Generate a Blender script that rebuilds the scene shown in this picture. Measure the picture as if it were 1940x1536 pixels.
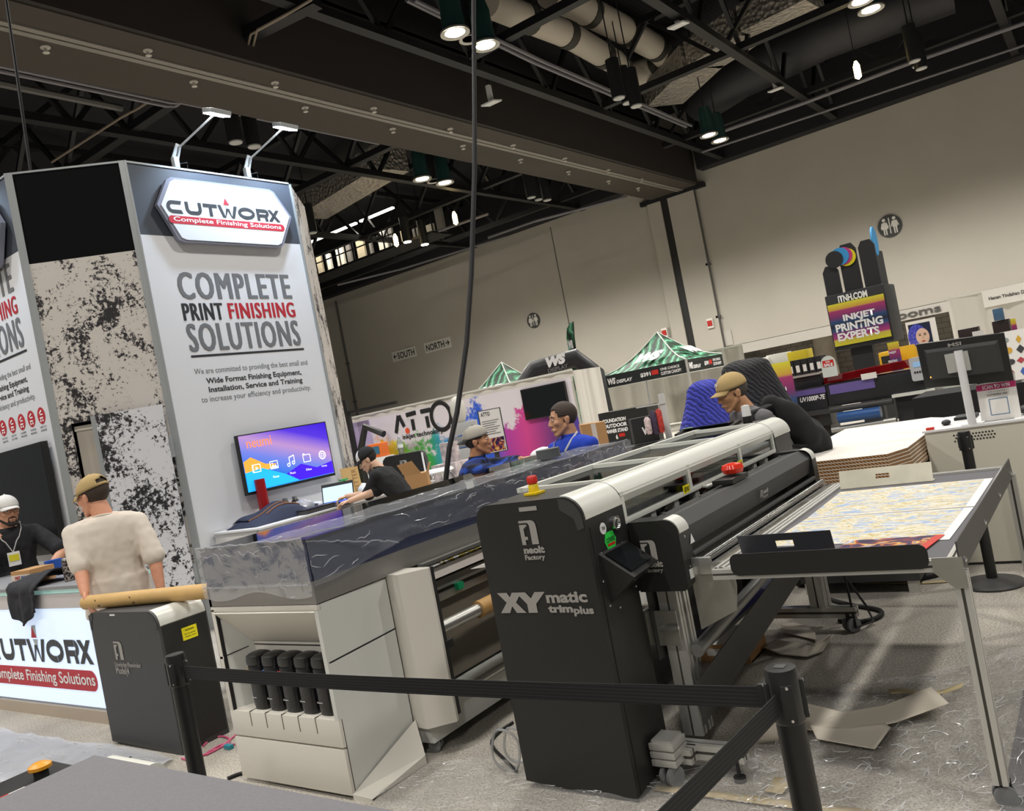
import bpy, bmesh, math, random
from mathutils import Vector, Matrix, noise
for _o in list(bpy.data.objects): bpy.data.objects.remove(_o)
S = bpy.context.scene
COL = S.collection
PI = math.pi
V = Vector
# ------------------------------------------------------------------ camera
FPX, CAMH = 1570.0, 1.62
_yaw, _pit, _rol = math.radians(-36.08), math.radians(0.27), math.radians(-10.97)
cf = V((math.sin(_yaw)*math.cos(_pit), math.cos(_yaw)*math.cos(_pit), math.sin(_pit)))
_r = V((math.cos(_yaw), -math.sin(_yaw), 0)); _u = _r.cross(cf)
cr = _r*math.cos(_rol) + _u*math.sin(_rol)
cu = _u*math.cos(_rol) - _r*math.sin(_rol)
C0 = V((0, 0, CAMH))
cam = bpy.data.cameras.new('camera'); camo = bpy.data.objects.new('camera', cam); COL.objects.link(camo)
M = Matrix((cr, cu, -cf)).transposed().to_4x4(); M.translation = C0
camo.matrix_world = M
cam.sensor_fit = 'HORIZONTAL'; cam.sensor_width = 36.0; cam.lens = 36.0*FPX/1940.0
cam.clip_start = 0.05; cam.clip_end = 300
S.camera = camo
# ------------------------------------------------------------------ light
S.view_settings.view_transform = 'Standard'; S.view_settings.look = 'None'
S.view_settings.gamma = 1; S.view_settings.use_curve_mapping = False
S.view_settings.exposure = 0.0
W = bpy.data.worlds.new('hall_air'); S.world = W; W.use_nodes = True
_bg = W.node_tree.nodes['Background']; _bg.inputs[0].default_value = (0.9, 0.88, 0.86, 1); _bg.inputs[1].default_value = 0.16
def spot(x, y, z, watts, size=150, rad=0.25, col=(1, 0.96, 0.9), aim=None, blend=0.6):
    l = bpy.data.lights.new('hall_lamp_light', 'SPOT'); l.energy = watts; l.spot_size = math.radians(size)
    l.spot_blend = blend; l.shadow_soft_size = rad; l.color = col
    o = bpy.data.objects.new('hall_lamp_light', l); COL.objects.link(o); o.location = (x, y, z)
    d = V(aim)-V((x, y, z)) if aim else V((0, 0, -1))
    o.rotation_euler = d.to_track_quat('-Z', 'Y').to_euler()
    return o
ROWX = (4.0, -3.4, -9.8, -16.9, -23.4)
for ix, lx in enumerate(ROWX):
    for iy, ly in enumerate((-6.0, 0.9, 7.7, 14.5, 21.3, 28.1)):
        if (ix, iy) in ((2, 4),): continue
        if ly < 10: w = 1050
        elif ly < 25: w = 1250
        else: w = 2600
        spot(lx, ly, 9.25, w, 138 if ly < 25 else 150, 0.35)
# ------------------------------------------------------------------ pixel rays with real planes
def ray(x, y): return cr*((x-970)/FPX) - cu*((y-768)/FPX) + cf
def Zp(x, y, z=0.0): d = ray(x, y); return C0 + d*((z-CAMH)/d.z)
def Yp(x, y, Y): d = ray(x, y); return C0 + d*(Y/d.y)
def Xp(x, y, X): d = ray(x, y); return C0 + d*(X/d.x)
def Dp(x, y, t): return C0 + ray(x, y)*t
# ------------------------------------------------------------------ materials
def lin(c):
    if isinstance(c, str):
        c = c.lstrip('#'); c = [int(c[i:i+2], 16)/255 for i in (0, 2, 4)]
    return tuple((v/12.92 if v <= 0.04045 else ((v+0.055)/1.055)**2.4) for v in c[:3])
MATS = {}
def mat(name, col=None, rough=0.5, metal=0.0, spec=0.5, bump=0, bscale=60, var=0.0, vscale=8, emit=0, stretch=None):
    if name in MATS: return MATS[name]
    m = bpy.data.materials.new(name); m.use_nodes = True; MATS[name] = m
    N = m.node_tree.nodes; L = m.node_tree.links; b = N['Principled BSDF']
    c = lin(col)
    b.inputs['Base Color'].default_value = (*c, 1); b.inputs['Roughness'].default_value = rough
    b.inputs['Metallic'].default_value = metal; b.inputs['Specular IOR Level'].default_value = spec
    if emit:
        b.inputs['Emission Color'].default_value = (*c, 1); b.inputs['Emission Strength'].default_value = emit
    tc = None
    if var or bump:
        tc = N.new('ShaderNodeTexCoord'); mp = N.new('ShaderNodeMapping'); L.new(tc.outputs['Object'], mp.inputs[0])
        if stretch: mp.inputs['Scale'].default_value = stretch
    if var:
        n = N.new('ShaderNodeTexNoise'); n.inputs['Scale'].default_value = vscale; n.inputs['Detail'].default_value = 6
        L.new(mp.outputs[0], n.inputs['Vector'])
        r = N.new('ShaderNodeValToRGB'); L.new(n.outputs[0], r.inputs[0])
        r.color_ramp.elements[0].position = 0.3; r.color_ramp.elements[1].position = 0.7
        r.color_ramp.elements[0].color = (*[v*(1-var) for v in c], 1); r.color_ramp.elements[1].color = (*[min(1, v*(1+var)) for v in c], 1)
        L.new(r.outputs[0], b.inputs['Base Color'])
    if bump:
        n2 = N.new('ShaderNodeTexNoise'); n2.inputs['Scale'].default_value = bscale; n2.inputs['Detail'].default_value = 4
        L.new(mp.outputs[0], n2.inputs['Vector'])
        bp = N.new('ShaderNodeBump'); bp.inputs['Strength'].default_value = bump; bp.inputs['Distance'].default_value = 0.02
        L.new(n2.outputs[0], bp.inputs['Height']); L.new(bp.outputs[0], b.inputs['Normal'])
    return m
def clear(name, tint='#ffffff', gloss=0.12, rough=0.08, bump=0.0, bscale=12, haze=0.0, hazecol='#e8ecf4'):
    """thin clear plastic: transparent + fresnel gloss (+ a little milky diffuse)"""
    if name in MATS: return MATS[name]
    m = bpy.data.materials.new(name); m.use_nodes = True; MATS[name] = m
    N = m.node_tree.nodes; L = m.node_tree.links; N.remove(N['Principled BSDF']); out = N['Material Output']
    t = N.new('ShaderNodeBsdfTransparent'); t.inputs[0].default_value = (*lin(tint), 1)
    g = N.new('ShaderNodeBsdfGlossy'); g.inputs['Roughness'].default_value = rough
    fr = N.new('ShaderNodeLayerWeight'); fr.inputs[0].default_value = 0.25
    mr = N.new('ShaderNodeMapRange'); mr.inputs['To Min'].default_value = gloss*0.5; mr.inputs['To Max'].default_value = min(1, gloss*3)
    L.new(fr.outputs['Fresnel'], mr.inputs['Value'])
    mx = N.new('ShaderNodeMixShader'); L.new(mr.outputs[0], mx.inputs[0]); L.new(t.outputs[0], mx.inputs[1]); L.new(g.outputs[0], mx.inputs[2])
    last = mx
    if bump:
        tc = N.new('ShaderNodeTexCoord'); n = N.new('ShaderNodeTexNoise'); n.inputs['Scale'].default_value = bscale; n.inputs['Detail'].default_value = 5
        n.inputs['Distortion'].default_value = 1.2
        L.new(tc.outputs['Object'], n.inputs['Vector']); bp = N.new('ShaderNodeBump'); bp.inputs['Strength'].default_value = bump; bp.inputs['Distance'].default_value = 0.05
        L.new(n.outputs[0], bp.inputs['Height']); L.new(bp.outputs[0], g.inputs['Normal']); L.new(bp.outputs[0], fr.inputs['Normal'])
    if haze:
        d = N.new('ShaderNodeBsdfDiffuse'); d.inputs[0].default_value = (*lin(hazecol), 1)
        m2 = N.new('ShaderNodeMixShader'); m2.inputs[0].default_value = haze; L.new(last.outputs[0], m2.inputs[1]); L.new(d.outputs[0], m2.inputs[2]); last = m2
    L.new(last.outputs[0], out.inputs[0])
    return m
def nmat(name):
    """bare principled material for custom node work"""
    m = bpy.data.materials.new(name); m.use_nodes = True; MATS[name] = m
    return m, m.node_tree.nodes, m.node_tree.links, m.node_tree.nodes['Principled BSDF']
def ramp(N, stops, interp='LINEAR'):
    r = N.new('ShaderNodeValToRGB'); cr_ = r.color_ramp; cr_.interpolation = interp
    while len(cr_.elements) < len(stops): cr_.elements.new(0.5)
    for e, (p, c) in zip(cr_.elements, stops): e.position = p; e.color = (*lin(c), 1)
    return r
# ------------------------------------------------------------------ mesh builder
def frame(n, up=V((0, 0, 1))):
    n = V(n).normalized(); up = V(up)
    if abs(n.dot(up)) > 0.98: up = V((0, 1, 0))
    r = up.cross(n).normalized(); return r, n.cross(r).normalized(), n
class MB:
    def __init__(s): s.b = bmesh.new(); s.mi = 0
    def _f(s, vs):
        try: f = s.b.faces.new(vs); f.material_index = s.mi; return f
        except ValueError: return None
    def m(s, i): s.mi = i; return s
    def hexa(s, p, bev=0):
        vs = [s.b.verts.new(q) for q in p]
        fs = [s._f([vs[i] for i in q]) for q in ((0, 3, 2, 1), (4, 5, 6, 7), (0, 1, 5, 4), (1, 2, 6, 5), (2, 3, 7, 6), (3, 0, 4, 7))]
        if bev:
            es = {e for f in fs for e in f.edges}
            r = bmesh.ops.bevel(s.b, geom=list(es), offset=bev, segments=2, affect='EDGES', profile=0.6)
            for f in r['faces']: f.material_index = s.mi
        return s
    def box(s, a, b, bev=0):
        x0, y0, z0 = a; x1, y1, z1 = b
        x0, x1 = sorted((x0, x1)); y0, y1 = sorted((y0, y1)); z0, z1 = sorted((z0, z1))
        return s.hexa([(x0, y0, z0), (x1, y0, z0), (x1, y1, z0), (x0, y1, z0), (x0, y0, z1), (x1, y0, z1), (x1, y1, z1), (x0, y1, z1)], bev)
    def obox(s, c, r, u, n, sx, sy, sz, bev=0):
        c = V(c); r = V(r).normalized()*sx/2; u = V(u).normalized()*sy/2; n = V(n).normalized()*sz/2
        return s.hexa([c-r-u-n, c+r-u-n, c+r+u-n, c-r+u-n, c-r-u+n, c+r-u+n, c+r+u+n, c-r+u+n], bev)
    def bar(s, a, b, w, h=None, up=(0, 0, 1), bev=0):
        a = V(a); b = V(b); h = h or w; d = b-a; r, u, n = frame(d, up)
        return s.obox((a+b)/2, r, u, n, w, h, d.length, bev)
    def slab(s, p, t, bev=0):
        """quad p (4 points) thickened by t against its normal"""
        p = [V(q) for q in p]; n = (p[1]-p[0]).cross(p[3]-p[0]).normalized()*t
        return s.hexa([q-n for q in p]+p, bev)
    def quad(s, p): s._f([s.b.verts.new(q) for q in p]); return s
    def poly(s, pts, d=None):
        """flat polygon, extruded by vector d when given"""
        v0 = [s.b.verts.new(q) for q in pts]; s._f(v0)
        if d is not None:
            d = V(d); v1 = [s.b.verts.new(V(q)+d) for q in pts]; s._f(v1[::-1]); n = len(v0)
            for i in range(n): s._f([v0[i], v1[i], v1[(i+1) % n], v0[(i+1) % n]])
        return s
    def tube(s, pts, r, seg=10, cap=True, closed=False, up=(0, 0, 1), flat=1.0):
        pts = [V(p) for p in pts]; n = len(pts); rs = r if isinstance(r, (list, tuple)) else [r]*n
        rings = []; pr = None
        for i, p in enumerate(pts):
            if closed: t = pts[(i+1) % n]-pts[i-1]
            else: t = pts[min(i+1, n-1)]-pts[max(i-1, 0)]
            t.normalize()
            if pr is None: a, b, _ = frame(t, up)
            else:
                a = pr - t*pr.dot(t)
                a = a.normalized() if a.length > 1e-6 else frame(t, up)[0]
                b = t.cross(a)
            pr = a
            rings.append([s.b.verts.new(p + a*rs[i]*math.cos(2*PI*k/seg) + b*rs[i]*flat*math.sin(2*PI*k/seg)) for k in range(seg)])
        for i in range(n if closed else n-1):
            A = rings[i]; B = rings[(i+1) % n]
            for k in range(seg): s._f([A[k], A[(k+1) % seg], B[(k+1) % seg], B[k]])
        if cap and not closed: s._f(rings[0][::-1]); s._f(rings[-1])
        return s
    def cyl(s, a, b, r, r2=None, seg=20, cap=True): return s.tube([a, b], [r, r if r2 is None else r2], seg, cap)
    def lathe(s, c, prof, seg=24, axis=(0, 0, 1)):
        """prof: (radius, height) along axis from c"""
        r, u, n = frame(axis, (0, 1, 0)); c = V(c); rings = []
        for (rad, h) in prof:
            if rad < 1e-5: rings.append([s.b.verts.new(c+n*h)])
            else: rings.append([s.b.verts.new(c+n*h+(r*math.cos(2*PI*k/seg)+u*math.sin(2*PI*k/seg))*rad) for k in range(seg)])
        for A, B in zip(rings, rings[1:]):
            for k in range(seg):
                if len(A) == 1 and len(B) == 1: continue
                if len(A) == 1: s._f([A[0], B[(k+1) % seg], B[k]][::-1])
                elif len(B) == 1: s._f([A[k], A[(k+1) % seg], B[0]])
                else: s._f([A[k], A[(k+1) % seg], B[(k+1) % seg], B[k]])
        if len(rings[0]) > 1: s._f(rings[0][::-1])
        if len(rings[-1]) > 1: s._f(rings[-1])
        return s
    def ball(s, c, rx, ry=None, rz=None, R=None, seg=16, rings=10):
        ry = ry or rx; rz = rz or rx; c = V(c); R = R or Matrix.Identity(3); rr = []
        for i in range(rings+1):
            th = PI*i/rings
            if i in (0, rings): rr.append([s.b.verts.new(c+R @ V((0, 0, rz*math.cos(th))))])
            else: rr.append([s.b.verts.new(c+R @ V((rx*math.sin(th)*math.cos(2*PI*k/seg), ry*math.sin(th)*math.sin(2*PI*k/seg), rz*math.cos(th)))) for k in range(seg)])
        for A, B in zip(rr, rr[1:]):
            for k in range(seg):
                if len(A) == 1: s._f([A[0], B[k], B[(k+1) % seg]])
                elif len(B) == 1: s._f([A[k], B[0], A[(k+1) % seg]])
                else: s._f([A[k], B[k], B[(k+1) % seg], A[(k+1) % seg]])
        return s
    def grid(s, fn, nu, nv, closed_u=False):
        g = [[s.b.verts.new(fn(i/(nu if closed_u else nu-1), j/(nv-1))) for i in range(nu)] for j in range(nv)]
        for j in range(nv-1):
            for i in range(nu if closed_u else nu-1):
                s._f([g[j][i], g[j][(i+1) % nu], g[j+1][(i+1) % nu], g[j+1][i]])
        return s
    def prism(s, pts2, o, ax, ay, d):
        """2-D outline in the plane (o, ax, ay), extruded by vector d"""
        o = V(o); ax = V(ax); ay = V(ay)
        return s.poly([o+ax*x+ay*y for x, y in pts2], d)
def finish(o, label=None, cat=None, group=None, kind=None):
    if label: o['label'] = label
    if cat: o['category'] = cat
    if group: o['group'] = group
    if kind: o['kind'] = kind
    return o
def obj(name, mb, mats, parent=None, smooth=40, label=None, cat=None, group=None, kind=None, solid=0, subsurf=0, recalc=True):
    b = mb.b
    if recalc: bmesh.ops.recalc_face_normals(b, faces=b.faces)
    me = bpy.data.meshes.new(name)
    if len(b.verts):
        xs = [v.co.x for v in b.verts]; ys = [v.co.y for v in b.verts]; zs = [v.co.z for v in b.verts]
        c = V(((min(xs)+max(xs))/2, (min(ys)+max(ys))/2, min(zs)))
    else: c = V((0, 0, 0))
    for v in b.verts: v.co -= c
    b.to_mesh(me); b.free()
    for m in (mats if isinstance(mats, (list, tuple)) else [mats]): me.materials.append(m)
    if smooth: me.shade_smooth(); me.set_sharp_from_angle(angle=math.radians(smooth))
    o = bpy.data.objects.new(name, me); COL.objects.link(o)
    WL[o.name] = c.copy()
    if parent:
        o.parent = parent; o.location = c-WL[parent.name]
    else: o.location = c
    if solid:
        md = o.modifiers.new('thickness', 'SOLIDIFY'); md.thickness = solid; md.offset = 0
    if subsurf:
        md = o.modifiers.new('smooth', 'SUBSURF'); md.levels = subsurf; md.render_levels = subsurf
    return finish(o, label, cat, group, kind)
WL = {}
def thing(name, label, cat, loc, group=None):
    o = bpy.data.objects.new(name, None); COL.objects.link(o); o.location = loc; o.empty_display_size = 0.1
    WL[o.name] = V(loc)
    return finish(o, label, cat, group)
def dup(root, loc, label=None, rotz=None):
    def cp(o, p):
        c = o.copy(); COL.objects.link(c); c.parent = p
        for ch in list(o.children): cp(ch, c)
        return c
    c = cp(root, None); c.location = loc; WL[c.name] = V(loc)
    if rotz is not None: c.rotation_euler.z = rotz
    if label: c['label'] = label
    return c
# ------------------------------------------------------------------ lettering
def text_mb(s, bold=0.0, shear=0.0, spacing=1.0):
    cu_ = bpy.data.curves.new('t', 'FONT'); cu_.body = s; cu_.offset = bold; cu_.shear = shear; cu_.space_character = spacing
    cu_.resolution_u = 3
    o = bpy.data.objects.new('t', cu_); COL.objects.link(o)
    me = bpy.data.meshes.new_from_object(o.evaluated_get(bpy.context.evaluated_depsgraph_get()))
    bpy.data.objects.remove(o); bpy.data.curves.remove(cu_)
    mb = MB(); mb.b.from_mesh(me); bpy.data.meshes.remove(me)
    return mb
def letters(s, q, m, parent, name='lettering', bold=0.02, shear=0.0, lift=0.002, spacing=1.0, label=None, heavy=0.0):
    """text fitted to the quad q = lower-left, lower-right, upper-right, upper-left"""
    mb = text_mb(s, bold, shear, spacing); vs = mb.b.verts
    if not len(vs): return None
    x0 = min(v.co.x for v in vs); x1 = max(v.co.x for v in vs); y0 = min(v.co.y for v in vs); y1 = max(v.co.y for v in vs)
    if heavy:
        g0 = list(mb.b.faces); x0 -= heavy; x1 += heavy
        for i, dx in enumerate((-heavy, heavy, -heavy*0.5, heavy*0.5)):
            r = bmesh.ops.duplicate(mb.b, geom=g0)
            for v in r['geom']:
                if isinstance(v, bmesh.types.BMVert): v.co.x += dx; v.co.z += 0.0006*(i+1)
        vs = mb.b.verts
    a, b, c, d = [V(p) for p in q]; n = (b-a).cross(d-a).normalized()
    for v in vs:
        u = (v.co.x-x0)/(x1-x0); w = (v.co.y-y0)/(y1-y0)
        v.co = (a*(1-u)+b*u)*(1-w)+(d*(1-u)+c*u)*w+n*(lift+v.co.z)
    return obj(name, mb, m, parent, smooth=0, label=label, recalc=False)
class Face:
    """a planar frame: origin (lower left), unit right r, unit up u, normal n; .p(x, y, lift) gives a point"""
    def __init__(s, o, r, u): s.o = V(o); s.r = V(r).normalized(); s.u = V(u).normalized(); s.n = s.r.cross(s.u).normalized()
    def p(s, x, y, l=0.0): return s.o+s.r*x+s.u*y+s.n*l
    def q(s, x0, y0, x1, y1, l=0.0): return [s.p(x0, y0, l), s.p(x1, y0, l), s.p(x1, y1, l), s.p(x0, y1, l)]
    def uv(s, P): d = V(P)-s.o; return d.dot(s.r), d.dot(s.u)
    def hit(s, x, y):
        d = ray(x, y); t = (s.o-C0).dot(s.n)/d.dot(s.n); return s.uv(C0+d*t)
    def px(s, x, y, l=0.0): return s.p(*s.hit(x, y), l)
    def pq(s, *pts, l=0.0): return [s.px(x, y, l) for x, y in pts]
    def text(s, t, x0, y0, x1, y1, m, parent, **k): return letters(t, s.q(x0, y0, x1, y1), m, parent, **k)
    def shape(s, polys, m, parent, name, lift=0.002, th=0.0, label=None):
        mb = MB()
        for i, pl in enumerate(polys): mb.poly([s.p(x, y, lift+0.0002*(i % 9)) for x, y in pl], s.n*th if th else None)
        return obj(name, mb, m, parent, smooth=0, label=label, recalc=bool(th))
def circ(cx, cy, rx, ry=None, n=24, a0=0, a1=2*PI): 
    ry = ry or rx; k = n if abs(a1-a0-2*PI) < 1e-6 else n+1
    return [(cx+rx*math.cos(a0+(a1-a0)*i/n), cy+ry*math.sin(a0+(a1-a0)*i/n)) for i in range(k)]
def rrect(x0, y0, x1, y1, r, n=5):
    o = []
    for cx, cy, a in ((x1-r, y1-r, 0), (x0+r, y1-r, PI/2), (x0+r, y0+r, PI), (x1-r, y0+r, 1.5*PI)):
        o += [(cx+r*math.cos(a+PI/2*i/n), cy+r*math.sin(a+PI/2*i/n)) for i in range(n+1)]
    return o
def screw_ring(f, pts, r, m, parent, name='screw'):
    for x, y in pts:
        obj(name, MB().lathe(f.p(x, y, -0.001), [(r, 0), (r, r*0.4), (r*0.6, r*0.8), (0, r*0.9)], 8, f.n), m, parent)
# ------------------------------------------------------------------ setting
def st(name, mb, m, **k): return obj(name, mb, m, kind='structure', **k)
black = mat('black_paint', '#141414', 0.45)
white_pl = mat('white_plastic', '#e6e6e6', 0.4)
alu = mat('aluminium', '#b9b9b4', 0.35, 0.85)
galv = mat('galvanised', '#a9a89f', 0.42, 0.8, var=0.15, vscale=5)
steel = mat('bright_steel', '#d8d8d8', 0.18, 1.0)
# carpet
m_carpet, N, L, b = nmat('carpet')
tc = N.new('ShaderNodeTexCoord'); n1 = N.new('ShaderNodeTexNoise'); n1.inputs['Scale'].default_value = 95; n1.inputs['Detail'].default_value = 5; n1.inputs['Roughness'].default_value = 0.75
n2 = N.new('ShaderNodeTexNoise'); n2.inputs['Scale'].default_value = 1.3; n2.inputs['Detail'].default_value = 3
L.new(tc.outputs['Object'], n1.inputs['Vector']); L.new(tc.outputs['Object'], n2.inputs['Vector'])
r1 = ramp(N, [(0.33, '#7a756d'), (0.5, '#c2bcb1'), (0.68, '#e6e0d5')]); L.new(n1.outputs[0], r1.inputs[0])
r2 = ramp(N, [(0.3, '#d8d8d8'), (0.7, '#ffffff')]); L.new(n2.outputs[0], r2.inputs[0])
mx = N.new('ShaderNodeMix'); mx.data_type = 'RGBA'; mx.blend_type = 'MULTIPLY'; mx.inputs[0].default_value = 1
L.new(r1.outputs[0], mx.inputs[6]); L.new(r2.outputs[0], mx.inputs[7]); L.new(mx.outputs[2], b.inputs['Base Color'])
b.inputs['Roughness'].default_value = 0.95; b.inputs['Specular IOR Level'].default_value = 0.1
bp = N.new('ShaderNodeBump'); bp.inputs['Strength'].default_value = 0.5; bp.inputs['Distance'].default_value = 0.01; L.new(n1.outputs[0], bp.inputs['Height']); L.new(bp.outputs[0], b.inputs['Normal'])
st('floor', MB().box((-62, -14, -0.2), (16, 42, 0)), m_carpet)
wallm = mat('hall_wall_paint', '#b5b0a5', 0.8, var=0.03, vscale=0.6)
wall_lo = mat('hall_bulkhead_paint', '#b9b5ad', 0.8)
darkc = mat('ceiling_black', '#17171b', 0.8)
pipem = mat('conduit_grey', '#5b5a58', 0.5, 0.3)
# back wall with a recess under a bulkhead
st('wall_back', MB().box((-62, 36, 0), (-13.6, 36.3, 14)), wallm)
st('wall_back_right', MB().box((-13.6, 36, 2.12), (16, 36.3, 14)).box((0.5, 36, 0), (16, 36.3, 2.12)), wallm)
m_block, N, L, b = nmat('stone_block')
tc = N.new('ShaderNodeTexCoord'); mp = N.new('ShaderNodeMapping'); mp.inputs['Rotation'].default_value = (PI/2, 0, 0); L.new(tc.outputs['Object'], mp.inputs[0])
bk = N.new('ShaderNodeTexBrick'); bk.inputs['Scale'].default_value = 1.0; bk.inputs['Brick Width'].default_value = 0.5; bk.inputs['Row Height'].default_value = 0.22; bk.inputs['Mortar Size'].default_value = 0.012
bk.inputs['Color1'].default_value = (*lin('#8f8a82'), 1); bk.inputs['Color2'].default_value = (*lin('#7d7871'), 1); bk.inputs['Mortar'].default_value = (*lin('#5f5b55'), 1)
L.new(mp.outputs[0], bk.inputs['Vector']); L.new(bk.outputs[0], b.inputs['Base Color']); b.inputs['Roughness'].default_value = 0.85
st('wall_recess', MB().box((-13.6, 38.4, 0), (0.5, 38.6, 2.4)).box((-13.75, 36.3, 0), (-13.6, 38.6, 2.4)).box((0.5, 36.3, 0), (0.65, 38.6, 2.4)), m_block)
st('ceiling_recess', MB().box((-13.7, 36.3, 2.3), (0.6, 38.6, 2.4)), wallm)
st('trim_1', MB().box((-13.55, 35.94, 2.555), (15, 36.02, 2.58)).box((-13.55, 35.97, 2.12), (15, 36.0, 2.55)), wall_lo)
st('trim_2', MB().box((-16.28, 35.82, 0), (-15.62, 36.0, 9.8)).box((-15.25, 35.82, 0), (-13.95, 36.0, 10.2)), wallm)
st('trim_3', MB().box((-15.62, 35.9, 0), (-15.25, 36.0, 9.9)), mat('airwall_gap', '#22211f', 0.5))
st('trim_4', MB().box((-16.6, 35.75, 9.75), (-13.4, 36.0, 9.95)), darkc)
st('wall_left', MB().box((-62, -14, 0), (-61.8, 36.3, 14)), darkc)
colm = mat('stone_column', '#a9a193', 0.8, var=0.08, vscale=3)
c = Yp(1563, 664, 37.4)
obj('column', MB().cyl((c.x, 37.4, 0), (c.x, 37.4, 2.3), 0.42, seg=28), colm, label='round stone column under the restroom bulkhead', cat='column')
for (xa, nm, lb) in ((Yp(1312, 339, 36).x, 'conduit', 'grey vertical conduit on the wall beside the dark airwall slot'), (Yp(635, 555, 36).x, 'conduit', 'dark vertical conduit on the wall left of the SOUTH sign')):
    t = obj(nm, MB().cyl((xa, 35.9, 0.2), (xa, 35.9, 10.3), 0.06, seg=8).box((xa-0.1, 35.82, 3.9), (xa+0.1, 35.98, 4.0)).box((xa-0.1, 35.82, 6.3), (xa+0.1, 35.98, 6.4)), pipem, label=lb, cat='pipe')
x = Yp(1043, 432, 36).x
st('trim_5', MB().box((x-0.03, 35.985, 0), (x+0.03, 36.0, 10.3)), mat('wall_joint', '#6d6a63', 0.8))
# ceiling deck + soffit beam
m_deck, N, L, b = nmat('roof_deck')
tc = N.new('ShaderNodeTexCoord'); wv = N.new('ShaderNodeTexWave'); wv.inputs['Scale'].default_value = 2.2; wv.bands_direction = 'X'; L.new(tc.outputs['Object'], wv.inputs[0])
rr = ramp(N, [(0.2, '#0c0c0f'), (0.8, '#1a1a1f')]); L.new(wv.outputs[0], rr.inputs[0]); L.new(rr.outputs[0], b.inputs['Base Color']); b.inputs['Roughness'].default_value = 0.9
st('ceiling', MB().box((-62, -14, 13.4), (16, 36.3, 13.6)), m_deck)
soff = mat('soffit_brown', '#3f3932', 0.7); soffd = mat('soffit_dark', '#2b2623', 0.8)
st('trim_6', MB().box((-16.0, -12, 9.9), (-14.7, 35.8, 10.05)).box((-14.35, -12, 9.9), (-13.72, 35.8, 10.05)), soff)
st('trim_7', MB().box((-13.74, -12, 9.93), (-13.6, 35.6, 12.0)).box((-16.0, -12, 10.05), (-15.9, 35.8, 12)).box((-15.9, -12, 11.9), (-13.6, 35.6, 12.0)), soffd)
tr = MB(); tr.box((-14.7, -12, 9.98), (-14.35, 35.8, 10.02)); st('trim_8', tr, soffd)
st('trim_9', MB().box((-14.68, -12, 9.87), (-14.55, 35.8, 9.98)).box((-14.5, -12, 9.87), (-14.37, 35.8, 9.98)), mat('airwall_track', '#8e8a82', 0.5, 0.3))
# sprinkler heads in the soffit
sm = mat('sprinkler_white', '#bdb9b0', 0.5)
k = 0
for (px, py) in ((86, 91), (280, 97), (521, 158), (367, 156), (708, 206), (578, 205), (744, 245), (853, 245), (877, 277), (972, 276), (986, 303), (1070, 301), (1077, 326), (1152, 323), (1153, 344), (1209, 357), (1215, 340)):
    p = Zp(px, py, 9.88); p.z = 9.9
    obj('sprinkler_head', MB().lathe(p, [(0.09, 0), (0.09, -0.02), (0.03, -0.03), (0.025, -0.09), (0.06, -0.1), (0.06, -0.115), (0, -0.12)], 12), sm, label='small white sprinkler head under the brown soffit beam', cat='sprinkler', group='sprinkler heads in the soffit beam')
# truss chords and bars
tm = mat('truss_black', '#0f0f12', 0.5)
def beam_px(name, pts, z, w, h, label, cat='beam', m=None, **k):
    mb = MB(); P = [Zp(x, y, z) for x, y in pts]
    for a, c in zip(P, P[1:]): mb.bar(a, c, w, h)
    return obj(name, mb, m or tm, label=label, cat=cat, **k)
def truss(name, a, bb, h, n, label):
    """flat truss: bottom chord a-bb, top chord h above, webs"""
    t = thing(name, label, 'truss', ((a[0]+bb[0])/2, (a[1]+bb[1])/2, a[2]))
    a = V(a); bb = V(bb); up = V((0, 0, h))
    obj('bottom_chord', MB().bar(a, bb, 0.26, 0.2), tm, t); obj('top_chord', MB().bar(a+up, bb+up, 0.26, 0.2), tm, t)
    for i in range(n):
        p = a.lerp(bb, i/n); q = a.lerp(bb, (i+1)/n); mid = (p+q)/2
        obj('web_bar', MB().bar(p, mid+up, 0.12).bar(mid+up, q, 0.12), tm, t)
    return t
for lx, lb in ((-7.45, 'black roof truss running to the right back wall'), (-12.2, 'black roof truss beside the soffit beam on its right'), (-19.6, 'black roof truss behind the soffit beam'), (-26.5, 'black roof truss far behind the white tower, left of the lit gallery'), (-1.2, 'black roof truss at the far right')):
    truss('roof_truss', (lx, 4, 10.6), (lx, 35.8, 10.6), 2.2, 9, lb)
for i, (ly, x0, x1) in enumerate(((9.5, -12, 4), (17.6, -12, 8), (24.6, -12, 8), (31.2, -13, 8), (12.6, -48, -16.2), (20.3, -48, -16.2), (27.6, -48, -16.2), (33.5, -48, -16.2))):
    truss('cross_truss', (x0, ly, 10.75), (x1, ly, 10.75), 2.0, 5 if x0 > -20 else 9, ('nearest', 'second nearest', 'third nearest', 'farthest')[i % 4] + (' black cross truss right of the soffit beam' if i < 4 else ' black cross truss left of the soffit beam'))
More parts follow.
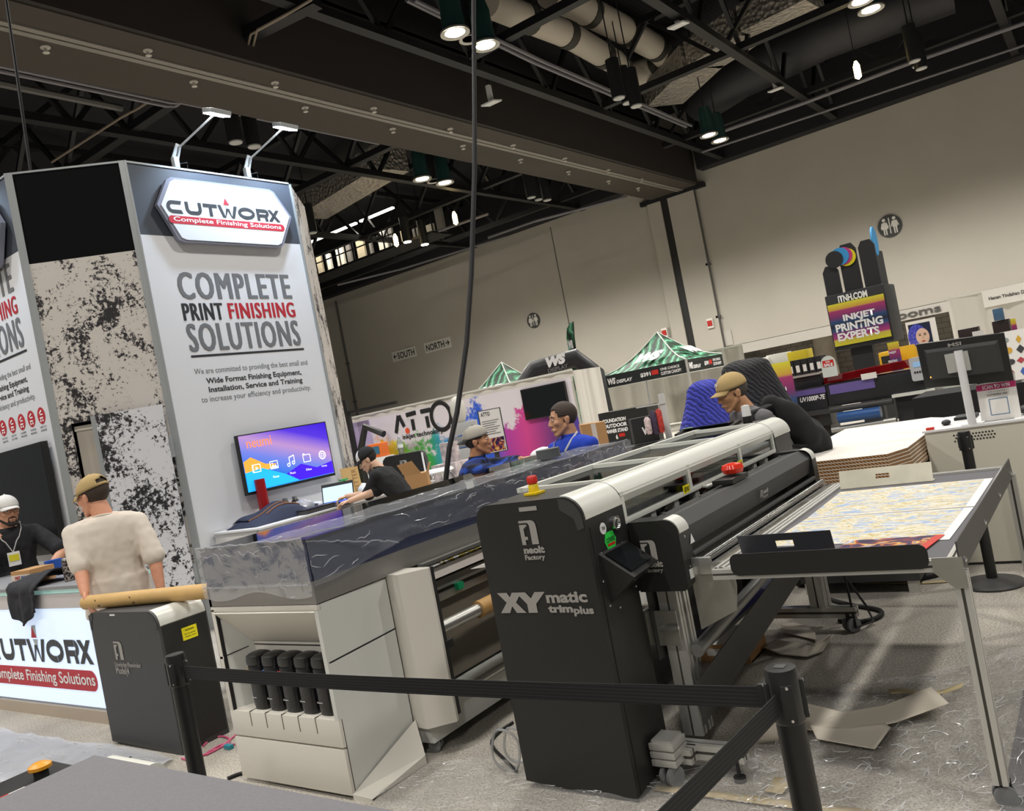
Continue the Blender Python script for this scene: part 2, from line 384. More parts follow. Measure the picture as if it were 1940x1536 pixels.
# conduit runs
def pipe_px(pts, z, r, label, off=None, m=None, cat='pipe', name='conduit_run', n=1, group=None):
    for i in range(n):
        P = [Zp(x, y, z)+V((0.22*i, 0.0, 0)) for x, y in pts]
        obj(name, MB().tube(P, r, 8), m or pipem, label=label, cat=cat, group=group)
pl = mat('conduit_light', '#77757a', 0.45, 0.3)
pipe_px([(-60, 122), (313, 200), (333, 200), (357, 184), (725, 261)], 10.35, 0.05, 'pair of grey conduits with a jog left of the soffit beam', m=pl, n=2, group='jogged conduits')
pipe_px([(313, 188), (717, 272)], 10.5, 0.045, 'straight grey conduit beside the jogged pair', m=pl)
pipe_px([(-40, 150), (230, 205)], 10.6, 0.09, 'thick grey conduit at the upper left')
pipe_px([(770, 0), (1010, 118), (1300, 240)], 10.6, 0.05, 'long conduit right of the soffit beam', m=pl)
pipe_px([(785, 0), (1025, 115), (1310, 238)], 10.6, 0.05, 'second long conduit right of the soffit beam', m=pl)
pipe_px([(1370, 248), (1520, 196), (1700, 128), (1945, 42)], 10.4, 0.07, 'pair of pale conduits running along the right wall', m=pl, n=2, group='conduits along the right wall')
pipe_px([(1330, 288), (1945, 84)], 10.4, 0.05, 'thin pale conduit nearest the right wall', m=pl)
pipe_px([(960, 448), (760, 510), (640, 540)], 10.0, 0.05, 'thin conduit above the left back wall', m=pl)
pipe_px([(925, 405), (790, 452)], 10.0, 0.06, 'pale conduit bundle near the hanging lamps over the left back wall', m=pl)
pipe_px([(1180, 375), (1010, 420), (925, 450)], 9.9, 0.06, 'twin conduit over the back wall beside the soffit', m=pl, n=2, group='twin conduits beside the soffit')
wire = mat('wire_tan', '#7d7264', 0.6)
pipe_px([(590, 0), (540, 30), (475, 65), (468, 95), (463, 98)], 10.3, 0.025, 'loose tan wires hanging from a ceiling bar', m=wire, n=2, cat='wire', name='loose_wire', group='loose ceiling wires')
pipe_px([(330, 162), (260, 206), (230, 222), (98, 307)], 10.4, 0.03, 'pale wire clipped along a cross truss at left', m=wire, cat='wire', name='loose_wire')
beam_px('ceiling_bar', [(470, 66), (600, 0)], 10.5, 0.3, 0.25, 'short dark ceiling bar holding loose wires')
# black ceiling baffles above the walls
st('trim_10', MB().box((-13.4, 35.3, 10.45), (16, 36, 13.4)), darkc)
st('trim_11', MB().box((-62, 35.3, 10.6), (-16.4, 36, 13.4)), darkc)
# insulated ducts
m_ins = mat('duct_insulation', '#b8b0a2', 0.7, bump=0.3, bscale=9); m_band = mat('duct_band', '#38362f', 0.6)
def duct(pts, z, r, bands, label, m=None):
    t = thing('insulated_duct', label, 'duct', Zp(*pts[0], z))
    P = [Zp(x, y, z) for x, y in pts]
    obj('duct_pipe', MB().tube(P, r, 18), m or m_ins, t)
    for i, f in bands:
        a = P[i].lerp(P[i+1], f); d = (P[i+1]-P[i]).normalized()
        obj('band', MB().cyl(a-d*0.16, a+d*0.16, r+0.03, seg=18), m_band, t)
duct([(925, 5), (1080, 68), (1165, 118), (1185, 142), (1210, 148)], 11.6, 0.36, [(0, 0.45), (0, 0.95), (1, 0.7), (2, 0.5)], 'cream insulated duct nearer the soffit beam')
duct([(1040, -15), (1160, 45), (1245, 92), (1262, 112), (1235, 128), (1195, 140)], 12.7, 0.42, [(0, 0.6), (1, 0.3), (1, 0.95), (3, 0.5)], 'cream insulated duct with a hooked end, right of the first')
m_foil, N, L, b = nmat('duct_foil')
tc = N.new('ShaderNodeTexCoord'); vo = N.new('ShaderNodeTexVoronoi'); vo.inputs['Scale'].default_value = 7; L.new(tc.outputs['Object'], vo.inputs['Vector'])
bp = N.new('ShaderNodeBump'); bp.inputs['Strength'].default_value = 0.9; bp.inputs['Distance'].default_value = 0.08; L.new(vo.outputs[0], bp.inputs['Height']); L.new(bp.outputs[0], b.inputs['Normal'])
b.inputs['Base Color'].default_value = (*lin('#a9a39a'), 1); b.inputs['Metallic'].default_value = 0.6; b.inputs['Roughness'].default_value = 0.45
P = [Zp(x, y, 11.9) for x, y in ((1255, 180), (1330, 105), (1420, 45), (1540, -15))]
mb = MB(); prof = [(-0.75, -0.4), (0.75, -0.4), (0.75, 0.4), (-0.75, 0.4)]
for a, c in zip(P, P[1:]): mb.bar(a, c, 1.5, 0.8)
obj('foil_duct', mb, m_foil, label='large quilted silver foil duct at the upper right', cat='duct')
P = [Zp(x, y, 11.9) for x, y in ((585, 395), (690, 330), (740, 300))]
mb = MB()
for a, c in zip(P, P[1:]): mb.bar(a, c, 1.6, 0.9)
obj('foil_duct', mb, m_foil, label='silver foil duct behind the tower, beyond the soffit beam', cat='duct')
P = [Zp(x, y, 12.2) for x, y in ((1325, 190), (1400, 140), (1560, 60), (1800, -30))]
obj('round_duct', MB().tube(P, 0.9, 24), mat('duct_dark', '#2f2f33', 0.5, 0.4), label='big dark round duct at the upper right', cat='duct')
# hanging bay lamps
m_lit = mat('lamp_glow', '#fff4dc', 0.5, emit=28); m_unlit = mat('lamp_lens_off', '#b9bab6', 0.4); m_can = mat('lamp_can', '#17191a', 0.5); m_rim = mat('lamp_rim', '#c9c6bd', 0.3, 0.7)
m_green = mat('lamp_green', '#1e3a38', 0.3)
def bay(px, py, z, lit, style, label, group=None):
    p = Zp(px, py, z+(0.45 if 'between' in label or 'middle' in label else 0))
    t = thing('bay_lamp', label, 'ceiling lamp', p, group)
    r = (0.25 if lit else 0.2) if style == 'dome' else 0.19
    if style == 'dome':
        obj('reflector', MB().lathe(p, [(r, 0.02), (r*0.97, 0.2), (r*0.9, 0.5), (r*0.9, 0.75), (r*0.7, 0.95), (0.06, 1.0)], 20), m_green if lit else m_can, t)
        obj('rim', MB().lathe(p, [(r*0.98, 0.0), (r*1.25, -0.02), (r*1.25, 0.02), (r*0.98, 0.06)], 20), m_rim, t)
    else:
        obj('reflector', MB().lathe(p, [(r, 0.03), (r, 1.1), (0.05, 1.12)], 20), m_can, t)
    obj('lens', MB().lathe(p, [(0, 0.0), (r*0.85, 0.0), (r*0.85, 0.03)], 20), m_lit if lit else m_unlit, t)
    obj('hanger', MB().cyl(p+V((0, 0, 1.0)), V((p.x, p.y, 13.4)), 0.02, seg=6), m_can, t)
    return t
for px, py, lit, sty, lb in ((862, 62, 1, 'dome', 'lit bay lamp, left one of the near pair above the soffit'), (920, 86, 1, 'dome', 'lit bay lamp, right one of the near pair above the soffit'), (890, 74, 0, 'dome', 'unlit bay lamp between the near lit pair'),
    (1650, 18, 1, 'dome', 'lit bay lamp at the top right edge, lower of the pair'), (1632, 2, 1, 'dome', 'lit bay lamp at the top right edge, upper of the pair'), (1343, 256, 1, 'dome', 'lit bay lamp before the right wall, left of its pair'), (1364, 266, 1, 'dome', 'lit bay lamp before the right wall, right of its pair'),
    (800, 339, 1, 'dome', 'lit bay lamp beyond the soffit, left of its pair'), (843, 346, 1, 'dome', 'lit bay lamp beyond the soffit, right of its pair'), (822, 343, 0, 'dome', 'unlit bay lamp between the lit pair beyond the soffit'),
    (772, 459, 1, 'can', 'lit black can lamp over the left back wall, left of its pair'), (805, 464, 1, 'can', 'lit black can lamp over the left back wall, right of its pair'),
    (1173, 187, 0, 'can', 'unlit black can lamp, left of the trio below the cream ducts'), (1190, 196, 0, 'can', 'unlit black can lamp, middle of the trio below the cream ducts'), (1206, 202, 0, 'can', 'unlit black can lamp, right of the trio below the cream ducts'),
    (1733, 117, 0, 'can', 'unlit black can lamp, left of the trio at the right wall'), (1739, 126, 0, 'can', 'unlit black can lamp, middle of the trio at the right wall'), (1746, 131, 0, 'can', 'unlit black can lamp, right of the trio at the right wall'),
    (447, 271, 0, 'can', 'unlit lamp above the white tower, left of two'), (482, 279, 0, 'can', 'unlit lamp above the white tower, right of two'),
    (1007, 375, 0, 'can', 'unlit lamp over the back wall beside the soffit, left of three'), (1021, 379, 0, 'can', 'unlit lamp over the back wall beside the soffit, middle of three'), (1037, 380, 0, 'can', 'unlit lamp over the back wall beside the soffit, right of three'),
    (592, 442, 0, 'can', 'unlit can lamp just right of the white tower')):
    bay(px, py, 9.5, lit, sty, lb)
m_bulb = mat('bulb_warm', '#ffdf9a', 0.5, emit=14)
for px, py, lb in ((1624, 134, 'small glowing emergency bulb before the right wall top'), (862, 414, 'small glowing bulb left of the hanging cable'), (750, 456, 'small glowing bulb near the lit gallery')):
    p = Zp(px, py, 9.9); t = thing('emergency_bulb', lb, 'lamp', p)
    obj('bulb', MB().lathe(p, [(0, -0.28), (0.1, -0.2), (0.1, 0.15), (0.04, 0.3)], 10), m_bulb, t); obj('hanger', MB().cyl(p+V((0, 0, 0.3)), V((p.x, p.y, 13.4)), 0.012, seg=6), m_can, t)
for px, py, z, lb in ((1285, 48, 10.4, 'white wireless access point on the truss at upper right'), (1470, 170, 10.4, 'white wireless access point beside the right truss'), (931, 195, 10.2, 'white wireless access point in front of the soffit face')):
    p = Zp(px, py, z); t = thing('access_point', lb, 'access point', p)
    obj('bracket', MB().box(p+V((-0.06, -0.06, 0.05)), p+V((0.06, 0.06, 0.5))), white_pl, t); obj('rod', MB().box((p.x-0.01, p.y-0.01, p.z+0.5), (p.x+0.01, p.y+0.01, 13.4)), m_can, t); obj('antenna_plate', MB().obox(p, (1, 0, 0), (0, 1, 0.2), (0, -0.2, 1), 0.45, 0.45, 0.05, 0.01), white_pl, t)
# lit gallery behind, at the far left
g0 = Zp(610, 470, 9.6); 
t = thing('gallery_catwalk', 'lit steel catwalk gallery high behind the white tower', 'catwalk', (-27.5, 27.5, 9.9))
obj('walkway', MB().box((-34, 28.2, 9.9), (-23, 29.6, 10.0)), tm, t)
for i in range(12): obj('post', MB().box((-34+i, 28.2, 10), (-33.95+i, 28.25, 11.1)), tm, t)
for i in range(2): obj('rail', MB().box((-34, 28.2, 10.5+0.55*i), (-23, 28.25, 10.55+0.55*i)), tm, t)
gp = [mat('gallery_beige', '#b0a58d', 0.8), mat('gallery_white', '#d9d5ca', 0.8), mat('gallery_grey', '#6d6a66', 0.7)]
random.seed(4)
for i in range(14):
    xx = -33.5+i*0.75; obj('panel', MB().box((xx, 29.5, 10.05), (xx+random.uniform(0.2, 0.6), 29.62, 10.5+random.uniform(0.2, 1.1))), random.choice(gp), t)
m_tube = mat('fluorescent', '#fff6e2', 0.5, emit=9)
for i in range(3): obj('strip_light', MB().box((-32.6+2.5*i, 28.6, 11.75), (-30.4+2.5*i, 28.75, 11.83)), m_tube, t)
for ii in range(3):
    l = bpy.data.lights.new('gallery_light', 'AREA'); l.energy = 60; l.size = 2; l.size_y = 0.15; l.shape = 'RECTANGLE'; l.color = (1, 0.93, 0.8)
    lo = bpy.data.objects.new('gallery_light', l); COL.objects.link(lo); lo.location = (-31.5+2.5*ii, 28.7, 11.7)
# hanging cables
bk = mat('cable_black', '#161616', 0.6)
P = [Dp(x, y, d) for x, y, d in ((897, -30, 7.6), (899, 200, 7.4), (899, 330, 7.3), (893, 520, 7.2), (884, 650, 7.1), (866, 780, 7.0), (851, 850, 6.9), (845, 905, 6.9), (848, 990, 6.9))]
P = [V((P[0].x, P[0].y, 13.38))] + P; P.append(V((P[-1].x, P[-1].y, 0.02)))
obj('drop_cable', MB().tube(P, [0.02]*3+[0.022]*6+[0.03, 0.03], 8), bk, label='thick black power cable hanging from the ceiling in front of the back wall', cat='cable')
p = Dp(47, 316, 9.1); p2 = Dp(12, 0, 9.0)
obj('drop_cable', MB().tube([V((p2.x, p2.y, 13.38)), p2, V(p)+V((0, 0, -1.2))], 0.018, 8), bk, label='thin dark cable hanging behind the left tower corner', cat='cable')
# signs on the back wall
m_signd = mat('sign_dark', '#3f3f3d', 0.6); m_signw = mat('sign_white', '#dcdad2', 0.6); m_ink = mat('ink_black', '#191919', 0.6)
FW = Face((-45, 35.98, 0), (1, 0, 0), (0, 0, 1))
def person_icon(cx, cy, s, dress):
    o = [circ(cx, cy+0.30*s, 0.075*s, n=12)]
    if dress: o += [[(cx-0.06*s, cy+0.2*s), (cx+0.06*s, cy+0.2*s), (cx+0.15*s, cy-0.1*s), (cx-0.15*s, cy-0.1*s)]]
    else: o += [[(cx-0.1*s, cy+0.2*s), (cx+0.1*s, cy+0.2*s), (cx+0.1*s, cy-0.08*s), (cx-0.1*s, cy-0.08*s)]]
    for d in (-1, 1):
        o += [[(cx+d*0.1*s, cy+0.2*s), (cx+d*0.17*s, cy-0.04*s), (cx+d*0.13*s, cy-0.05*s), (cx+d*0.06*s, cy+0.15*s)], [(cx+d*0.01*s, cy-0.08*s), (cx+d*0.075*s, cy-0.08*s), (cx+d*0.07*s, cy-0.36*s), (cx+d*0.02*s, cy-0.36*s)]]
    return o
for (px, py, rad, lb) in ((1686, 428, 0.45, 'round dark restroom sign on the right wall'), (1011, 607, 0.4, 'round dark restroom sign on the left wall section')):
    u, w = FW.hit(px, py); c = FW.p(u, w)
    t = thing('restroom_sign', lb, 'sign', c)
    obj('disc', MB().cyl(c, c+V((0, -0.03, 0)), rad, seg=36), m_signd, t)
    ic = person_icon(u-0.19*rad/0.45, w, rad*2, True)+person_icon(u+0.19*rad/0.45, w, rad*2, False)+[[(u-0.02, w-0.3*rad/0.45), (u+0.02, w-0.3*rad/0.45), (u+0.02, w+0.33*rad/0.45), (u-0.02, w+0.33*rad/0.45)]]
    FW.shape(ic, m_signw, t, 'pictogram', 0.036)
for txt, (x0, y0, x1, y1), lb in (('SOUTH', (742, 668, 792, 682), 'white SOUTH sign with left arrow on the back wall'), ('NORTH', (804, 654, 855, 648), 'white NORTH sign with right arrow on the back wall')):
    u, w = FW.hit((x0+x1)/2, (y0+y1)/2-2 if txt == 'SOUTH' else 653); 
    u0 = FW.hit(x0, y0)[0]; u1 = FW.hit(x1, y1)[0]; w0 = 6.0
    t = thing('direction_sign', lb, 'sign', FW.p((u0+u1)/2, w0))
    obj('board', MB().slab(FW.q(u0, w0-0.3, u1, w0+0.3, 0.03), 0.03), m_signw, t)
    a = 0.45 if txt == 'SOUTH' else 0.12; e = 0.12 if txt == 'SOUTH' else 0.5
    FW.text(txt, u0+a, w0-0.19, u1-e, w0+0.19, m_ink, t, lift=0.035)
    d = 1 if txt == 'SOUTH' else -1; ax = u0+0.1 if d > 0 else u1-0.1
    FW.shape([[(ax, w0), (ax+d*0.12, w0+0.14), (ax+d*0.17, w0+0.12), (ax+d*0.09, w0), (ax+d*0.17, w0-0.12), (ax+d*0.12, w0-0.14)], [(ax+d*0.05, w0+0.03), (ax+d*0.3, w0+0.03), (ax+d*0.3, w0-0.03), (ax+d*0.05, w0-0.03)]], m_ink, t, 'arrow', 0.036)
FB = Face((-14, 35.93, 0), (1, 0, 0), (0, 0, 1))
u1, w1 = FB.hit(1783, 585); u0, _ = FB.hit(1657, 612)
t = letters('Restrooms', FB.q(u0-0.7, 2.2, u1, 2.5), mat('letter_grey', '#4c4b48', 0.6), None, 'wall_lettering', lift=0.01)
finish(t, 'grey restrooms lettering on the bulkhead behind the printing booth', 'lettering')
for px, py, lb in ((1349, 612, 'small red and white fire alarm box on the right wall'), (1263, 630, 'small red fire alarm box left of the dark wall slot')):
    u, w = FW.hit(px, py); c = FW.p(u, w); t = thing('fire_alarm', lb, 'alarm', c)
    obj('box', MB().box(c+V((-0.15, -0.06-0.2, -0.22)), c+V((0.15, 0, 0.22)), 0.01), m_signw, t); obj('strobe', MB().box(c+V((-0.11, -0.29, -0.12)), c+V((0.11, -0.25, 0.12))), mat('alarm_red', '#b5231c', 0.5), t)
u, w = FW.hit(1377, 640); FW.shape([[(u-0.25, w-0.35), (u+0.25, w-0.35), (u+0.25, w+0.35), (u-0.25, w+0.35)]], wall_lo, None, 'trim_12', 0.01, 0.01).update_tag()
bpy.data.objects['trim_12']['kind'] = 'structure'
# ------------------------------------------------------------------ shared looks of the machines
m_blk = mat('black_powder_coat', '#242423', 0.42, spec=0.4, bump=0.05, bscale=400)
m_blk2 = mat('dark_grey_coat', '#3a3a3a', 0.5, bump=0.05, bscale=400)
m_logo = mat('logo_grey', '#9c9994', 0.5)
m_wht = mat('machine_white', '#d9d5cb', 0.35)
m_wht2 = mat('machine_white_cool', '#d3d4cf', 0.35)
m_seam = mat('seam_black', '#1a1a1a', 0.7)
m_beam = mat('machine_warm_grey', '#8d8a86', 0.4, 0.3)
m_cov = mat('cover_white', '#d7d8d0', 0.35)
m_rub = mat('rubber_black', '#1b1b1b', 0.6)
m_wheel = mat('wheel_grey', '#7d7f80', 0.5)
m_red = mat('signal_red', '#c8281e', 0.35)
m_yel = mat('signal_yellow', '#e5c412', 0.4)
m_scr = mat('screw_steel', '#c9c9c6', 0.25, 0.9)
def neolt(F, x, y, s, parent, text=True, m=None):
    m = m or m_logo
    A = [(0, 1.2), (0, 1.08), (0.47, 1.08), (0.56, 1.02), (0.6, 0.92), (0.6, 0), (1.0, 0), (1.0, 0.86), (0.97, 1.03), (0.9, 1.13), (0.78, 1.19), (0.66, 1.2)]
    Fq = [(0, 0), (0.24, 0), (0.24, 0.24), (0.4, 0.24), (0.4, 0.4), (0.24, 0.4), (0.24, 0.82), (0.34, 0.82), (0.34, 0.9), (0.45, 0.9), (0.45, 1.0), (0, 1.0)]
    F.shape([[(x+a*s, y+b*s) for a, b in A], [(x+a*s, y+b*s) for a, b in Fq]], m, parent, 'emblem', 0.003)
    if text:
        F.text('neolt', x, y-0.45*s, x+1.25*s, y-0.08*s, m, parent, bold=0.06, lift=0.003)
        F.text('Factory', x, y-0.83*s, x+1.2*s, y-0.5*s, m, parent, bold=0.04, lift=0.003)
def caster(name, x, y, parent, h=0.09, r=0.04, ang=0.0, w=0.05):
    d = V((math.cos(ang), math.sin(ang), 0)); s_ = V((-d.y, d.x, 0)); c = V((x, y, r))
    o = obj(name, MB().bar(V((x, y, r*1.1)), V((x, y, h)), 0.035).bar(c+s_*0.006-d*0.0+V((0, 0, r*0.9)), c-s_*0.006+V((0, 0, r*0.9)), 0.05), m_rub, parent)
    for sg in (-1, 1):
        a = c+s_*sg*w*0.2; b = c+s_*sg*w*0.5
        obj('wheel', MB().tube([a, a, b, b], [r*0.6, r, r, r*0.55], 20), m_wheel, o)
    return o
def profile(mb, a, b, w=0.045, h=0.045, up=(0, 0, 1)):
    """aluminium extrusion with a groove on each side"""
    a = V(a); b = V(b); r, u, n = frame(b-a, up); q = 0.22
    for i in (-1, 1):
        for j in (-1, 1):
            g = min(w, h)*0.11; ww = w/2-g; hh = h/2-g; c = (a+b)/2+r*i*(g+ww/2)+u*j*(g+hh/2); mb.obox(c, r, u, n, ww, hh, (b-a).length)
    mb.m(1).obox((a+b)/2, r, u, n, w*0.84, h*0.84, (b-a).length-0.002); mb.m(0)
    return mb
m_prof = [mat('aluminium_profile', '#c6c5c0', 0.35, 0.5), mat('profile_groove_shade', '#4e4c47', 0.5, 0.4)]  # darker second colour paints the shade inside the extrusion grooves
# ------------------------------------------------------------------ cutter-trimmer, its tall black cabinet in front
T = thing('vertical_trimmer', 'long black sheet trimmer with clear hood, tall front cabinet lettered XY matic trimplus', 'cutting machine', (-1.9, 4.0, 0))
X0, X1, Y0, Y1, ZT = -2.32, -1.776, 2.764, 3.085, 1.236
out = [(X0, 0.03), (X1, 0.0), (X1, ZT-0.09)]
out += [(X1-0.09+0.09*math.cos(a), ZT-0.09+0.09*math.sin(a)) for a in [PI/2*i/8 for i in range(1, 9)]]
out += [(X0+0.07+0.07*math.cos(a), ZT-0.07+0.07*math.sin(a)) for a in [PI/2+PI/2*i/6 for i in range(7)]]
cab = obj('cabinet', MB().prism(out, (0, Y0, 0), (1, 0, 0), (0, 0, 1), (0, Y1-Y0, 0)), m_blk, T, smooth=30)
prof = [(X1-0.10+0.105*math.cos(a), ZT-0.1+0.105*math.sin(a)) for a in [PI/2*i/10 for i in range(0, 11)]]
prof = prof+[(x-0.02*((x-(X1-0.1))/0.105), z-0.012) for x, z in prof[::-1]]
obj('corner_cover', MB().prism(prof, (0, Y0+0.012, 0), (1, 0, 0), (0, 0, 1), (0, Y1-Y0-0.02, 0)), m_cov, T, smooth=30, label='white rounded corner cover')
for xx, dx, lb in ((X1-0.105, 1, 'right'), (X0+0.085, -1, 'left')):
    pts = [(xx, ZT-0.004)] + [(xx+dx*(0.0+0.1*math.sin(a)), ZT-0.1+0.096*math.cos(a)) for a in [PI/2*i/6 for i in range(1, 7)]]+[(xx+dx*0.1, ZT-0.13), (xx+dx*0.07, ZT-0.14), (xx+dx*0.06, ZT-0.09), (xx, ZT-0.05)]
    if dx > 0: obj('corner_plate', MB().prism(pts, (0, Y0-0.002, 0), (1, 0, 0), (0, 0, 1), (0, 0.003, 0)), m_blk2, T)
FF = Face((X0, Y0, 0), (1, 0, 0), (0, 0, 1))
obj('top_label', MB().slab(FF.q(0.24, 1.195, 0.33, 1.213, 0.002), 0.001), m_logo, T)
neolt(FF, 0.225, 1.055, 0.085, T)
Xl = [[(0.0, 0), (0.095, 0.0), (0.128, 0.055), (0.165, 0), (0.262, 0), (0.175, 0.085), (0.245, 0.165), (0.15, 0.165), (0.122, 0.128), (0.097, 0.165), (-0.005, 0.165), (0.078, 0.085)],
      [(0.285, 0.0), (0.375, 0.0), (0.375, 0.07), (0.48, 0.165), (0.38, 0.165), (0.333, 0.115), (0.285, 0.165), (0.19, 0.165), (0.285, 0.07)]]
x0, y0 = FF.hit(949, 1163); s = 0.52
FF.shape([[(x0+0.005+a*s, y0+0.005+b*s*1.02) for a, b in p] for p in Xl], m_logo, T, 'lettering', 0.003)
FF.text('matic', FF.hit(1036, 1142)[0]+0.003, FF.hit(1036, 1142)[1], FF.hit(1115, 1142)[0], FF.hit(1115, 1119)[1], m_logo, T, bold=0.04, lift=0.003)
FF.text('trim', FF.hit(1036, 1142)[0]+0.003, FF.hit(1036, 1163)[1]+0.006, FF.hit(1088, 1163)[0], FF.hit(1036, 1146)[1], m_logo, T, bold=0.05, lift=0.003)
FF.text('plus', FF.hit(1089, 1163)[0], FF.hit(1089, 1167)[1], FF.hit(1127, 1163)[0], FF.hit(1100, 1146)[1]-0.004, m_logo, T, bold=0.04, lift=0.003)
screw_ring(FF, [(0.05, 1.19), (0.35, 1.21), (0.02, 1.0), (0.52, 0.93), (0.015, 0.62), (0.525, 0.1), (0.02, 0.1), (0.52, 0.62)], 0.006, m_seam, T)
obj('panel_seam', MB().box((X1, Y0+0.03, 0.02), (X1+0.002, Y0+0.036, 1.1)), m_seam, T)
FS = Face((X1, Y0, 0), (0, 1, 0), (0, 0, 1))
t3 = FS.hit(1134, 968)
for i, c in enumerate(('#2f8f57', '#e8e8e8', '#d93a2b')):
    obj('flag_sticker', MB().slab(FS.q(0.085+0.06*i, 1.135, 0.145+0.06*i, 1.155, 0.002), 0.001), mat('flag_'+c[1:], c, 0.4), T)
c = FS.p(*FS.hit(1161, 990)); obj('pressure_gauge', MB().lathe(c, [(0.028, 0), (0.03, 0.02), (0.026, 0.022), (0.026, 0.016), (0, 0.016)], 24, (1, 0, 0)), steel, T)
obj('gauge_needle', MB().bar(c+V((0.018, -0.01, -0.012)), c+V((0.018, 0.01, 0.012)), 0.004, 0.002), m_ink, T)
c = FS.p(*FS.hit(1142, 1001)); st_ = obj('round_sticker', MB().cyl(c, c+V((0.002, 0, 0)), 0.024, seg=24), white_pl, T)
u, w = FS.uv(c); FS.text('TW', u-0.014, w-0.008, u+0.014, w+0.008, m_ink, T, lift=0.004)
u, w = FS.hit(1156, 1023); mg = mat('sticker_green', '#35d94f', 0.4)
obj('green_sticker', MB().prism([(u-0.045, w), (u-0.03, w+0.036), (u+0.03, w+0.036), (u+0.045, w), (u+0.03, w-0.036), (u-0.03, w-0.036)], FS.o, FS.r, FS.u, FS.n*0.002), mg, T)
FS.text('CUTWORX', u-0.035, w-0.006, u+0.035, w+0.014, m_ink, T, lift=0.004); FS.shape([[(u-0.03, w-0.02), (u+0.03, w-0.02), (u+0.03, w-0.01), (u-0.03, w-0.01)]], m_red, T, 'sticker_band', 0.004)
# screen console on the side
k = [FS.px(*p) for p in ((1137, 1058), (1181, 1043), (1220, 1075), (1180, 1092), (1155, 1140))]
a0, a1, bt, b1 = V((X1, 2.82, 0.985)), V((X1, 3.06, 0.985)), V((X1, 2.85, 0.775)), V((X1, 3.05, 0.80))
f0, f1 = V((X1+0.12, 2.86, 0.875)), V((X1+0.12, 3.08, 0.885))
con = MB(); con.poly([a0, f0, f1, a1]); con.poly([a0, bt, f0]); con.poly([a1, f1, b1]); con.poly([f0, bt, b1, f1]); con.poly([a0, a1, b1, bt])
obj('screen_console', con, m_blk, T, smooth=0)
n_ = (f0-a0).cross(a1-a0).normalized(); n_ = n_ if n_.x > 0 else -n_
def bil(u_, v_): return a0.lerp(a1, u_).lerp(f0.lerp(f1, u_), v_)
sc = MB().slab([bil(0.1, 0.1)+n_*0.004, bil(0.9, 0.1)+n_*0.004, bil(0.9, 0.85)+n_*0.004, bil(0.1, 0.85)+n_*0.004], 0.003)
obj('screen', sc, mat('screen_off', '#15181a', 0.08), T)
screw_ring(FS, [FS.uv(FS.px(*p)) for p in ((1139, 1049), (1171, 1060), (1178, 1029), (1143, 1101), (1175, 1150), (1156, 1147), (1205, 1110), (1158, 1040))], 0.006, m_scr, T)
# emergency stop on top
e = Zp(1049, 929, ZT+0.0); e = V((-2.12, 2.95, ZT))
es = obj('emergency_stop', MB().box(e+V((-0.035, -0.035, 0)), e+V((0.035, 0.035, 0.012)), 0.003).lathe(e+V((0, 0, 0.012)), [(0.024, 0), (0.022, 0.03), (0.018, 0.035)], 18), m_yel, T, label='yellow base of the red emergency button')
obj('push_button', MB().lathe(e+V((0, 0, 0.045)), [(0.016, 0), (0.024, 0.006), (0.024, 0.03), (0.018, 0.038), (0, 0.04)], 18), m_red, es)
# hood: white tube, frames, clear panes
YA, YB, HX, HB = 3.09, 5.1, -1.78, -2.30
tube_p = [(HX-0.10+0.105*math.cos(a), 1.135+0.105*math.sin(a)) for a in [PI*0.1+PI*0.4*i/8 for i in range(9)]]
tube_p += [(x*1.0-0.012, z-0.03) for x, z in tube_p[::-1]]
obj('hood_front_tube', MB().prism(tube_p, (0, YA, 0), (1, 0, 0), (0, 0, 1), (0, YB-YA, 0)), m_cov, T, smooth=40)
fr = MB(); z0, z1 = 1.045, 1.165
fr.box((HX-0.03, YA, z0), (HX, YB, z0+0.022), 0.003)
for yy in (YA, 3.79, 4.5, YB-0.03): fr.box((HX-0.03, yy, z0+0.022), (HX-0.002, yy+0.03, z1+0.02))
fr.box((HX-0.03, YA, z1), (HX-0.004, YB, z1+0.016))
obj('hood_front_frame', fr, m_cov, T)
m_pane = clear('hood_acrylic', '#c9cccc', 0.16, 0.03)
obj('hood_front_pane', MB().box((HX-0.018, YA+0.02, z0+0.01), (HX-0.014, YB-0.02, z1+0.01)), m_pane, T, label='clear acrylic front pane')
fr = MB(); zt = 1.243
fr.bar((HX-0.1, YA, zt-0.01), (HX-0.1, YB, zt-0.01), 0.03, 0.02); fr.bar((HB, YA, zt), (HB, YB+0.3, zt), 0.035, 0.022)
for yy in (YA+0.015, 3.75, 4.42, YB-0.015): fr.bar((HX-0.1, yy, zt-0.006), (HB, yy, zt), 0.03, 0.02)
obj('hood_top_frame', fr, m_cov, T)
obj('hood_top_pane', MB().box((HX-0.1, YA+0.02, zt-0.016), (HB, YB-0.02, zt-0.012)), m_pane, T, label='clear acrylic top pane')
obj('hood_handle', MB().tube([(HX+0.002, 3.92, z0+0.008), (HX+0.02, 3.93, z0+0.004), (HX+0.03, 4.0, z0+0.002), (HX+0.02, 4.07, z0+0.004), (HX+0.002, 4.08, z0+0.008)], 0.008, 8), m_cov, T)
u = Face((HX, 3.74, z0), (0, 1, 0), (0, 0, 1))
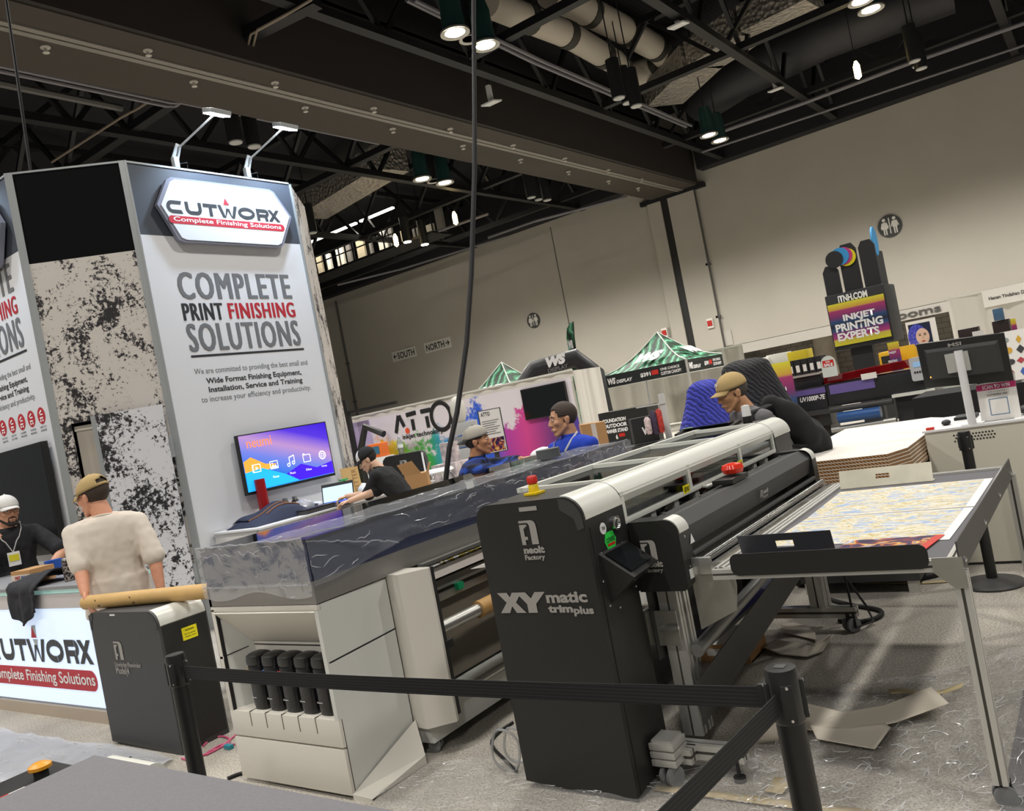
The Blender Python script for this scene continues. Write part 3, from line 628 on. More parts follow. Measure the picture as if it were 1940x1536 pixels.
for yy, lb in ((3.70, 1), (4.44, 2)):
    obj('warning_label', MB().slab([(HX+0.001, yy, z0+0.01), (HX+0.001, yy+0.075, z0+0.012), (HX+0.001, yy+0.075, z0+0.05), (HX+0.001, yy, z0+0.05)], 0.002), mat('label_yellow', '#f2e60c', 0.5), T)
    letters('EXI', [(HX+0.001, yy+0.012, z0+0.02), (HX+0.001, yy+0.062, z0+0.02), (HX+0.001, yy+0.062, z0+0.042), (HX+0.001, yy+0.012, z0+0.042)], m_ink, T, lift=0.003)
# inside the hood
obj('inner_bed', MB().box((HB+0.02, YA, 0.93), (HX-0.12, YB, 0.97)), m_blk2, T)
obj('rear_wall', MB().box((HB-0.02, YA, 0.5), (HB, YB, 1.225)), m_blk, T)
obj('gantry_rail', profile(profile(MB(), (-1.93, YA, 1.03), (-1.93, YB, 1.03), 0.045, 0.07), (-2.1, YA, 1.1), (-2.1, YB, 1.1), 0.05, 0.09), m_prof, T)
random.seed(8)
mh = MB()
for yy in (3.25, 3.5, 4.05, 4.75):
    mh.box((-1.95, yy, 1.0), (-1.84, yy+0.07, 1.09), 0.004)
obj('cutting_head', mh, mat('head_grey', '#8a8c8a', 0.4, 0.5), T)
for yy, c in ((3.82, m_blk), (4.0, m_red), (4.55, m_blk)):
    obj('cutting_motor', MB().box((-1.92, yy, 1.0), (-1.83, yy+0.09, 1.11), 0.006).cyl((-1.88, yy+0.045, 1.11), (-1.88, yy+0.045, 1.16), 0.03), c, T)
for yy in (3.4, 3.9):
    P = [V((-1.83+0.02*math.sin(q*3), yy+q*0.16, 1.06-0.05*math.sin(q*PI))) for q in [i/10 for i in range(11)]]
    obj('air_hose', MB().tube(P, 0.012, 8), m_rub, T)
for yy in (3.2, 3.35, 3.6, 3.85, 4.2, 4.4, 4.7, 4.9):
    obj('rail_bracket', MB().box((HX-0.05, yy, 0.985), (HX-0.01, yy+0.05, 1.045)).box((HX-0.02, yy+0.01, 0.985), (HX+0.03, yy+0.03, 1.005)), m_prof, T)
# far end cabinet of the hood
ofar = [(-2.4, 0.62), (X1, 0.62), (X1, ZT-0.1)]+[(X1-0.1+0.1*math.cos(a), ZT-0.1+0.1*math.sin(a)) for a in [PI/2*i/8 for i in range(1, 9)]]+[(-2.4, ZT)]
obj('end_cabinet', MB().prism(ofar, (0, YB, 0), (1, 0, 0), (0, 0, 1), (0, 0.3, 0)), m_blk2, T, smooth=30)
prof2 = [(x+0.002, z+0.002) for x, z in prof]
obj('corner_cover', MB().prism(prof2, (0, YB, 0), (1, 0, 0), (0, 0, 1), (0, 0.3, 0)), m_cov, T, smooth=30, label='white rounded corner cover at the far end')
# front feed module
MX, MY, MZ = -1.545, 3.09, 0.75
def mod_out(z0_): return [(X1-0.004, z0_), (MX, z0_), (MX, 1.02)]+[(MX-0.03+0.03*math.cos(a), 1.02+0.03*math.sin(a)) for a in [PI/2*i/5 for i in range(1, 6)]]+[(X1-0.004, 1.05)]
mo = [(X1+0.004, MZ), (MX-0.02, MZ), (MX, MZ+0.02), (MX, 0.99)]+[(MX-0.06+0.06*math.cos(a), 0.99+0.06*math.sin(a)) for a in [PI/2*i/6 for i in range(1, 7)]]+[(X1+0.004, 1.05)]
obj('module_end', MB().prism(mo, (0, MY, 0), (1, 0, 0), (0, 0, 1), (0, 0.1, 0)), m_blk, T, smooth=30)
obj('module_end', MB().prism(mo, (0, 5.0, 0), (1, 0, 0), (0, 0, 1), (0, 0.08, 0)), m_blk, T, smooth=30)
cv = [(MX-0.06+0.063*math.cos(a), 0.99+0.063*math.sin(a)) for a in [PI/2*i/8 for i in range(9)]]; cv = cv+[(x-0.008, z-0.01) for x, z in cv[::-1]]
for yy, dd in ((MY+0.008, 0.092), (5.0, 0.072)): obj('corner_cover', MB().prism(cv, (0, yy, 0), (1, 0, 0), (0, 0, 1), (0, dd, 0)), m_cov, T, smooth=30, label='small white corner cover on the feed module')
FM = Face((X1, MY, 0), (1, 0, 0), (0, 0, 1))
neolt(FM, FM.hit(1219, 1059)[0], FM.hit(1219, 1061)[1], 0.07, T)
screw_ring(FM, [(0.1, 1.035), (0.21, 0.95), (0.2, 0.86)], 0.005, m_scr, T)
FE = Face((MX, MY, 0), (0, 1, 0), (0, 0, 1))
obj('type_label', MB().slab(FE.q(0.03, 0.79, 0.075, 0.83, 0.002), 0.001), white_pl, T)
obj('warning_label', MB().poly([FE.p(0.085, 0.925, 0.003), FE.p(0.13, 0.925, 0.003), FE.p(0.1075, 0.965, 0.003)], FE.n*0.001), white_pl, T)
screw_ring(FE, [(0.05, 0.965), (0.05, 0.84)], 0.005, m_scr, T)
hp = [(-1.735, 1.03), (-1.61, 1.045), (-1.555, 0.995), (-1.575, 0.905), (-1.60, 0.90), (-1.60, 0.97), (-1.735, 1.0)]
obj('module_cover', MB().prism(hp, (0, MY+0.1, 0), (1, 0, 0), (0, 0, 1), (0, 5.0-MY-0.1, 0)), m_blk2, T, smooth=20, label='dark grey sloped cover over the rollers')
FC = Face(V((-1.575, 3.2, 0.905)), (0, 1, 0), (V((-1.555, 0, 0.995))-V((-1.575, 0, 0.905))))
fx = Face(V((-1.5545, 3.2, 0.94)), (0, 1, 0), (0.02, 0, 0.09))
neolt(fx, 0.88, 0.0, 0.032, T, text=False); fx.text('neolt', 0.925, 0.01, 1.0, 0.035, m_logo, T, bold=0.05, lift=0.003); fx.text('Factory', 0.925, -0.018, 1.0, 0.005, m_logo, T, lift=0.003)
screw_ring(Face((-1.73, 3.2, 1.04), (0, 1, 0), (1, 0, 0.1)), [(0.1+0.4*i, 0.03) for i in range(5)], 0.008, m_scr, T)
obj('pinch_roller', MB().cyl((-1.555, 3.19, 0.875), (-1.555, 5.0, 0.875), 0.014, seg=12), m_blk2, T)
rl = clear('roller_tyre', '#6a6d70', 0.2, 0.1)
for i in range(9):
    yy = 3.22+0.2*i
    obj('roller_sleeve', MB().lathe((-1.555, yy, 0.875), [(0.018, 0), (0.027, 0.005), (0.027, 0.1), (0.018, 0.105)], 16, (0, 1, 0)), m_rub if i % 2 else mat('roller_grey', '#3b3d40', 0.25), T)
obj('steel_bar', MB().cyl((-1.505, 3.17, 0.85), (-1.505, 4.98, 0.85), 0.018, seg=12).box((-1.535, 3.17, 0.805), (-1.465, 4.98, 0.83)).box((-1.475, 3.17, 0.82), (-1.455, 4.98, 0.838)), steel, T, label='bright steel feed bar')
obj('bar_end', MB().box((-1.545, 3.15, 0.80), (-1.46, 3.175, 0.87), 0.004), alu, T)
# red hand knob on its block
kb = V((-1.655, 4.02, 1.05))
hk = obj('knob_block', MB().box(kb+V((-0.06, -0.12, 0)), kb+V((0.05, 0.1, 0.025)), 0.003), m_blk, T)
obj('hand_knob', MB().lathe(kb+V((0, 0.03, 0.03)), [(0.02, 0), (0.05, 0.008), (0.058, 0.03), (0.05, 0.05), (0.02, 0.058), (0, 0.055)], 24), mat('knob_red', '#d8321c', 0.2), hk)
# galvanised bracket plates and legs
obj('bracket_plate', MB().prism([(0, 0), (0.17, 0.08), (0.19, 0.18), (0.19, 0.235), (0, 0.235)], (-1.56, 3.16, 0.565), (1, 0, 0), (0, 0, 1), (0, 0.006, 0)), galv, T)
screw_ring(Face((-1.56, 3.158, 0.565), (1, 0, 0), (0, 0, 1)), [(0.06, 0.2), (0.15, 0.2)], 0.01, m_scr, T)
for yy, lx in ((3.19, -1.695), (4.85, -1.62)):
    obj('leg', profile(MB(), (lx, yy, 0.1), (lx, yy, 0.77), 0.09, 0.045, (0, 1, 0)), m_prof, T)
    obj('leg', profile(MB(), (lx, yy+0.07, 0.1), (lx, yy+0.07, 0.77), 0.09, 0.045, (0, 1, 0)), m_prof, T)
obj('foot_beam', profile(MB(), (-1.74, 3.05, 0.1), (-1.42, 3.05, 0.1), 0.06, 0.06), m_prof, T)
obj('foot_beam', profile(MB(), (-1.95, 3.0, 0.1), (-1.62, 3.0, 0.1), 0.06, 0.06), m_prof, T)
obj('foot_beam', profile(MB(), (-1.95, 4.85, 0.11), (-1.41, 4.85, 0.11), 0.06, 0.06), m_prof, T)
blk = MB()
for i in range(3): blk.box((-1.765, 2.9, 0.085+0.033*i), (-1.655, 3.02, 0.113+0.033*i), 0.003)
blk.box((-1.755, 2.91, 0.08), (-1.665, 3.01, 0.19))
obj('caster_block', blk, m_prof, T)
caster('caster', -1.70, 2.93, T, 0.09, 0.042, 1.2, 0.06); caster('caster', -1.45, 4.83, T, 0.09, 0.042, 0.9, 0.06)
obj('levelling_foot', MB().cyl((-1.45, 3.02, 0.02), (-1.45, 3.02, 0.1), 0.008, seg=8).cyl((-1.45, 3.02, 0), (-1.45, 3.02, 0.02), 0.025), m_rub, T)
obj('clamp_plate', MB().box((-1.79, 3.13, 0.505), (-1.65, 3.138, 0.655)).box((-1.80, 3.12, 0.505), (-1.79, 3.19, 0.655)), galv, T)
obj('clamp_bolt', MB().cyl((-1.72, 3.11, 0.585), (-1.72, 3.135, 0.585), 0.01, seg=8).bar((-1.72, 3.115, 0.585), (-1.64, 3.115, 0.588), 0.014), m_scr, T)
# lower guide plates between the legs
obj('guide_tube', MB().cyl((-1.62, 3.2, 0.46), (-1.62, 4.83, 0.60), 0.03, seg=14), mat('tube_grey', '#8f8f8e', 0.35, 0.5), T)
obj('guide_plate', MB().slab([(-1.60, 3.1, 0.18), (-1.60, 4.8, 0.42), (-1.60, 4.8, 0.58), (-1.60, 3.1, 0.36)], 0.004), m_blk2, T)
obj('rear_plate', MB().slab([(-1.75, 3.1, 0.45), (-1.75, 5.0, 0.45), (-1.75, 5.0, 1.0), (-1.75, 3.1, 1.0)], 0.004), m_blk, T)
obj('rear_tray', MB().box((-2.25, 3.1, 0.3), (-1.8, 4.85, 0.32)), m_blk, T)
for yy in (3.6, 3.7, 4.0, 4.1): obj('sheet_fork', MB().box((-1.70, yy, 0.46), (-1.66, yy+0.03, 0.62)), m_rub, T)
obj('air_regulator', MB().box((-1.55, 4.8, 0.62), (-1.5, 4.84, 0.68)).cyl((-1.525, 4.82, 0.54), (-1.525, 4.82, 0.62), 0.016), mat('regulator', '#8c8f8e', 0.3, 0.4), T)
# lamp-like sensor and flat tablet on the hood's far top
e = V((-1.98, 5.25, ZT)); 
b = obj('signal_beacon', MB().cyl(e, e+V((0, 0, 0.05)), 0.03, seg=18), m_blk, T); obj('beacon_lens', MB().lathe(e+V((0, 0, 0.05)), [(0.03, 0), (0.026, 0.07), (0.0, 0.075)], 18), mat('beacon_white', '#e4e4e4', 0.3), b)
mt = thing('flat_tablet', 'black flat tablet lying on the far end of the trimmer hood', 'tablet', (-2.25, 5.2, ZT+0.02))
obj('body', MB().slab([(-2.45, 5.12, ZT+0.01), (-2.05, 5.14, ZT+0.01), (-2.05, 5.32, ZT+0.03), (-2.45, 5.3, ZT+0.03)], 0.02), m_blk, mt)
obj('screen', MB().slab([(-2.43, 5.135, ZT+0.0125), (-2.07, 5.155, ZT+0.0125), (-2.07, 5.305, ZT+0.0305), (-2.43, 5.285, ZT+0.0305)], 0.002), mat('screen_off'), mt) if False else obj('screen', MB().box((-2.43, 5.16, ZT+0.03), (-2.08, 5.28, ZT+0.034)), MATS['screen_off'], mt)
# ------------------------------------------------------------------ catch table in front of the trimmer
K = thing('catch_table', 'grey topped catch table on aluminium legs with black edge plates', 'table', (-0.95, 3.9, 0))
m_ktop = mat('table_grey', '#55545a', 0.6)
obj('table_top', MB().box((-1.36, 3.07, 0.815), (-0.56, 4.86, 0.838)), m_ktop, K)
fr = MB()
profile(fr, (-1.40, 3.04, 0.83), (-0.53, 3.04, 0.83), 0.04, 0.04); profile(fr, (-1.40, 4.88, 0.83), (-0.53, 4.88, 0.83), 0.04, 0.04)
profile(fr, (-0.545, 3.04, 0.83), (-0.545, 4.88, 0.83), 0.04, 0.04); profile(fr, (-1.385, 3.04, 0.83), (-1.385, 4.88, 0.83), 0.04, 0.04)
profile(fr, (-1.365, 3.05, 0.83), (-1.365, 4.88, 0.835), 0.04, 0.03)
obj('frame', fr, m_prof, K)
fp = rrect(-1.315, 0.825, -0.612, 0.91, 0.03)
obj('edge_plate', MB().prism(fp, (0, 3.012, 0), (1, 0, 0), (0, 0, 1), (0, 0.005, 0)), m_blk, K, label='black edge plate along the front of the table')
FK = Face((-1.315, 3.012, 0), (1, 0, 0), (0, 0, 1)); screw_ring(FK, [(0.09, 0.85), (0.34, 0.85), (0.61, 0.85)], 0.011, m_scr, K)
obj('edge_plate', MB().slab([(-0.52, 3.02, 0.80), (-0.52, 4.87, 0.80), (-0.52, 4.84, 0.895), (-0.52, 3.02, 0.91)], 0.005), m_blk2, K, label='dark edge plate along the right end of the table')
screw_ring(Face((-0.52, 3.02, 0.8), (0, 1, 0), (0, 0, 1)), [(0.08, 0.03), (0.65, 0.03), (1.2, 0.03), (1.75, 0.03)], 0.011, m_scr, K)
obj('gusset_plate', MB().prism([(-0.605, 0.86), (-0.512, 0.86), (-0.512, 0.755), (-0.548, 0.755), (-0.605, 0.81)], (0, 3.014, 0), (1, 0, 0), (0, 0, 1), (0, 0.004, 0)), galv, K)
screw_ring(Face((0, 3.014, 0), (1, 0, 0), (0, 0, 1)), [(-0.585, 0.845), (-0.53, 0.845), (-0.53, 0.81), (-0.53, 0.775)], 0.009, m_scr, K)
for yy in (3.045, 4.86):
    lg = obj('leg', profile(MB(), (-0.53, yy, 0.085), (-0.53, yy, 0.81), 0.045, 0.045, (0, 1, 0)), m_prof, K)
    caster('caster', -0.53, yy+0.02, K, 0.085, 0.036, 0.3, 0.045)
for yy in (3.3, 4.6): obj('support_arm', MB().box((-1.45, yy, 0.785), (-0.55, yy+0.04, 0.812)), m_prof, K)
# ------------------------------------------------------------------ prints, poster and plates on the table
m_flor, N, L, b = nmat('floral_print')
tc = N.new('ShaderNodeTexCoord'); mp = N.new('ShaderNodeMapping'); mp.inputs['Scale'].default_value = (3.2, 9, 1); mp.inputs['Rotation'].default_value = (0, 0, 0.5); L.new(tc.outputs['Object'], mp.inputs[0])
n1 = N.new('ShaderNodeTexNoise'); n1.inputs['Scale'].default_value = 2.2; n1.inputs['Detail'].default_value = 8; n1.inputs['Distortion'].default_value = 1.6; L.new(mp.outputs[0], n1.inputs['Vector'])
r1 = ramp(N, [(0.34, '#8fa6c8'), (0.43, '#8fa6c8'), (0.455, '#d6d2c6'), (0.50, '#d4d0bf'), (0.53, '#a88f34'), (0.56, '#cdbf86'), (0.60, '#d8d4c6')]); L.new(n1.outputs[0], r1.inputs[0]); L.new(r1.outputs[0], b.inputs['Base Color']); b.inputs['Roughness'].default_value = 0.5
paper = mat('paper_white', '#e9e6e0', 0.6)
def sheet(q, z, lab, m, mg=0.05):
    t = thing('printed_sheet', lab, 'print', (q[0][0], q[0][1], z))
    P = [V((x, y, z)) for x, y in q]
    obj('paper', MB().slab(P, 0.0015), paper, t)
    def bl(u_, v_): return P[0].lerp(P[1], u_).lerp(P[3].lerp(P[2], u_), v_)+V((0, 0, 0.0006))
    obj('printed_pattern', MB().quad([bl(0.0, 0.02), bl(1-mg, 0.02), bl(1-mg, 0.98), bl(0.0, 0.98)]), m, t)
sheet([(-1.33, 3.42), (-0.60, 3.36), (-0.585, 3.93), (-1.30, 3.95)], 0.841, 'floral patterned print on the catch table, nearer one under the poster', m_flor)
sheet([(-1.30, 3.965), (-0.585, 3.95), (-0.58, 4.62), (-1.31, 4.62)], 0.8405, 'floral patterned print on the catch table, farther one beside the bare metal plate', m_flor)
m_post, N, L, b = nmat('dark_poster')
tc = N.new('ShaderNodeTexCoord'); n1 = N.new('ShaderNodeTexNoise'); n1.inputs['Scale'].default_value = 9; n1.inputs['Detail'].default_value = 5; n1.inputs['Distortion'].default_value = 2; L.new(tc.outputs['Object'], n1.inputs['Vector'])
r1 = ramp(N, [(0.3, '#191430'), (0.44, '#3b2456'), (0.5, '#b5522a'), (0.55, '#e8c060'), (0.6, '#4a6fb5'), (0.66, '#e8e0e0'), (0.72, '#241638')]); L.new(n1.outputs[0], r1.inputs[0]); L.new(r1.outputs[0], b.inputs['Base Color']); b.inputs['Roughness'].default_value = 0.3
t = thing('poster', 'dark colourful poster with a red edge lying on the floral print', 'poster', (-0.85, 3.25, 0.843))
obj('picture', MB().slab([(-0.99, 3.16, 0.8445), (-0.70, 3.15, 0.8445), (-0.655, 3.43, 0.8445), (-0.98, 3.42, 0.8445)], 0.002), m_post, t)
obj('red_edge', MB().slab([(-0.70, 3.15, 0.8448), (-0.665, 3.15, 0.8448), (-0.625, 3.43, 0.8448), (-0.655, 3.43, 0.8448)], 0.002), m_red, t)
def plate(name, a, bb, h, lab, m, lean, hole):
    a = V(a); bb = V(bb); r_ = (bb-a).normalized(); F_ = Face(a, r_, V((0, lean, 1))); w_ = (bb-a).length
    t = thing(name, lab, 'plate', a)
    mb = MB(); hx0, hx1, hy0, hy1 = hole
    for x0_, y0_, x1_, y1_ in ((0, 0, w_, hy0), (0, hy1, w_, h), (0, hy0, hx0, hy1), (hx1, hy0, w_, hy1)): mb.slab(F_.q(x0_, y0_, x1_, y1_), 0.003)
    obj('sheet_metal', mb, m, t); d = F_.n*-0.05 if lean else F_.n*0.05
    obj('foot_flange', MB().slab([F_.p(0, 0), F_.p(w_, 0), F_.p(w_, 0)+V((0, 0.06, 0.0)), F_.p(0, 0)+V((0, 0.06, 0.0))], 0.003), m, t)
plate('stop_plate', (-1.335, 3.20, 0.842), (-0.965, 3.20, 0.842), 0.105, 'dark metal stop plate with a slot standing at the front of the catch table', mat('dark_sheet_metal', '#4a4b50', 0.38, 0.6), -0.25, (0.15, 0.22, 0.045, 0.075))
plate('stop_plate', (-1.33, 4.70, 0.842), (-0.86, 4.70, 0.842), 0.10, 'bare galvanised stop plate with a slot standing at the back of the catch table', mat('galvanised_pale', '#c3bfae', 0.4, 0.6, var=0.15, vscale=6), 0.35, (0.19, 0.26, 0.035, 0.065))
# ------------------------------------------------------------------ barrier posts and belts
def post_(x, y, lab, base=True, belt_ang=None):
    t = thing('barrier_post', lab, 'barrier post', (x, y, 0))
    obj('base', MB().lathe((x, y, 0), [(0.175, 0), (0.178, 0.012), (0.17, 0.022), (0.05, 0.045), (0, 0.045)], 40), mat('post_base', '#3c3b3c', 0.5), t)
    obj('pole', MB().cyl((x, y, 0.04), (x, y, 0.86), 0.031, seg=28), black, t)
    hd = obj('belt_head', MB().lathe((x, y, 0.84), [(0.032, 0), (0.036, 0.006), (0.036, 0.108), (0.033, 0.118), (0.0, 0.12)], 32), mat('post_head', '#1d1d1e', 0.35), t)
    for k_ in range(4):
        a = k_*PI/2+0.5; d = V((math.cos(a), math.sin(a), 0)); s_ = V((-d.y, d.x, 0))
        obj('belt_clip', MB().obox(V((x, y, 0.888))+d*0.036, s_, (0, 0, 1), d, 0.026, 0.085, 0.012, 0.004), m_rub, hd)
        for zz in (0.855, 0.925): obj('rivet', MB().lathe(V((x, y, zz))+d*0.0415, [(0.004, 0), (0.003, 0.003), (0, 0.003)], 8, d), m_scr, hd)
    return t
LP = (-2.991, 1.684); RP = (-0.69, 1.735)
post_(*LP, 'black belt barrier post in front of the printer, at left'); rp = post_(*RP, 'black belt barrier post nearest the camera, at right')
obj('head_print', MB().box((RP[0]-0.012, RP[1]-0.01, 0.9601), (RP[0]+0.012, RP[1]+0.012, 0.9603)), m_blk2, rp)
post_(-0.826, 5.715, 'black belt barrier post standing by the beige cabinet')
m_belt, N, L, b = nmat('belt_webbing')
tc = N.new('ShaderNodeTexCoord'); wv = N.new('ShaderNodeTexWave'); wv.bands_direction = 'Z'; wv.inputs['Scale'].default_value = 35; L.new(tc.outputs['Object'], wv.inputs[0])
rr = ramp(N, [(0.3, '#141415'), (0.7, '#242426')]); L.new(wv.outputs[0], rr.inputs[0]); L.new(rr.outputs[0], b.inputs['Base Color']); b.inputs['Roughness'].default_value = 0.75
def belt(a, bb, lab, sag=0.012, za=0.89):
    a = V((*a, za)); bb = V((*bb, za)); t = thing('barrier_belt', lab, 'belt', ((a+bb)/2).xy.to_3d())
    d = (bb-a).normalized(); s_ = V((-d.y, d.x, 0)); a2 = a+d*0.045; b2 = bb-d*0.045
    mb = MB(); n = 13
    P = [a2.lerp(b2, i/(n-1))-V((0, 0, sag*4*(i/(n-1))*(1-i/(n-1)))) for i in range(n)]
    for p, q in zip(P, P[1:]): mb.hexa([p-s_*0.001-V((0, 0, 0.024)), p+s_*0.001-V((0, 0, 0.024)), q+s_*0.001-V((0, 0, 0.024)), q-s_*0.001-V((0, 0, 0.024)), p-s_*0.001+V((0, 0, 0.024)), p+s_*0.001+V((0, 0, 0.024)), q+s_*0.001+V((0, 0, 0.024)), q-s_*0.001+V((0, 0, 0.024))])
    obj('webbing', mb, m_belt, t, smooth=0)
    obj('belt_end', MB().obox(b2, s_, (0, 0, 1), d, 0.014, 0.06, 0.025, 0.003), m_rub, t)
    t.location.z = 0; return t
belt(LP, RP, 'black belt stretched between the two front barrier posts')
q = Zp(1305, 1536, 0.86); d_ = (V((q.x, q.y, 0))-V((*RP, 0))).normalized()
e_ = V((*RP, 0))+d_*1.6
belt(RP, (e_.x, e_.y), 'black belt running from the right post towards the camera', 0.01)
# ------------------------------------------------------------------ wide printer, wrapped in clear film
R_ = thing('wide_format_printer', 'long white wide format printer with smoke cover wrapped in clear film and ink bottles', 'printer', (-3.5, 4.0, 0))
CX0, CX1, CY0, CY1 = -3.93, -3.09, 2.45, 5.45
# front housing with the ink recess (frame, slanted ceiling, back wall, ledge)
hb = MB()
hb.box((CX0, CY0, 0.02), (CX1, CY0+0.02, 0.235), 0.004)                       # drawer front
hb.box((CX0, CY0, 0.243), (CX1, CY0+0.02, 0.372), 0.003)
obj('drawer_front', hb, m_wht, R_)
obj('ink_ledge', MB().box((CX0+0.01, CY0+0.018, 0.25), (CX1-0.021, 2.9, 0.374)), m_wht, R_)
obj('recess_back', MB().box((CX0+0.05, 2.60, 0.37), (CX1-0.021, 2.62, 0.72)), m_wht, R_)
obj('recess_hood', MB().slab([(CX0+0.02, CY0+0.005, 0.885), (CX1-0.021, CY0+0.005, 0.885), (CX1-0.021, 2.6, 0.70), (CX0+0.1, 2.6, 0.70)], 0.012), m_wht, R_)
obj('recess_cheek', MB().slab([(CX0+0.025, CY0+0.005, 0.37), (CX0+0.1, 2.6, 0.37), (CX0+0.1, 2.6, 0.70), (CX0+0.025, CY0+0.005, 0.885)], 0.008), m_wht2, R_)
obj('front_frame', MB().box((CX0, CY0, 0.37), (CX0+0.03, CY0+0.02, 0.90), 0.003).box((CX0, CY0, 0.885), (CX1, CY0+0.02, 0.912), 0.003).box((CX0-0.004, CY0+0.0, 0.64), (CX0+0.035, CY0+0.02, 0.652)), m_wht, R_)
obj('recess_seam', MB().box((CX0+0.032, CY0+0.001, 0.372), (CX0+0.036, CY0+0.02, 0.885)).slab([(CX0+0.03, CY0+0.006, 0.648), (CX0+0.098, 2.598, 0.668), (CX0+0.098, 2.598, 0.673), (CX0+0.03, CY0+0.006, 0.653)], 0.002).box((CX0+0.1, 2.596, 0.668), (CX1-0.022, 2.6, 0.672)), m_seam, R_)
for xx in (-3.76, -3.634, -3.505, -3.381, -3.255):
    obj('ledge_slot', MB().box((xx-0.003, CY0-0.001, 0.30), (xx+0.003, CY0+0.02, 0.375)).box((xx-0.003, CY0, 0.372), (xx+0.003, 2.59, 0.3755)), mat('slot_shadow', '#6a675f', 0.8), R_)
# right side panels and the flared foot
sd = MB()
sd.slab([(CX1, CY0+0.021, 0.64), (CX1, 2.9, 0.655), (CX1, 2.9, 0.91), (CX1, CY0+0.021, 0.91)], 0.02)
sd.slab([(CX1, CY0+0.021, 0.02), (CX1, 2.9, 0.10), (CX1, 2.9, 0.648), (CX1, CY0+0.021, 0.632)], 0.02).box((CX1-0.025, CY0, 0.372), (CX1, CY0+0.021, 0.885))
obj('side_panel', sd, m_wht2, R_)
obj('side_seam', MB().box((CX1-0.001, CY0+0.018, 0.03), (CX1+0.0005, CY0+0.0215, 0.37)).slab([(CX1+0.001, CY0+0.01, 0.634), (CX1+0.001, 2.9, 0.65), (CX1+0.001, 2.9, 0.656), (CX1+0.001, CY0+0.01, 0.64)], 0.002), m_seam, R_)
obj('foot_flare', MB().poly([(CX1+0.001, CY0, 0.03), (-2.985, CY0+0.02, 0.01), (-2.985, 2.84, 0.045), (-3.07, 2.9, 0.19)]).poly([(-2.985, CY0+0.02, 0.01), (-2.985, 2.84, 0.0), (-2.985, 2.84, 0.045)]).poly([(CX1+0.001, CY0, 0.0), (-2.985, CY0+0.02, 0.0), (-2.985, CY0+0.02, 0.01), (CX1+0.001, CY0, 0.03)]), m_wht, R_, smooth=0)
pod = [(CX1, 2.905), (-2.99, 2.89), (-2.885, 3.0), (-2.9, 3.03), (CX1, 3.03)]
obj('side_pod', MB().prism(pod, (0, 0, 0.15), (1, 0, 0), (0, 1, 0), (0, 0, 0.775)), m_wht, R_, smooth=0)
obj('pod_edge', MB().prism([(-2.9, 3.03), (-2.905, 3.06), (CX1, 3.06), (CX1, 3.03)], (0, 0, 0.17), (1, 0, 0), (0, 1, 0), (0, 0, 0.75)), m_rub, R_, smooth=0)
bmz = MB(); bmz.hexa([(CX1-0.2, 2.93, 0.06), (-3.0, 2.93, 0.06), (-3.0, CY1, 0.06), (CX1-0.2, CY1, 0.06), (CX1-0.2, 2.93, 0.22), (-3.04, 2.93, 0.22), (-3.04, CY1, 0.22), (CX1-0.2, CY1, 0.22)])
obj('lower_beam', bmz, m_wht2, R_)
for xx, yy in ((-3.0, 2.98), (-3.05, 5.3), (-3.8, 2.9), (-3.8, 5.3)): caster('caster', xx-0.04, yy, R_, 0.07, 0.032, 0.4)
obj('rear_housing', MB().box((CX0, 2.62, 0.06), (-3.25, CY1, 0.91)), m_wht, R_)
obj('far_end_pod', MB().box((-3.26, 5.15, 0.1), (CX1, CY1, 0.91), 0.01), m_wht, R_)
obj('media_web', MB().slab([(-3.16, 3.06, 0.24), (-3.16, 5.15, 0.24), (-3.13, 5.15, 0.80), (-3.13, 3.06, 0.80)], 0.004), mat('media_taupe', '#6b6459', 0.55), R_, label='taupe media hanging down to the take-up roller')
obj('front_lip', MB().slab([(-3.05, 3.05, 0.815), (-3.05, 5.15, 0.815), (-3.06, 5.15, 0.868), (-3.06, 3.05, 0.868)], 0.012), mat('lip_white', '#d5cdc6', 0.3), R_)
mw = obj('printed_media', MB().slab([(-3.07, 3.12, 0.862), (-3.07, 5.15, 0.862), (-3.22, 5.15, 0.91), (-3.22, 3.12, 0.91)], 0.003), paper, R_)
m_dam, N, L, b = nmat('damask_print')
tc = N.new('ShaderNodeTexCoord'); n1 = N.new('ShaderNodeTexNoise'); n1.inputs['Scale'].default_value = 7; n1.inputs['Detail'].default_value = 2; n1.inputs['Distortion'].default_value = 1.5; L.new(tc.outputs['Object'], n1.inputs['Vector'])
r1 = ramp(N, [(0.44, '#e6e3da'), (0.47, '#4b4426'), (0.5, '#b3a04a'), (0.55, '#b3a04a'), (0.57, '#4b4426'), (0.6, '#e6e3da')]); L.new(n1.outputs[0], r1.inputs[0]); L.new(r1.outputs[0], b.inputs['Base Color'])
obj('print_pattern', MB().quad([(-3.068, 3.32, 0.8645), (-3.068, 5.1, 0.8645), (-3.2, 5.1, 0.9085), (-3.2, 3.32, 0.9085)]), m_dam, R_)
obj('media_end', MB().tube([(-3.045, 3.07, 0.86), (-3.08, 3.07, 0.895), (-3.12, 3.07, 0.905), (-3.2, 3.07, 0.91)], 0.02, 8), alu, R_)
obj('guide_rail', MB().bar((-3.03, 3.1, 0.915), (-3.03, 5.2, 0.915), 0.04, 0.018), alu, R_)
obj('loose_corner', MB().slab([(-3.05, 3.5, 0.79), (-3.05, 4.6, 0.79), (-2.98, 4.6, 0.68), (-2.98, 4.2, 0.66)], 0.002), paper, R_, label='loose white corner of the printed sheet')
obj('under_rail', MB().bar((-3.11, 3.06, 0.765), (-3.11, 5.15, 0.765), 0.02, 0.05).bar((-3.10, 3.06, 0.70), (-3.10, 5.15, 0.70), 0.012, 0.04), alu, R_)
mgreen = mat('clip_green', '#0f8a5a', 0.4)
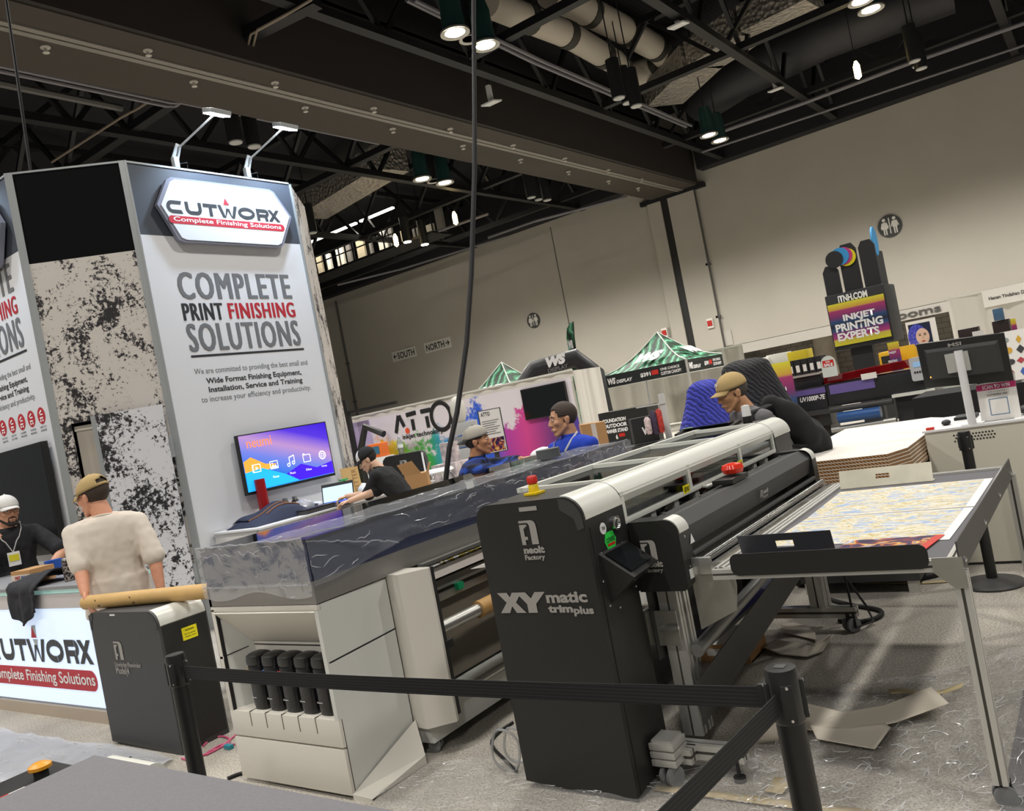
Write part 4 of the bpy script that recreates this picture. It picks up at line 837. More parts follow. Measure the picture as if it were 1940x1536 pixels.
obj('clip', MB().box((-3.1, 3.4, 0.70), (-3.07, 3.45, 0.74), 0.003), mgreen, R_)
obj('take_up_roller', MB().cyl((-2.98, 3.0, 0.585), (-2.98, 5.15, 0.585), 0.034, seg=24), alu, R_)
obj('roller_core', MB().cyl((-2.98, 3.42, 0.585), (-2.98, 5.0, 0.585), 0.046, seg=24), mat('kraft_core', '#a9824a', 0.6), R_, label='brown cardboard core on the roller')
obj('roller_hub', MB().lathe((-2.94, 2.93, 0.565), [(0.05, 0), (0.078, 0.002), (0.08, 0.02), (0.06, 0.03), (0.056, 0.085), (0.0, 0.085)], 28, (0.0, 1, 0)), m_rub, R_)
obj('hub_cap', MB().lathe((-2.94, 2.929, 0.565), [(0.045, 0.0), (0.05, -0.004), (0.042, -0.01), (0, -0.01)], 24, (0, 1, 0)), m_blk, R_)
obj('roller_arm', MB().box((-3.09, 3.04, 0.5), (-2.9, 3.1, 0.54), 0.004).box((-3.09, 3.03, 0.6), (-2.97, 3.09, 0.66), 0.004), m_rub, R_)
obj('clip', MB().box((-3.0, 3.03, 0.635), (-2.96, 3.1, 0.66), 0.003), mgreen, R_)
obj('tension_bar', MB().cyl((-2.99, 3.06, 0.225), (-2.99, 5.2, 0.225), 0.022, seg=16), alu, R_, label='lower silver tension bar')
# grey band, smoke cover, clear film
bz = MB(); bz.box((CX0, CY0, 0.915), (CX1+0.005, CY0+0.02, 1.02)); bz.slab([(CX1+0.005, CY0, 0.915), (-3.04, CY1+0.1, 0.93), (-3.04, CY1+0.1, 1.02), (CX1+0.005, CY0, 1.02)], 0.02); bz.box((CX0, CY0, 0.915), (CX0+0.02, CY1, 1.02))
obj('grey_band', bz, m_beam, R_)
navy = mat('inner_navy', '#3a425a', 0.5); 
obj('inner_deck', MB().box((CX0+0.02, CY0+0.02, 0.985), (-3.11, CY1, 1.0)), navy, R_)
obj('inner_rail', MB().box((-3.45, CY0+0.15, 1.0), (-3.35, CY1-0.1, 1.1)).box((-3.72, CY0+0.1, 1.0), (-3.6, CY1-0.1, 1.18)).box((-3.28, 2.6, 1.0), (-3.16, CY1-0.1, 1.03)), navy, R_)
obj('inner_carriage', MB().box((-3.52, 2.52, 1.0), (-3.2, 2.8, 1.15), 0.01).box((-3.75, 2.6, 1.0), (-3.58, 3.1, 1.17), 0.01), mat('carriage_grey', '#6a6c72', 0.5), R_)
smoke = clear('smoke_cover', '#9298b0', 0.10, 0.05, haze=0.2, hazecol='#8890b0')
smoke_top = clear('smoke_cover_top', '#6a6f7c', 0.20, 0.05)
obj('cover_pane', MB().box((CX0, CY0+0.004, 1.02), (CX1-0.0, CY0+0.008, 1.212)), smoke, R_, label='smoke tinted front pane')
obj('cover_pane', MB().slab([(-3.085, CY0+0.01, 1.02), (-3.045, CY1+0.08, 1.02), (-3.07, CY1+0.08, 1.215), (-3.085, CY0+0.01, 1.212)], 0.004), smoke, R_, label='smoke tinted side pane')
obj('cover_top', MB().box((CX0, CY0, 1.212), (-3.07, CY1+0.08, 1.217)), smoke_top, R_, label='glossy smoke tinted top of the cover')
obj('cover_pane', MB().box((CX0, CY0+0.01, 1.02), (CX0+0.004, CY1, 1.212)), smoke, R_, label='smoke tinted rear pane')
obj('cover_post', MB().box((-3.105, CY0+0.012, 1.02), (-3.09, CY0+0.03, 1.212)), mat('post_grey', '#3c4148', 0.4), R_)
film = clear('cling_film', '#f4f6fa', 0.09, 0.12, bump=0.3, bscale=4.5, haze=0.11)
def wr(p, a, s): return a*(noise.noise(V(p)*s)+0.5*noise.noise(V(p)*s*2.7))
def ff(u_, v_):
    x = CX0-0.012+(CX1-CX0+0.022)*u_; z = 0.965+0.262*v_-0.02*(1-v_)*math.sin(u_*9); p = V((x, CY0-0.008, z)); p.y += -0.006-abs(wr((x*3, 0, z*6), 0.012, 1.7)); return p
fr = MB().grid(ff, 46, 14)
def fs(u_, v_):
    y = CY0-0.012+3.12*u_; lo = 1.0+0.10*min(1, max(0, (u_-0.04)*6))*math.exp(-u_*1.2)-0.05*max(0, u_-0.75)*4*0.5
    z = lo+(1.226-lo)*v_; p = V((-3.075+0.035*u_, y, z)); p.x += 0.012+abs(wr((y*2.5, 3, z*7), 0.02, 1.5))*(1.2-v_); return p
fr.grid(fs, 90, 14)
def ft(u_, v_):
    x = -3.5+(0.44)*v_; y = CY0-0.01+3.1*u_; return V((x, y, 1.222+abs(wr((x*3, y*2, 5), 0.012, 1.6))))
fr.grid(ft, 80, 8)
def fe(u_, v_):
    x = -3.5+0.48*u_; z = 0.95+0.28*v_; return V((x, CY1+0.1+abs(wr((x*6, 2, z*8), 0.03, 1.4)), z))
fr.grid(fe, 20, 12)
fo = obj('clear_film', fr, film, R_, smooth=80, label='wrinkled clear film wrapped round the cover')
ridge = MB()
random.seed(3)
for (x0_, y0_, z0_), (x1_, y1_, z1_) in (((CX0, CY0-0.02, 1.224), (CX1, CY0-0.02, 1.224)), ((CX1, CY0-0.02, 1.226), (-3.045, CY1+0.1, 1.232)), ((CX0, CY0-0.016, 1.015), (CX1, CY0-0.016, 1.012)), ((CX1+0.01, CY0, 1.21), (-3.0, CY0+0.5, 1.08))):
    P = [V((x0_, y0_, z0_)).lerp(V((x1_, y1_, z1_)), i/24)+V((0, random.uniform(-0.004, 0.004), random.uniform(-0.005, 0.005))) for i in range(25)]
    ridge.tube(P, 0.0035, 5)
obj('film_crease', ridge, clear('film_crease', '#e8eaf0', 0.5, 0.12, haze=0.25), R_)
def glint_creases(fn, n, L_, r, parent, m, seed, name='film_glint_creases'):
    random.seed(seed); mb = MB()
    for _ in range(n):
        u_, v_, a = random.random(), random.random(), random.uniform(0, PI); k_ = random.uniform(0.3, 1.0)*L_; P = []
        for j in range(5):
            a += random.uniform(-0.5, 0.5); uu, vv = min(1, max(0, u_+k_*0.25*j*math.cos(a)*fn.au)), min(1, max(0, v_+k_*0.25*j*math.sin(a)*fn.av)); P.append(fn(uu, vv))
        mb.tube(P, [r*0.2, r, r, r, r*0.2], 4)
    return obj(name, mb, m, parent, smooth=80, kind='stuff')
class Surf:
    def __init__(s, f, au, av): s.f, s.au, s.av = f, au, av
    def __call__(s, u_, v_): return s.f(u_, v_)
m_cre = clear('film_glint_white', '#f4f5f8', 0.5, 0.15, haze=0.45, hazecol='#ffffff')  # milky white colour paints the film's glints onto added crease strands
glint_creases(Surf(lambda u_, v_: ff(u_, v_)+V((0, -0.004, 0)), 1.2, 2.0), 22, 0.14, 0.0010, R_, m_cre, 5)
glint_creases(Surf(lambda u_, v_: fs(u_, v_)+V((0.004, 0, 0)), 0.33, 2.0), 45, 0.20, 0.0013, R_, m_cre, 6)
glint_creases(Surf(lambda u_, v_: ft(u_, v_)+V((0, 0, 0.004)), 0.3, 2.0), 40, 0.12, 0.0016, R_, m_cre, 7)
obj('paper_tag', MB().slab([(-3.06, 3.62, 1.222), (-3.055, 3.68, 1.222), (-3.06, 3.68, 1.262), (-3.065, 3.62, 1.262)], 0.001), white_pl, R_)
# grey dish and papers left on the printer top
p = Zp(1040, 866, 1.24); t = thing('tape_roll', 'dark grey tape roll lying on the printer cover before the man in blue polo', 'tape roll', (p.x, p.y, 1.236))
obj('roll', MB().tube([V((p.x, p.y, 1.236)), V((p.x, p.y, 1.236)), V((p.x, p.y, 1.30)), V((p.x, p.y, 1.30))], [0.05, 0.085, 0.085, 0.05], 28), mat('tape_grey', '#55585a', 0.45), t)
# ink bottles
ink = mat('ink_bottle_black', '#1a1a1c', 0.3)
labs = (('Y', '#c9a51a', 'black ink bottle with yellow mark, leftmost in the printer recess'), ('C', '#2a6fc0', 'black ink bottle with blue mark, second from the left in the recess'), ('M', '#c8283c', 'black ink bottle with red mark, third from the left in the recess'), ('', '#dddddd', 'black ink bottle without colour mark, fourth from the left in the recess'), ('', '#18a070', 'black ink bottle at the right end of the recess, mostly hidden'))
for i, (ch, cc, lb) in enumerate(labs):
    x = -3.715+0.1265*i; y = 2.53
    t = thing('ink_bottle', lb, 'bottle', (x, y, 0.375), 'ink bottles in the printer recess')
    mb = MB()
    def sec(w_, d_, z_): return [V((x+w_*math.copysign(abs(math.cos(a))**0.6, math.cos(a)), y+d_*math.copysign(abs(math.sin(a))**0.6, math.sin(a)), z_)) for a in [2*PI*k/24 for k in range(24)]]
    rows = [sec(0.05, 0.05, 0.375), sec(0.054, 0.054, 0.40), sec(0.054, 0.054, 0.59), sec(0.05, 0.05, 0.60)]
    vr = [[mb.b.verts.new(q) for q in r] for r in rows]
    for A, B in zip(vr, vr[1:]):
        for k in range(24): mb._f([A[k], A[(k+1) % 24], B[(k+1) % 24], B[k]])
    mb._f(vr[0][::-1]); mb._f(vr[-1]); obj('body', mb, ink, t)
    mb = MB(); rows = [sec(0.055, 0.055, 0.602), sec(0.057, 0.057, 0.62), sec(0.055, 0.054, 0.645), sec(0.04, 0.036, 0.655)]
    vr = [[mb.b.verts.new(q) for q in r] for r in rows]
    for A, B in zip(vr, vr[1:]):
        for k in range(24): mb._f([A[k], A[(k+1) % 24], B[(k+1) % 24], B[k]])
    mb._f(vr[0][::-1]); mb._f(vr[-1]); obj('cap', mb, ink, t)
    FI = Face((x-0.05, y-0.0548, 0.375), (1, 0, 0), (0, 0, 1))
    if ch: FI.text(ch, 0.01, 0.186, 0.03, 0.21, mat('ink_'+cc[1:], cc, 0.5), t, bold=0.03)
    FI.text('460', 0.01, 0.158, 0.044, 0.178, white_pl, t, bold=0.03); FI.text('Canon', 0.012, 0.06, 0.05, 0.068, white_pl, t)
# ------------------------------------------------------------------ unwinder machine, cardboard tube
U = thing('media_unwinder', 'dark grey unwinder rewinder cabinet lettered Model 4 with a yellow label', 'machine', (-5.1, 2.73, 0))
ux0, ux1, uy0, uy1, uz = -5.50, -4.70, 2.58, 2.90, 0.857
def capo(r1, r2): return [(ux0, 0.02), (ux1, 0.0), (ux1, uz-r2)]+[(ux1-r2+r2*math.cos(a), uz-r2+r2*math.sin(a)) for a in [PI/2*i/8 for i in range(1, 9)]]+[(ux0+r1+r1*math.cos(a), uz-r1+r1*math.sin(a)) for a in [PI/2+PI/2*i/6 for i in range(7)]]
obj('cabinet', MB().prism(capo(0.05, 0.09), (0, uy0, 0), (1, 0, 0), (0, 0, 1), (0, uy1-uy0, 0)), mat('unwinder_grey', '#3f3f41', 0.5), U, smooth=30)
prf = [(ux1-0.09+0.094*math.cos(a), uz-0.09+0.094*math.sin(a)) for a in [PI/2*i/10 for i in range(11)]]; prf = prf+[(x-0.01, z-0.01) for x, z in prf[::-1]]
obj('corner_cover', MB().prism(prf, (0, uy0+0.012, 0), (1, 0, 0), (0, 0, 1), (0, uy1-uy0-0.02, 0)), m_cov, U, smooth=30, label='white rounded corner cover')
obj('side_plate', MB().box((ux1, uy0+0.02, 0.03), (ux1+0.003, uy1-0.01, uz-0.1)), m_blk, U)
FU = Face((ux0, uy0, 0), (1, 0, 0), (0, 0, 1))
for xx, mir in ((0.05, -1), (0.71, 1)):
    obj('corner_plate', MB().prism([(xx, uz-0.004), (xx+mir*0.05, uz-0.02), (xx+mir*0.082 if mir > 0 else xx-0.047, uz-0.07), (xx+mir*0.084 if mir > 0 else xx-0.048, uz-0.11), (xx+mir*0.05 if mir > 0 else xx-0.03, uz-0.115), (xx+mir*0.04 if mir > 0 else xx-0.025, uz-0.06), (xx, uz-0.04)], FU.o-FU.n*-0.001, FU.r, FU.u, FU.n*0.002), m_blk2, U)
neolt(FU, FU.hit(221, 1249)[0], FU.hit(221, 1249)[1], 0.096, U, text=False)
a = FU.hit(219, 1262); c = FU.hit(268, 1262); FU.text('Unwinder/Rewinder', a[0], a[1], c[0], a[1]+0.03, m_logo, U, bold=0.015, lift=0.003)
a = FU.hit(223, 1280); FU.text('Model|4', a[0], a[1], a[0]+0.155, a[1]+0.06, m_logo, U, bold=0.02, lift=0.003)
obj('top_label', MB().slab(FU.q(0.27, uz-0.022, 0.33, uz-0.012, 0.002), 0.001), white_pl, U)
screw_ring(FU, [(0.12, uz-0.015), (0.5, uz-0.02), (0.03, 0.5), (0.77, 0.6), (0.77, 0.3), (0.3, 0.03), (0.68, 0.04)], 0.005, m_seam, U)
FUs = Face((ux1+0.003, uy0, 0), (0, 1, 0), (0, 0, 1))
yl = FUs.q(0.135, 0.635, 0.235, 0.71, 0.002); obj('warning_label', MB().slab(yl, 0.001), MATS['label_yellow'], U)
FUs.text('WARNING', 0.155, 0.687, 0.215, 0.698, m_ink, U, lift=0.004); FUs.text('Do not operate', 0.15, 0.664, 0.222, 0.674, m_ink, U, lift=0.004); FUs.text('without guard', 0.15, 0.648, 0.222, 0.658, m_ink, U, lift=0.004)
m_kraft = mat('kraft_tube', '#c9a468', 0.6, var=0.06, vscale=12)
ta = V((-5.66, 2.655, 0.903)); tb = V((-4.27, 2.86, 0.903)); t = thing('cardboard_tube', 'long brown cardboard tube lying across the top of the grey unwinder', 'tube', (-5.0, 2.75, 0.858))
obj('tube', MB().tube([ta, tb], 0.046, 28), m_kraft, t); d = (tb-ta).normalized()
obj('end_plug', MB().cyl(ta-d*0.002, ta+d*0.01, 0.043, seg=24), mat('kraft_dark', '#b58a4e', 0.7), t)
FT = Face(ta+V((0, -0.0455, 0))+d*0.0, d, (0, 0.1, 1))
for off in (0.16, 0.50):
    o_ = ta+d*off+V((0, -0.044, 0.004)); letters('54"', [o_+d*0.05+V((0, 0.004, -0.03)), o_+d*0.02+V((0, 0.005, 0.026)), o_+d*0.0+V((0, 0.002, 0.016)), o_+d*0.03+V((0, 0.002, -0.034))], m_ink, t, lift=0.004)
obj('machine_cabinet', MB().box((-5.62, 3.5, 0), (-4.95, 3.62, 0.985), 0.008), m_blk, label='plain black cabinet panel standing behind the cardboard tube', cat='cabinet')
# ------------------------------------------------------------------ display tower
TX, TY0, TY1, TH = -7.76, 4.82, 6.97, 4.88
D_ = thing('display_tower', 'tall white exhibition tower with grey header, printed panels and black and white distressed corners', 'display tower', (-8.9, 5.9, 0))
m_tw = mat('tower_print_white', '#d6d7da', 0.55); m_th = mat('tower_header_slate', '#3f454f', 0.55); m_trim = mat('tower_trim_grey', '#a7abac', 0.4, 0.4); m_tblk = mat('tower_black', '#0a0b0d', 0.95, spec=0.15)
m_gr, N, L, b = nmat('distressed_print')
tc = N.new('ShaderNodeTexCoord'); n1 = N.new('ShaderNodeTexNoise'); n1.inputs['Scale'].default_value = 26; n1.inputs['Detail'].default_value = 8; n1.inputs['Roughness'].default_value = 0.75
n2 = N.new('ShaderNodeTexNoise'); n2.inputs['Scale'].default_value = 2.6; n2.inputs['Detail'].default_value = 5; n2.inputs['Distortion'].default_value = 0.6
L.new(tc.outputs['Object'], n1.inputs['Vector']); L.new(tc.outputs['Object'], n2.inputs['Vector'])
ma = N.new('ShaderNodeMath'); ma.operation = 'MULTIPLY_ADD'; ma.inputs[1].default_value = 0.8; L.new(n2.outputs[0], ma.inputs[0]); L.new(n1.outputs[0], ma.inputs[2])
r1 = ramp(N, [(0.0, '#cfc9c2'), (0.94, '#c9c3bc'), (0.965, '#262025'), (1.0, '#1a161a')]); L.new(ma.outputs[0], r1.inputs[0]); L.new(r1.outputs[0], b.inputs['Base Color']); b.inputs['Roughness'].default_value = 0.6
m_gr2 = m_gr.copy(); m_gr2.name = 'distressed_print_white'
for e_, c_ in zip([n for n in m_gr2.node_tree.nodes if n.type == 'VALTORGB'][0].color_ramp.elements, ('#d8d8da', '#d6d6da', '#2c2a2e', '#1a161a')): e_.color = (*lin(c_), 1)
[n for n in m_gr2.node_tree.nodes if n.type == 'VALTORGB'][0].color_ramp.elements[1].position = 0.93; [n for n in m_gr2.node_tree.nodes if n.type == 'VALTORGB'][0].color_ramp.elements[2].position = 0.96
def panel(F_, w_, kind):
    if kind == 'print':
        obj('front_panel', MB().slab(F_.q(0.03, 0, w_-0.03, 4.11), 0.03), m_tw, D_); obj('header_panel', MB().slab(F_.q(0.03, 4.11, w_-0.03, TH-0.02), 0.03), m_th, D_)
        obj('panel_trim', MB().slab(F_.q(0, TH-0.02, w_, TH, 0.01), 0.04).slab(F_.q(0, 0, 0.03, TH, 0.01), 0.04).slab(F_.q(w_-0.03, 0, w_, TH, 0.01), 0.04), m_trim, D_)
    else:
        obj('header_panel', MB().slab(F_.q(0.03, 3.95, w_-0.03, TH-0.02), 0.03), m_tblk, D_); obj('distressed_panel', MB().slab(F_.q(0.03, 0, OPU[0], 3.95), 0.03).slab(F_.q(OPU[0], OPU[2], OPU[1], 3.95), 0.03).slab(F_.q(OPU[1], 0, w_-0.03, 3.95), 0.03), m_gr, D_)
        obj('panel_trim', MB().slab(F_.q(0, TH-0.02, w_, TH, 0.005), 0.035).slab(F_.q(-0.03, 0, 0.045, TH, 0.006), 0.036).slab(F_.q(w_-0.045, 0, w_+0.03, TH, 0.006), 0.036), m_trim, D_)
F1 = Face((TX, TY0, 0), (0, 1, 0), (0, 0, 1)); w1_ = TY1-TY0
F2 = Face((-8.47-w1_, 4.0, 0), (1, 0, 0), (0, 0, 1))
c0 = V((-8.47, 4.0, 0)); c1_ = V((TX, TY0, 0)); F3 = Face(c0, c1_-c0, (0, 0, 1)); w3_ = (c1_-c0).length
d0 = V((TX, TY1, 0)); d1 = V((-8.47, 7.79, 0)); F4 = Face(d0, d1-d0, (0, 0, 1)); w4_ = (d1-d0).length
OPU = (F3.hit(134, 803)[0]+0.0, F3.hit(285, 790)[0], F3.hit(134, 803)[1]); 
panel(F1, w1_, 'print'); panel(F2, w1_, 'print')
# right and rear corners
panel(F3, w3_, 'grunge'); 
obj('distressed_panel', MB().slab(F4.q(0.03, 0, w4_-0.03, TH-0.02), 0.03), m_gr, D_); obj('panel_trim', MB().slab(F4.q(0, 0, 0.05, TH, 0.006), 0.036), m_trim, D_)
obj('inner_core', MB().box((-10.5, 4.3, 0), (-8.6, 7.7, TH-0.1)), m_tblk, D_)
m_cg = mat('tower_text_grey', '#6d6f72', 0.6); m_cr = mat('tower_text_red', '#b3202e', 0.6); m_ck = mat('tower_text_black', '#26282b', 0.6); m_logok = mat('logo_charcoal', '#3a3d42', 0.5)
m_lr = mat('logo_red', '#c22f3f', 0.5)
def cutworx(F_, x0_, x1_, yb, yt, band, parent, lift=0.003, k='#2b2d30'):
    """CUTWORX word with needle mark, optional red band (x0, x1, y0, y1)"""
    W_ = x1_-x0_; h = yt-yb; mk = m_logok; pl = []
    t_ = 0.29*h
    def lt(i): return x0_+W_*i
    polys = []
    # C
    a, bb_ = lt(0), lt(0.125); r = h/2; cx = a+r
    arc = [(cx+r*math.cos(q), yb+r+r*math.sin(q)) for q in [PI/2+PI*i/10 for i in range(11)]]; arci = [(cx+(r-t_)*math.cos(q), yb+r+(r-t_)*math.sin(q)) for q in [PI/2+PI*i/10 for i in range(11)]]
    polys.append([(bb_, yt)]+arc+[(bb_, yb), (bb_-0.01*W_, yb+t_)]+arci[::-1]+[(bb_-0.01*W_, yt-t_)])
    # U
    a, bb_ = lt(0.15), lt(0.285); r = 0.48*h; n_ = 8
    o1 = [(a+r+r*math.cos(q), yb+r+r*math.sin(q)) for q in [PI+PI/2*i/n_ for i in range(n_+1)]]; o2 = [(bb_-r+r*math.cos(q), yb+r+r*math.sin(q)) for q in [1.5*PI+PI/2*i/n_ for i in range(n_+1)]]
    i1 = [(a+r+(r-t_)*math.cos(q), yb+r+(r-t_)*math.sin(q)) for q in [PI+PI/2*i/n_ for i in range(n_+1)]]; i2 = [(bb_-r+(r-t_)*math.cos(q), yb+r+(r-t_)*math.sin(q)) for q in [1.5*PI+PI/2*i/n_ for i in range(n_+1)]]
    polys.append([(a, yt)]+o1+o2+[(bb_, yt), (bb_-t_, yt)]+i2[::-1]+i1[::-1]+[(a+t_, yt)])
    # T
    polys.append([(lt(0.3), yt), (lt(0.42), yt), (lt(0.42), yt-t_), (lt(0.3), yt-t_)]); m0 = lt(0.36); polys.append([(m0-t_/2, yt-t_), (m0+t_/2, yt-t_), (m0+t_/2, yb), (m0-t_/2, yb)])
    # W
    w0, w1, wm = lt(0.425), lt(0.6), lt(0.512)
    polys += [[(w0, yt), (w0+t_*1.1, yt), (lt(0.485), yb), (lt(0.485)-t_*0.9, yb)], [(lt(0.485)-t_*0.2, yb), (lt(0.485), yb), (wm+t_*0.3, yb+0.75*h), (wm-t_*0.5, yb+0.75*h)], [(w1-t_*1.1, yt), (w1, yt), (lt(0.54)+t_*0.9, yb), (lt(0.54), yb)], [(wm-t_*0.3, yb+0.75*h), (wm+t_*0.5, yb+0.75*h), (lt(0.54)+t_*0.2, yb), (lt(0.54), yb)]]
    # O
    cx, cy, rx, ry = lt(0.68), (yb+yt)/2, 0.078*W_, h/2
    o = circ(cx, cy, rx, ry, 24); inn = circ(cx, cy, rx-t_, ry-t_, 24)
    for i in range(24): polys.append([o[i], o[(i+1) % 24], inn[(i+1) % 24], inn[i]])
    # R
    a = lt(0.775); e_ = lt(0.88); polys += [[(a, yb), (a+t_, yb), (a+t_, yt), (a, yt)], [(a, yt), (e_-0.2*h, yt), (e_-0.2*h, yt-t_), (a, yt-t_)], [(a+t_, yb+0.3*h), (e_-0.2*h, yb+0.3*h), (e_-0.2*h, yb+0.3*h+t_*0.9), (a+t_, yb+0.3*h+t_*0.9)], [(e_-0.35*h, yb+0.35*h), (e_-0.35*h+t_, yb+0.35*h), (e_, yb), (e_-t_, yb)]]
    cy = yb+0.65*h; ro = 0.35*h; o = circ(e_-0.2*h, cy, ro, ro, 10, -PI/2, PI/2); inn = circ(e_-0.2*h, cy, ro-t_*0.95, ro-t_*0.95, 10, -PI/2, PI/2)
    for i in range(10): polys.append([o[i], o[i+1], inn[i+1], inn[i]])
    # X
    a, e_ = lt(0.885), lt(1.0); polys += [[(a, yt), (a+t_*1.2, yt), (e_, yb), (e_-t_*1.2, yb)], [(e_-t_*1.2, yt), (e_, yt), (a+t_*1.2, yb), (a, yb)]]
    F_.shape(polys, mk, parent, 'word_mark', lift)
    nd = [(wm-0.032*W_, yt+0.05*h), (wm, yt+0.10*h), (wm+0.005*W_, yt+0.05*h+0.0*h), (wm-0.01*W_, yt+0.62*h)]
    F_.shape([[(wm-0.03*W_, yt+0.06*h), (wm+0.022*W_, yt+0.06*h), (wm-0.008*W_, yt+0.6*h)]], m_lr, parent, 'red_needle', lift+0.001)
    F_.shape([[(wm+0.022*W_, yt+0.06*h), (wm+0.03*W_, yt+0.62*h), (wm-0.008*W_, yt+0.6*h)], [(wm-0.02*W_, yt), (wm+0.03*W_, yt), (wm+0.01*W_, yb+0.5*h)]], mat('needle_pale', '#b9c3c6', 0.4), parent, 'pale_needle', lift+0.001)
    if band:
        bx0, bx1, by0, by1, tx0, tx1, ty0, ty1 = band
        F_.shape([rrect(bx0, by0, bx1, by1, (by1-by0)*0.49)], m_lr, parent, 'red_band', lift)
        F_.text('Complete Finishing Solutions', tx0, ty0, tx1, ty1, mat('text_white', '#f2f2f2', 0.5), parent, bold=0.015, lift=lift+0.002)
def tower_print(F_, icons):
    pq = thing('logo_plaque', 'raised white Cutworx plaque on the header of the '+('left' if icons else 'right')+' tower face', 'plaque', F_.p(1.06, 4.0))
    hexo = [(0.24, 4.42), (0.40, 4.70), (0.46, 4.735), (1.74, 4.735), (1.80, 4.71), (2.0, 4.42), (1.80, 4.06), (1.74, 4.03), (0.48, 4.03), (0.42, 4.05)]
    def off(k_): return [(1.12+(x-1.12)*k_, 4.38+(y-4.38)*(k_-(1-k_)*0.6)) for x, y in hexo]
    obj('back_plate', MB().prism(off(1.0), F_.p(0, 0, 0.03), F_.r, F_.u, F_.n*0.05), mat('plaque_edge', '#8c8fa0', 0.4, 0.2), pq)
    obj('face_plate', MB().prism(off(0.955), F_.p(0, 0, 0.08), F_.r, F_.u, F_.n*0.01), mat('plaque_white', '#dfe4ea', 0.4), pq)
    cutworx(F_, 0.335, 1.81, 4.335, 4.475, (0.335, 1.85, 4.225, 4.31, 0.39, 1.80, 4.235, 4.30), pq, 0.092)
    dz = 0.333 if icons else 0.0
    def tx(s, a, b_, m, bold=0.03, sp=1.0, hv=0.0): F_.text(s, a[0], a[1]+dz, b_[0], b_[1]+dz, m, D_, bold=bold, lift=0.002, spacing=sp, heavy=hv)
    tx('COMPLETE', (0.345, 3.43), (1.845, 3.725), m_cg, 0.0, 1.16, 0.05)
    tx('PRINT', (0.345, 3.20), (0.845, 3.385), m_ck, 0.0, 1.14, 0.05); tx('FINISHING', (0.91, 3.205), (1.845, 3.385), m_cr, 0.0, 1.16, 0.05)
    tx('SOLUTIONS', (0.345, 2.86), (1.85, 3.165), m_cg, 0.0, 1.16, 0.05)
    F_.shape([[(0.345, 2.80+dz), (1.87, 2.80+dz), (1.87, 2.825+dz), (0.345, 2.825+dz)]], m_ck, D_, 'rule_line')
    tx('We are committed to providing the best small and', (0.35, 2.60), (1.88, 2.68), m_cg, 0.005); tx('Wide Format Finishing Equipment,', (0.47, 2.49), (1.76, 2.57), m_ck, 0.025)
    tx('Installation, Service and Training', (0.48, 2.395), (1.755, 2.475), m_ck, 0.025); tx('to increase your efficiency and productivity.', (0.37, 2.295), (1.86, 2.375), m_cg, 0.005)
    if icons:
        for i, (s1, s2) in enumerate((('PARTS &', 'SUPPLIES'), ('CHANNEL', 'BENDERS'), ('LASER', 'MACHINES'), ('XY', 'CUTTERS'), ('HOT & COLD', 'LAMINATORS'))):
            cx = 1.911-0.224*i; cz = 2.463
            F_.shape([circ(cx, cz, 0.082, 0.086, 28)], m_cr, D_, 'icon_disc')
            F_.shape([rrect(cx-0.035, cz-0.03, cx+0.035, cz-0.015, 0.006), rrect(cx-0.02, cz+0.005, cx+0.04, cz+0.018, 0.005), circ(cx-0.02, cz-0.05, 0.013, n=12), circ(cx+0.025, cz-0.05, 0.013, n=12), [(cx-0.035, cz+0.03), (cx+0.015, cz+0.06), (cx+0.028, cz+0.045), (cx-0.028, cz+0.02)]], MATS['text_white'], D_, 'icon_mark', 0.004)
            F_.text(s1, cx-0.065, 2.34, cx+0.065, 2.36, m_cg, D_); F_.text(s2, cx-0.065, 2.305, cx+0.065, 2.325, m_cg, D_)

tower_print(F1, False); tower_print(F2, True)
# open service door and what stands inside it
dl = thing('service_door', 'open narrow tower door covered in the black and white distressed print', 'door', F3.p(0.7, 0, 0.2))
ua, ub = F3.hit(186, 790)[0], F3.hit(312, 780)[0]; zt_ = F3.hit(186, 788)[1]
obj('leaf', MB().slab(F3.q(ua, 0.0, ub, zt_, 0.12), 0.04), m_gr2, dl); obj('leaf_edge', MB().slab(F3.q(ua-0.045, 0.0, ua, zt_, 0.115), 0.035), m_trim, dl); obj('hinge', MB().slab(F3.q(ub-0.01, 0.5, ub+0.03, 0.7, 0.09), 0.12), m_trim, dl)
obj('hinge', MB().slab(F3.q(ub-0.01, 1.8, ub+0.03, 2.0, 0.09), 0.12), m_trim, dl)
u0 = F3.hit(138, 812)[0]; z0 = F3.hit(150, 812)[1]
ic = thing('storage_cabinet', 'beige metal cabinet seen through the open tower doorway', 'cabinet', F3.p(0.3, 0, -0.1))
bx = MB().hexa(F3.q(OPU[0]+0.02, 0.0, OPU[0]+0.36, z0-0.02, -0.30)+F3.q(OPU[0]+0.02, 0.0, OPU[0]+0.36, z0-0.02, -0.06)); obj('body', bx, mat('cabinet_beige', '#b9b1a4', 0.5), ic)
obj('vent_cap', MB().hexa(F3.q(OPU[0]+0.01, z0-0.02, OPU[0]+0.37, z0+0.03, -0.31)+F3.q(OPU[0]+0.01, z0-0.02, OPU[0]+0.37, z0+0.03, -0.05)), mat('cap_cream', '#cfc8ba', 0.5), ic)
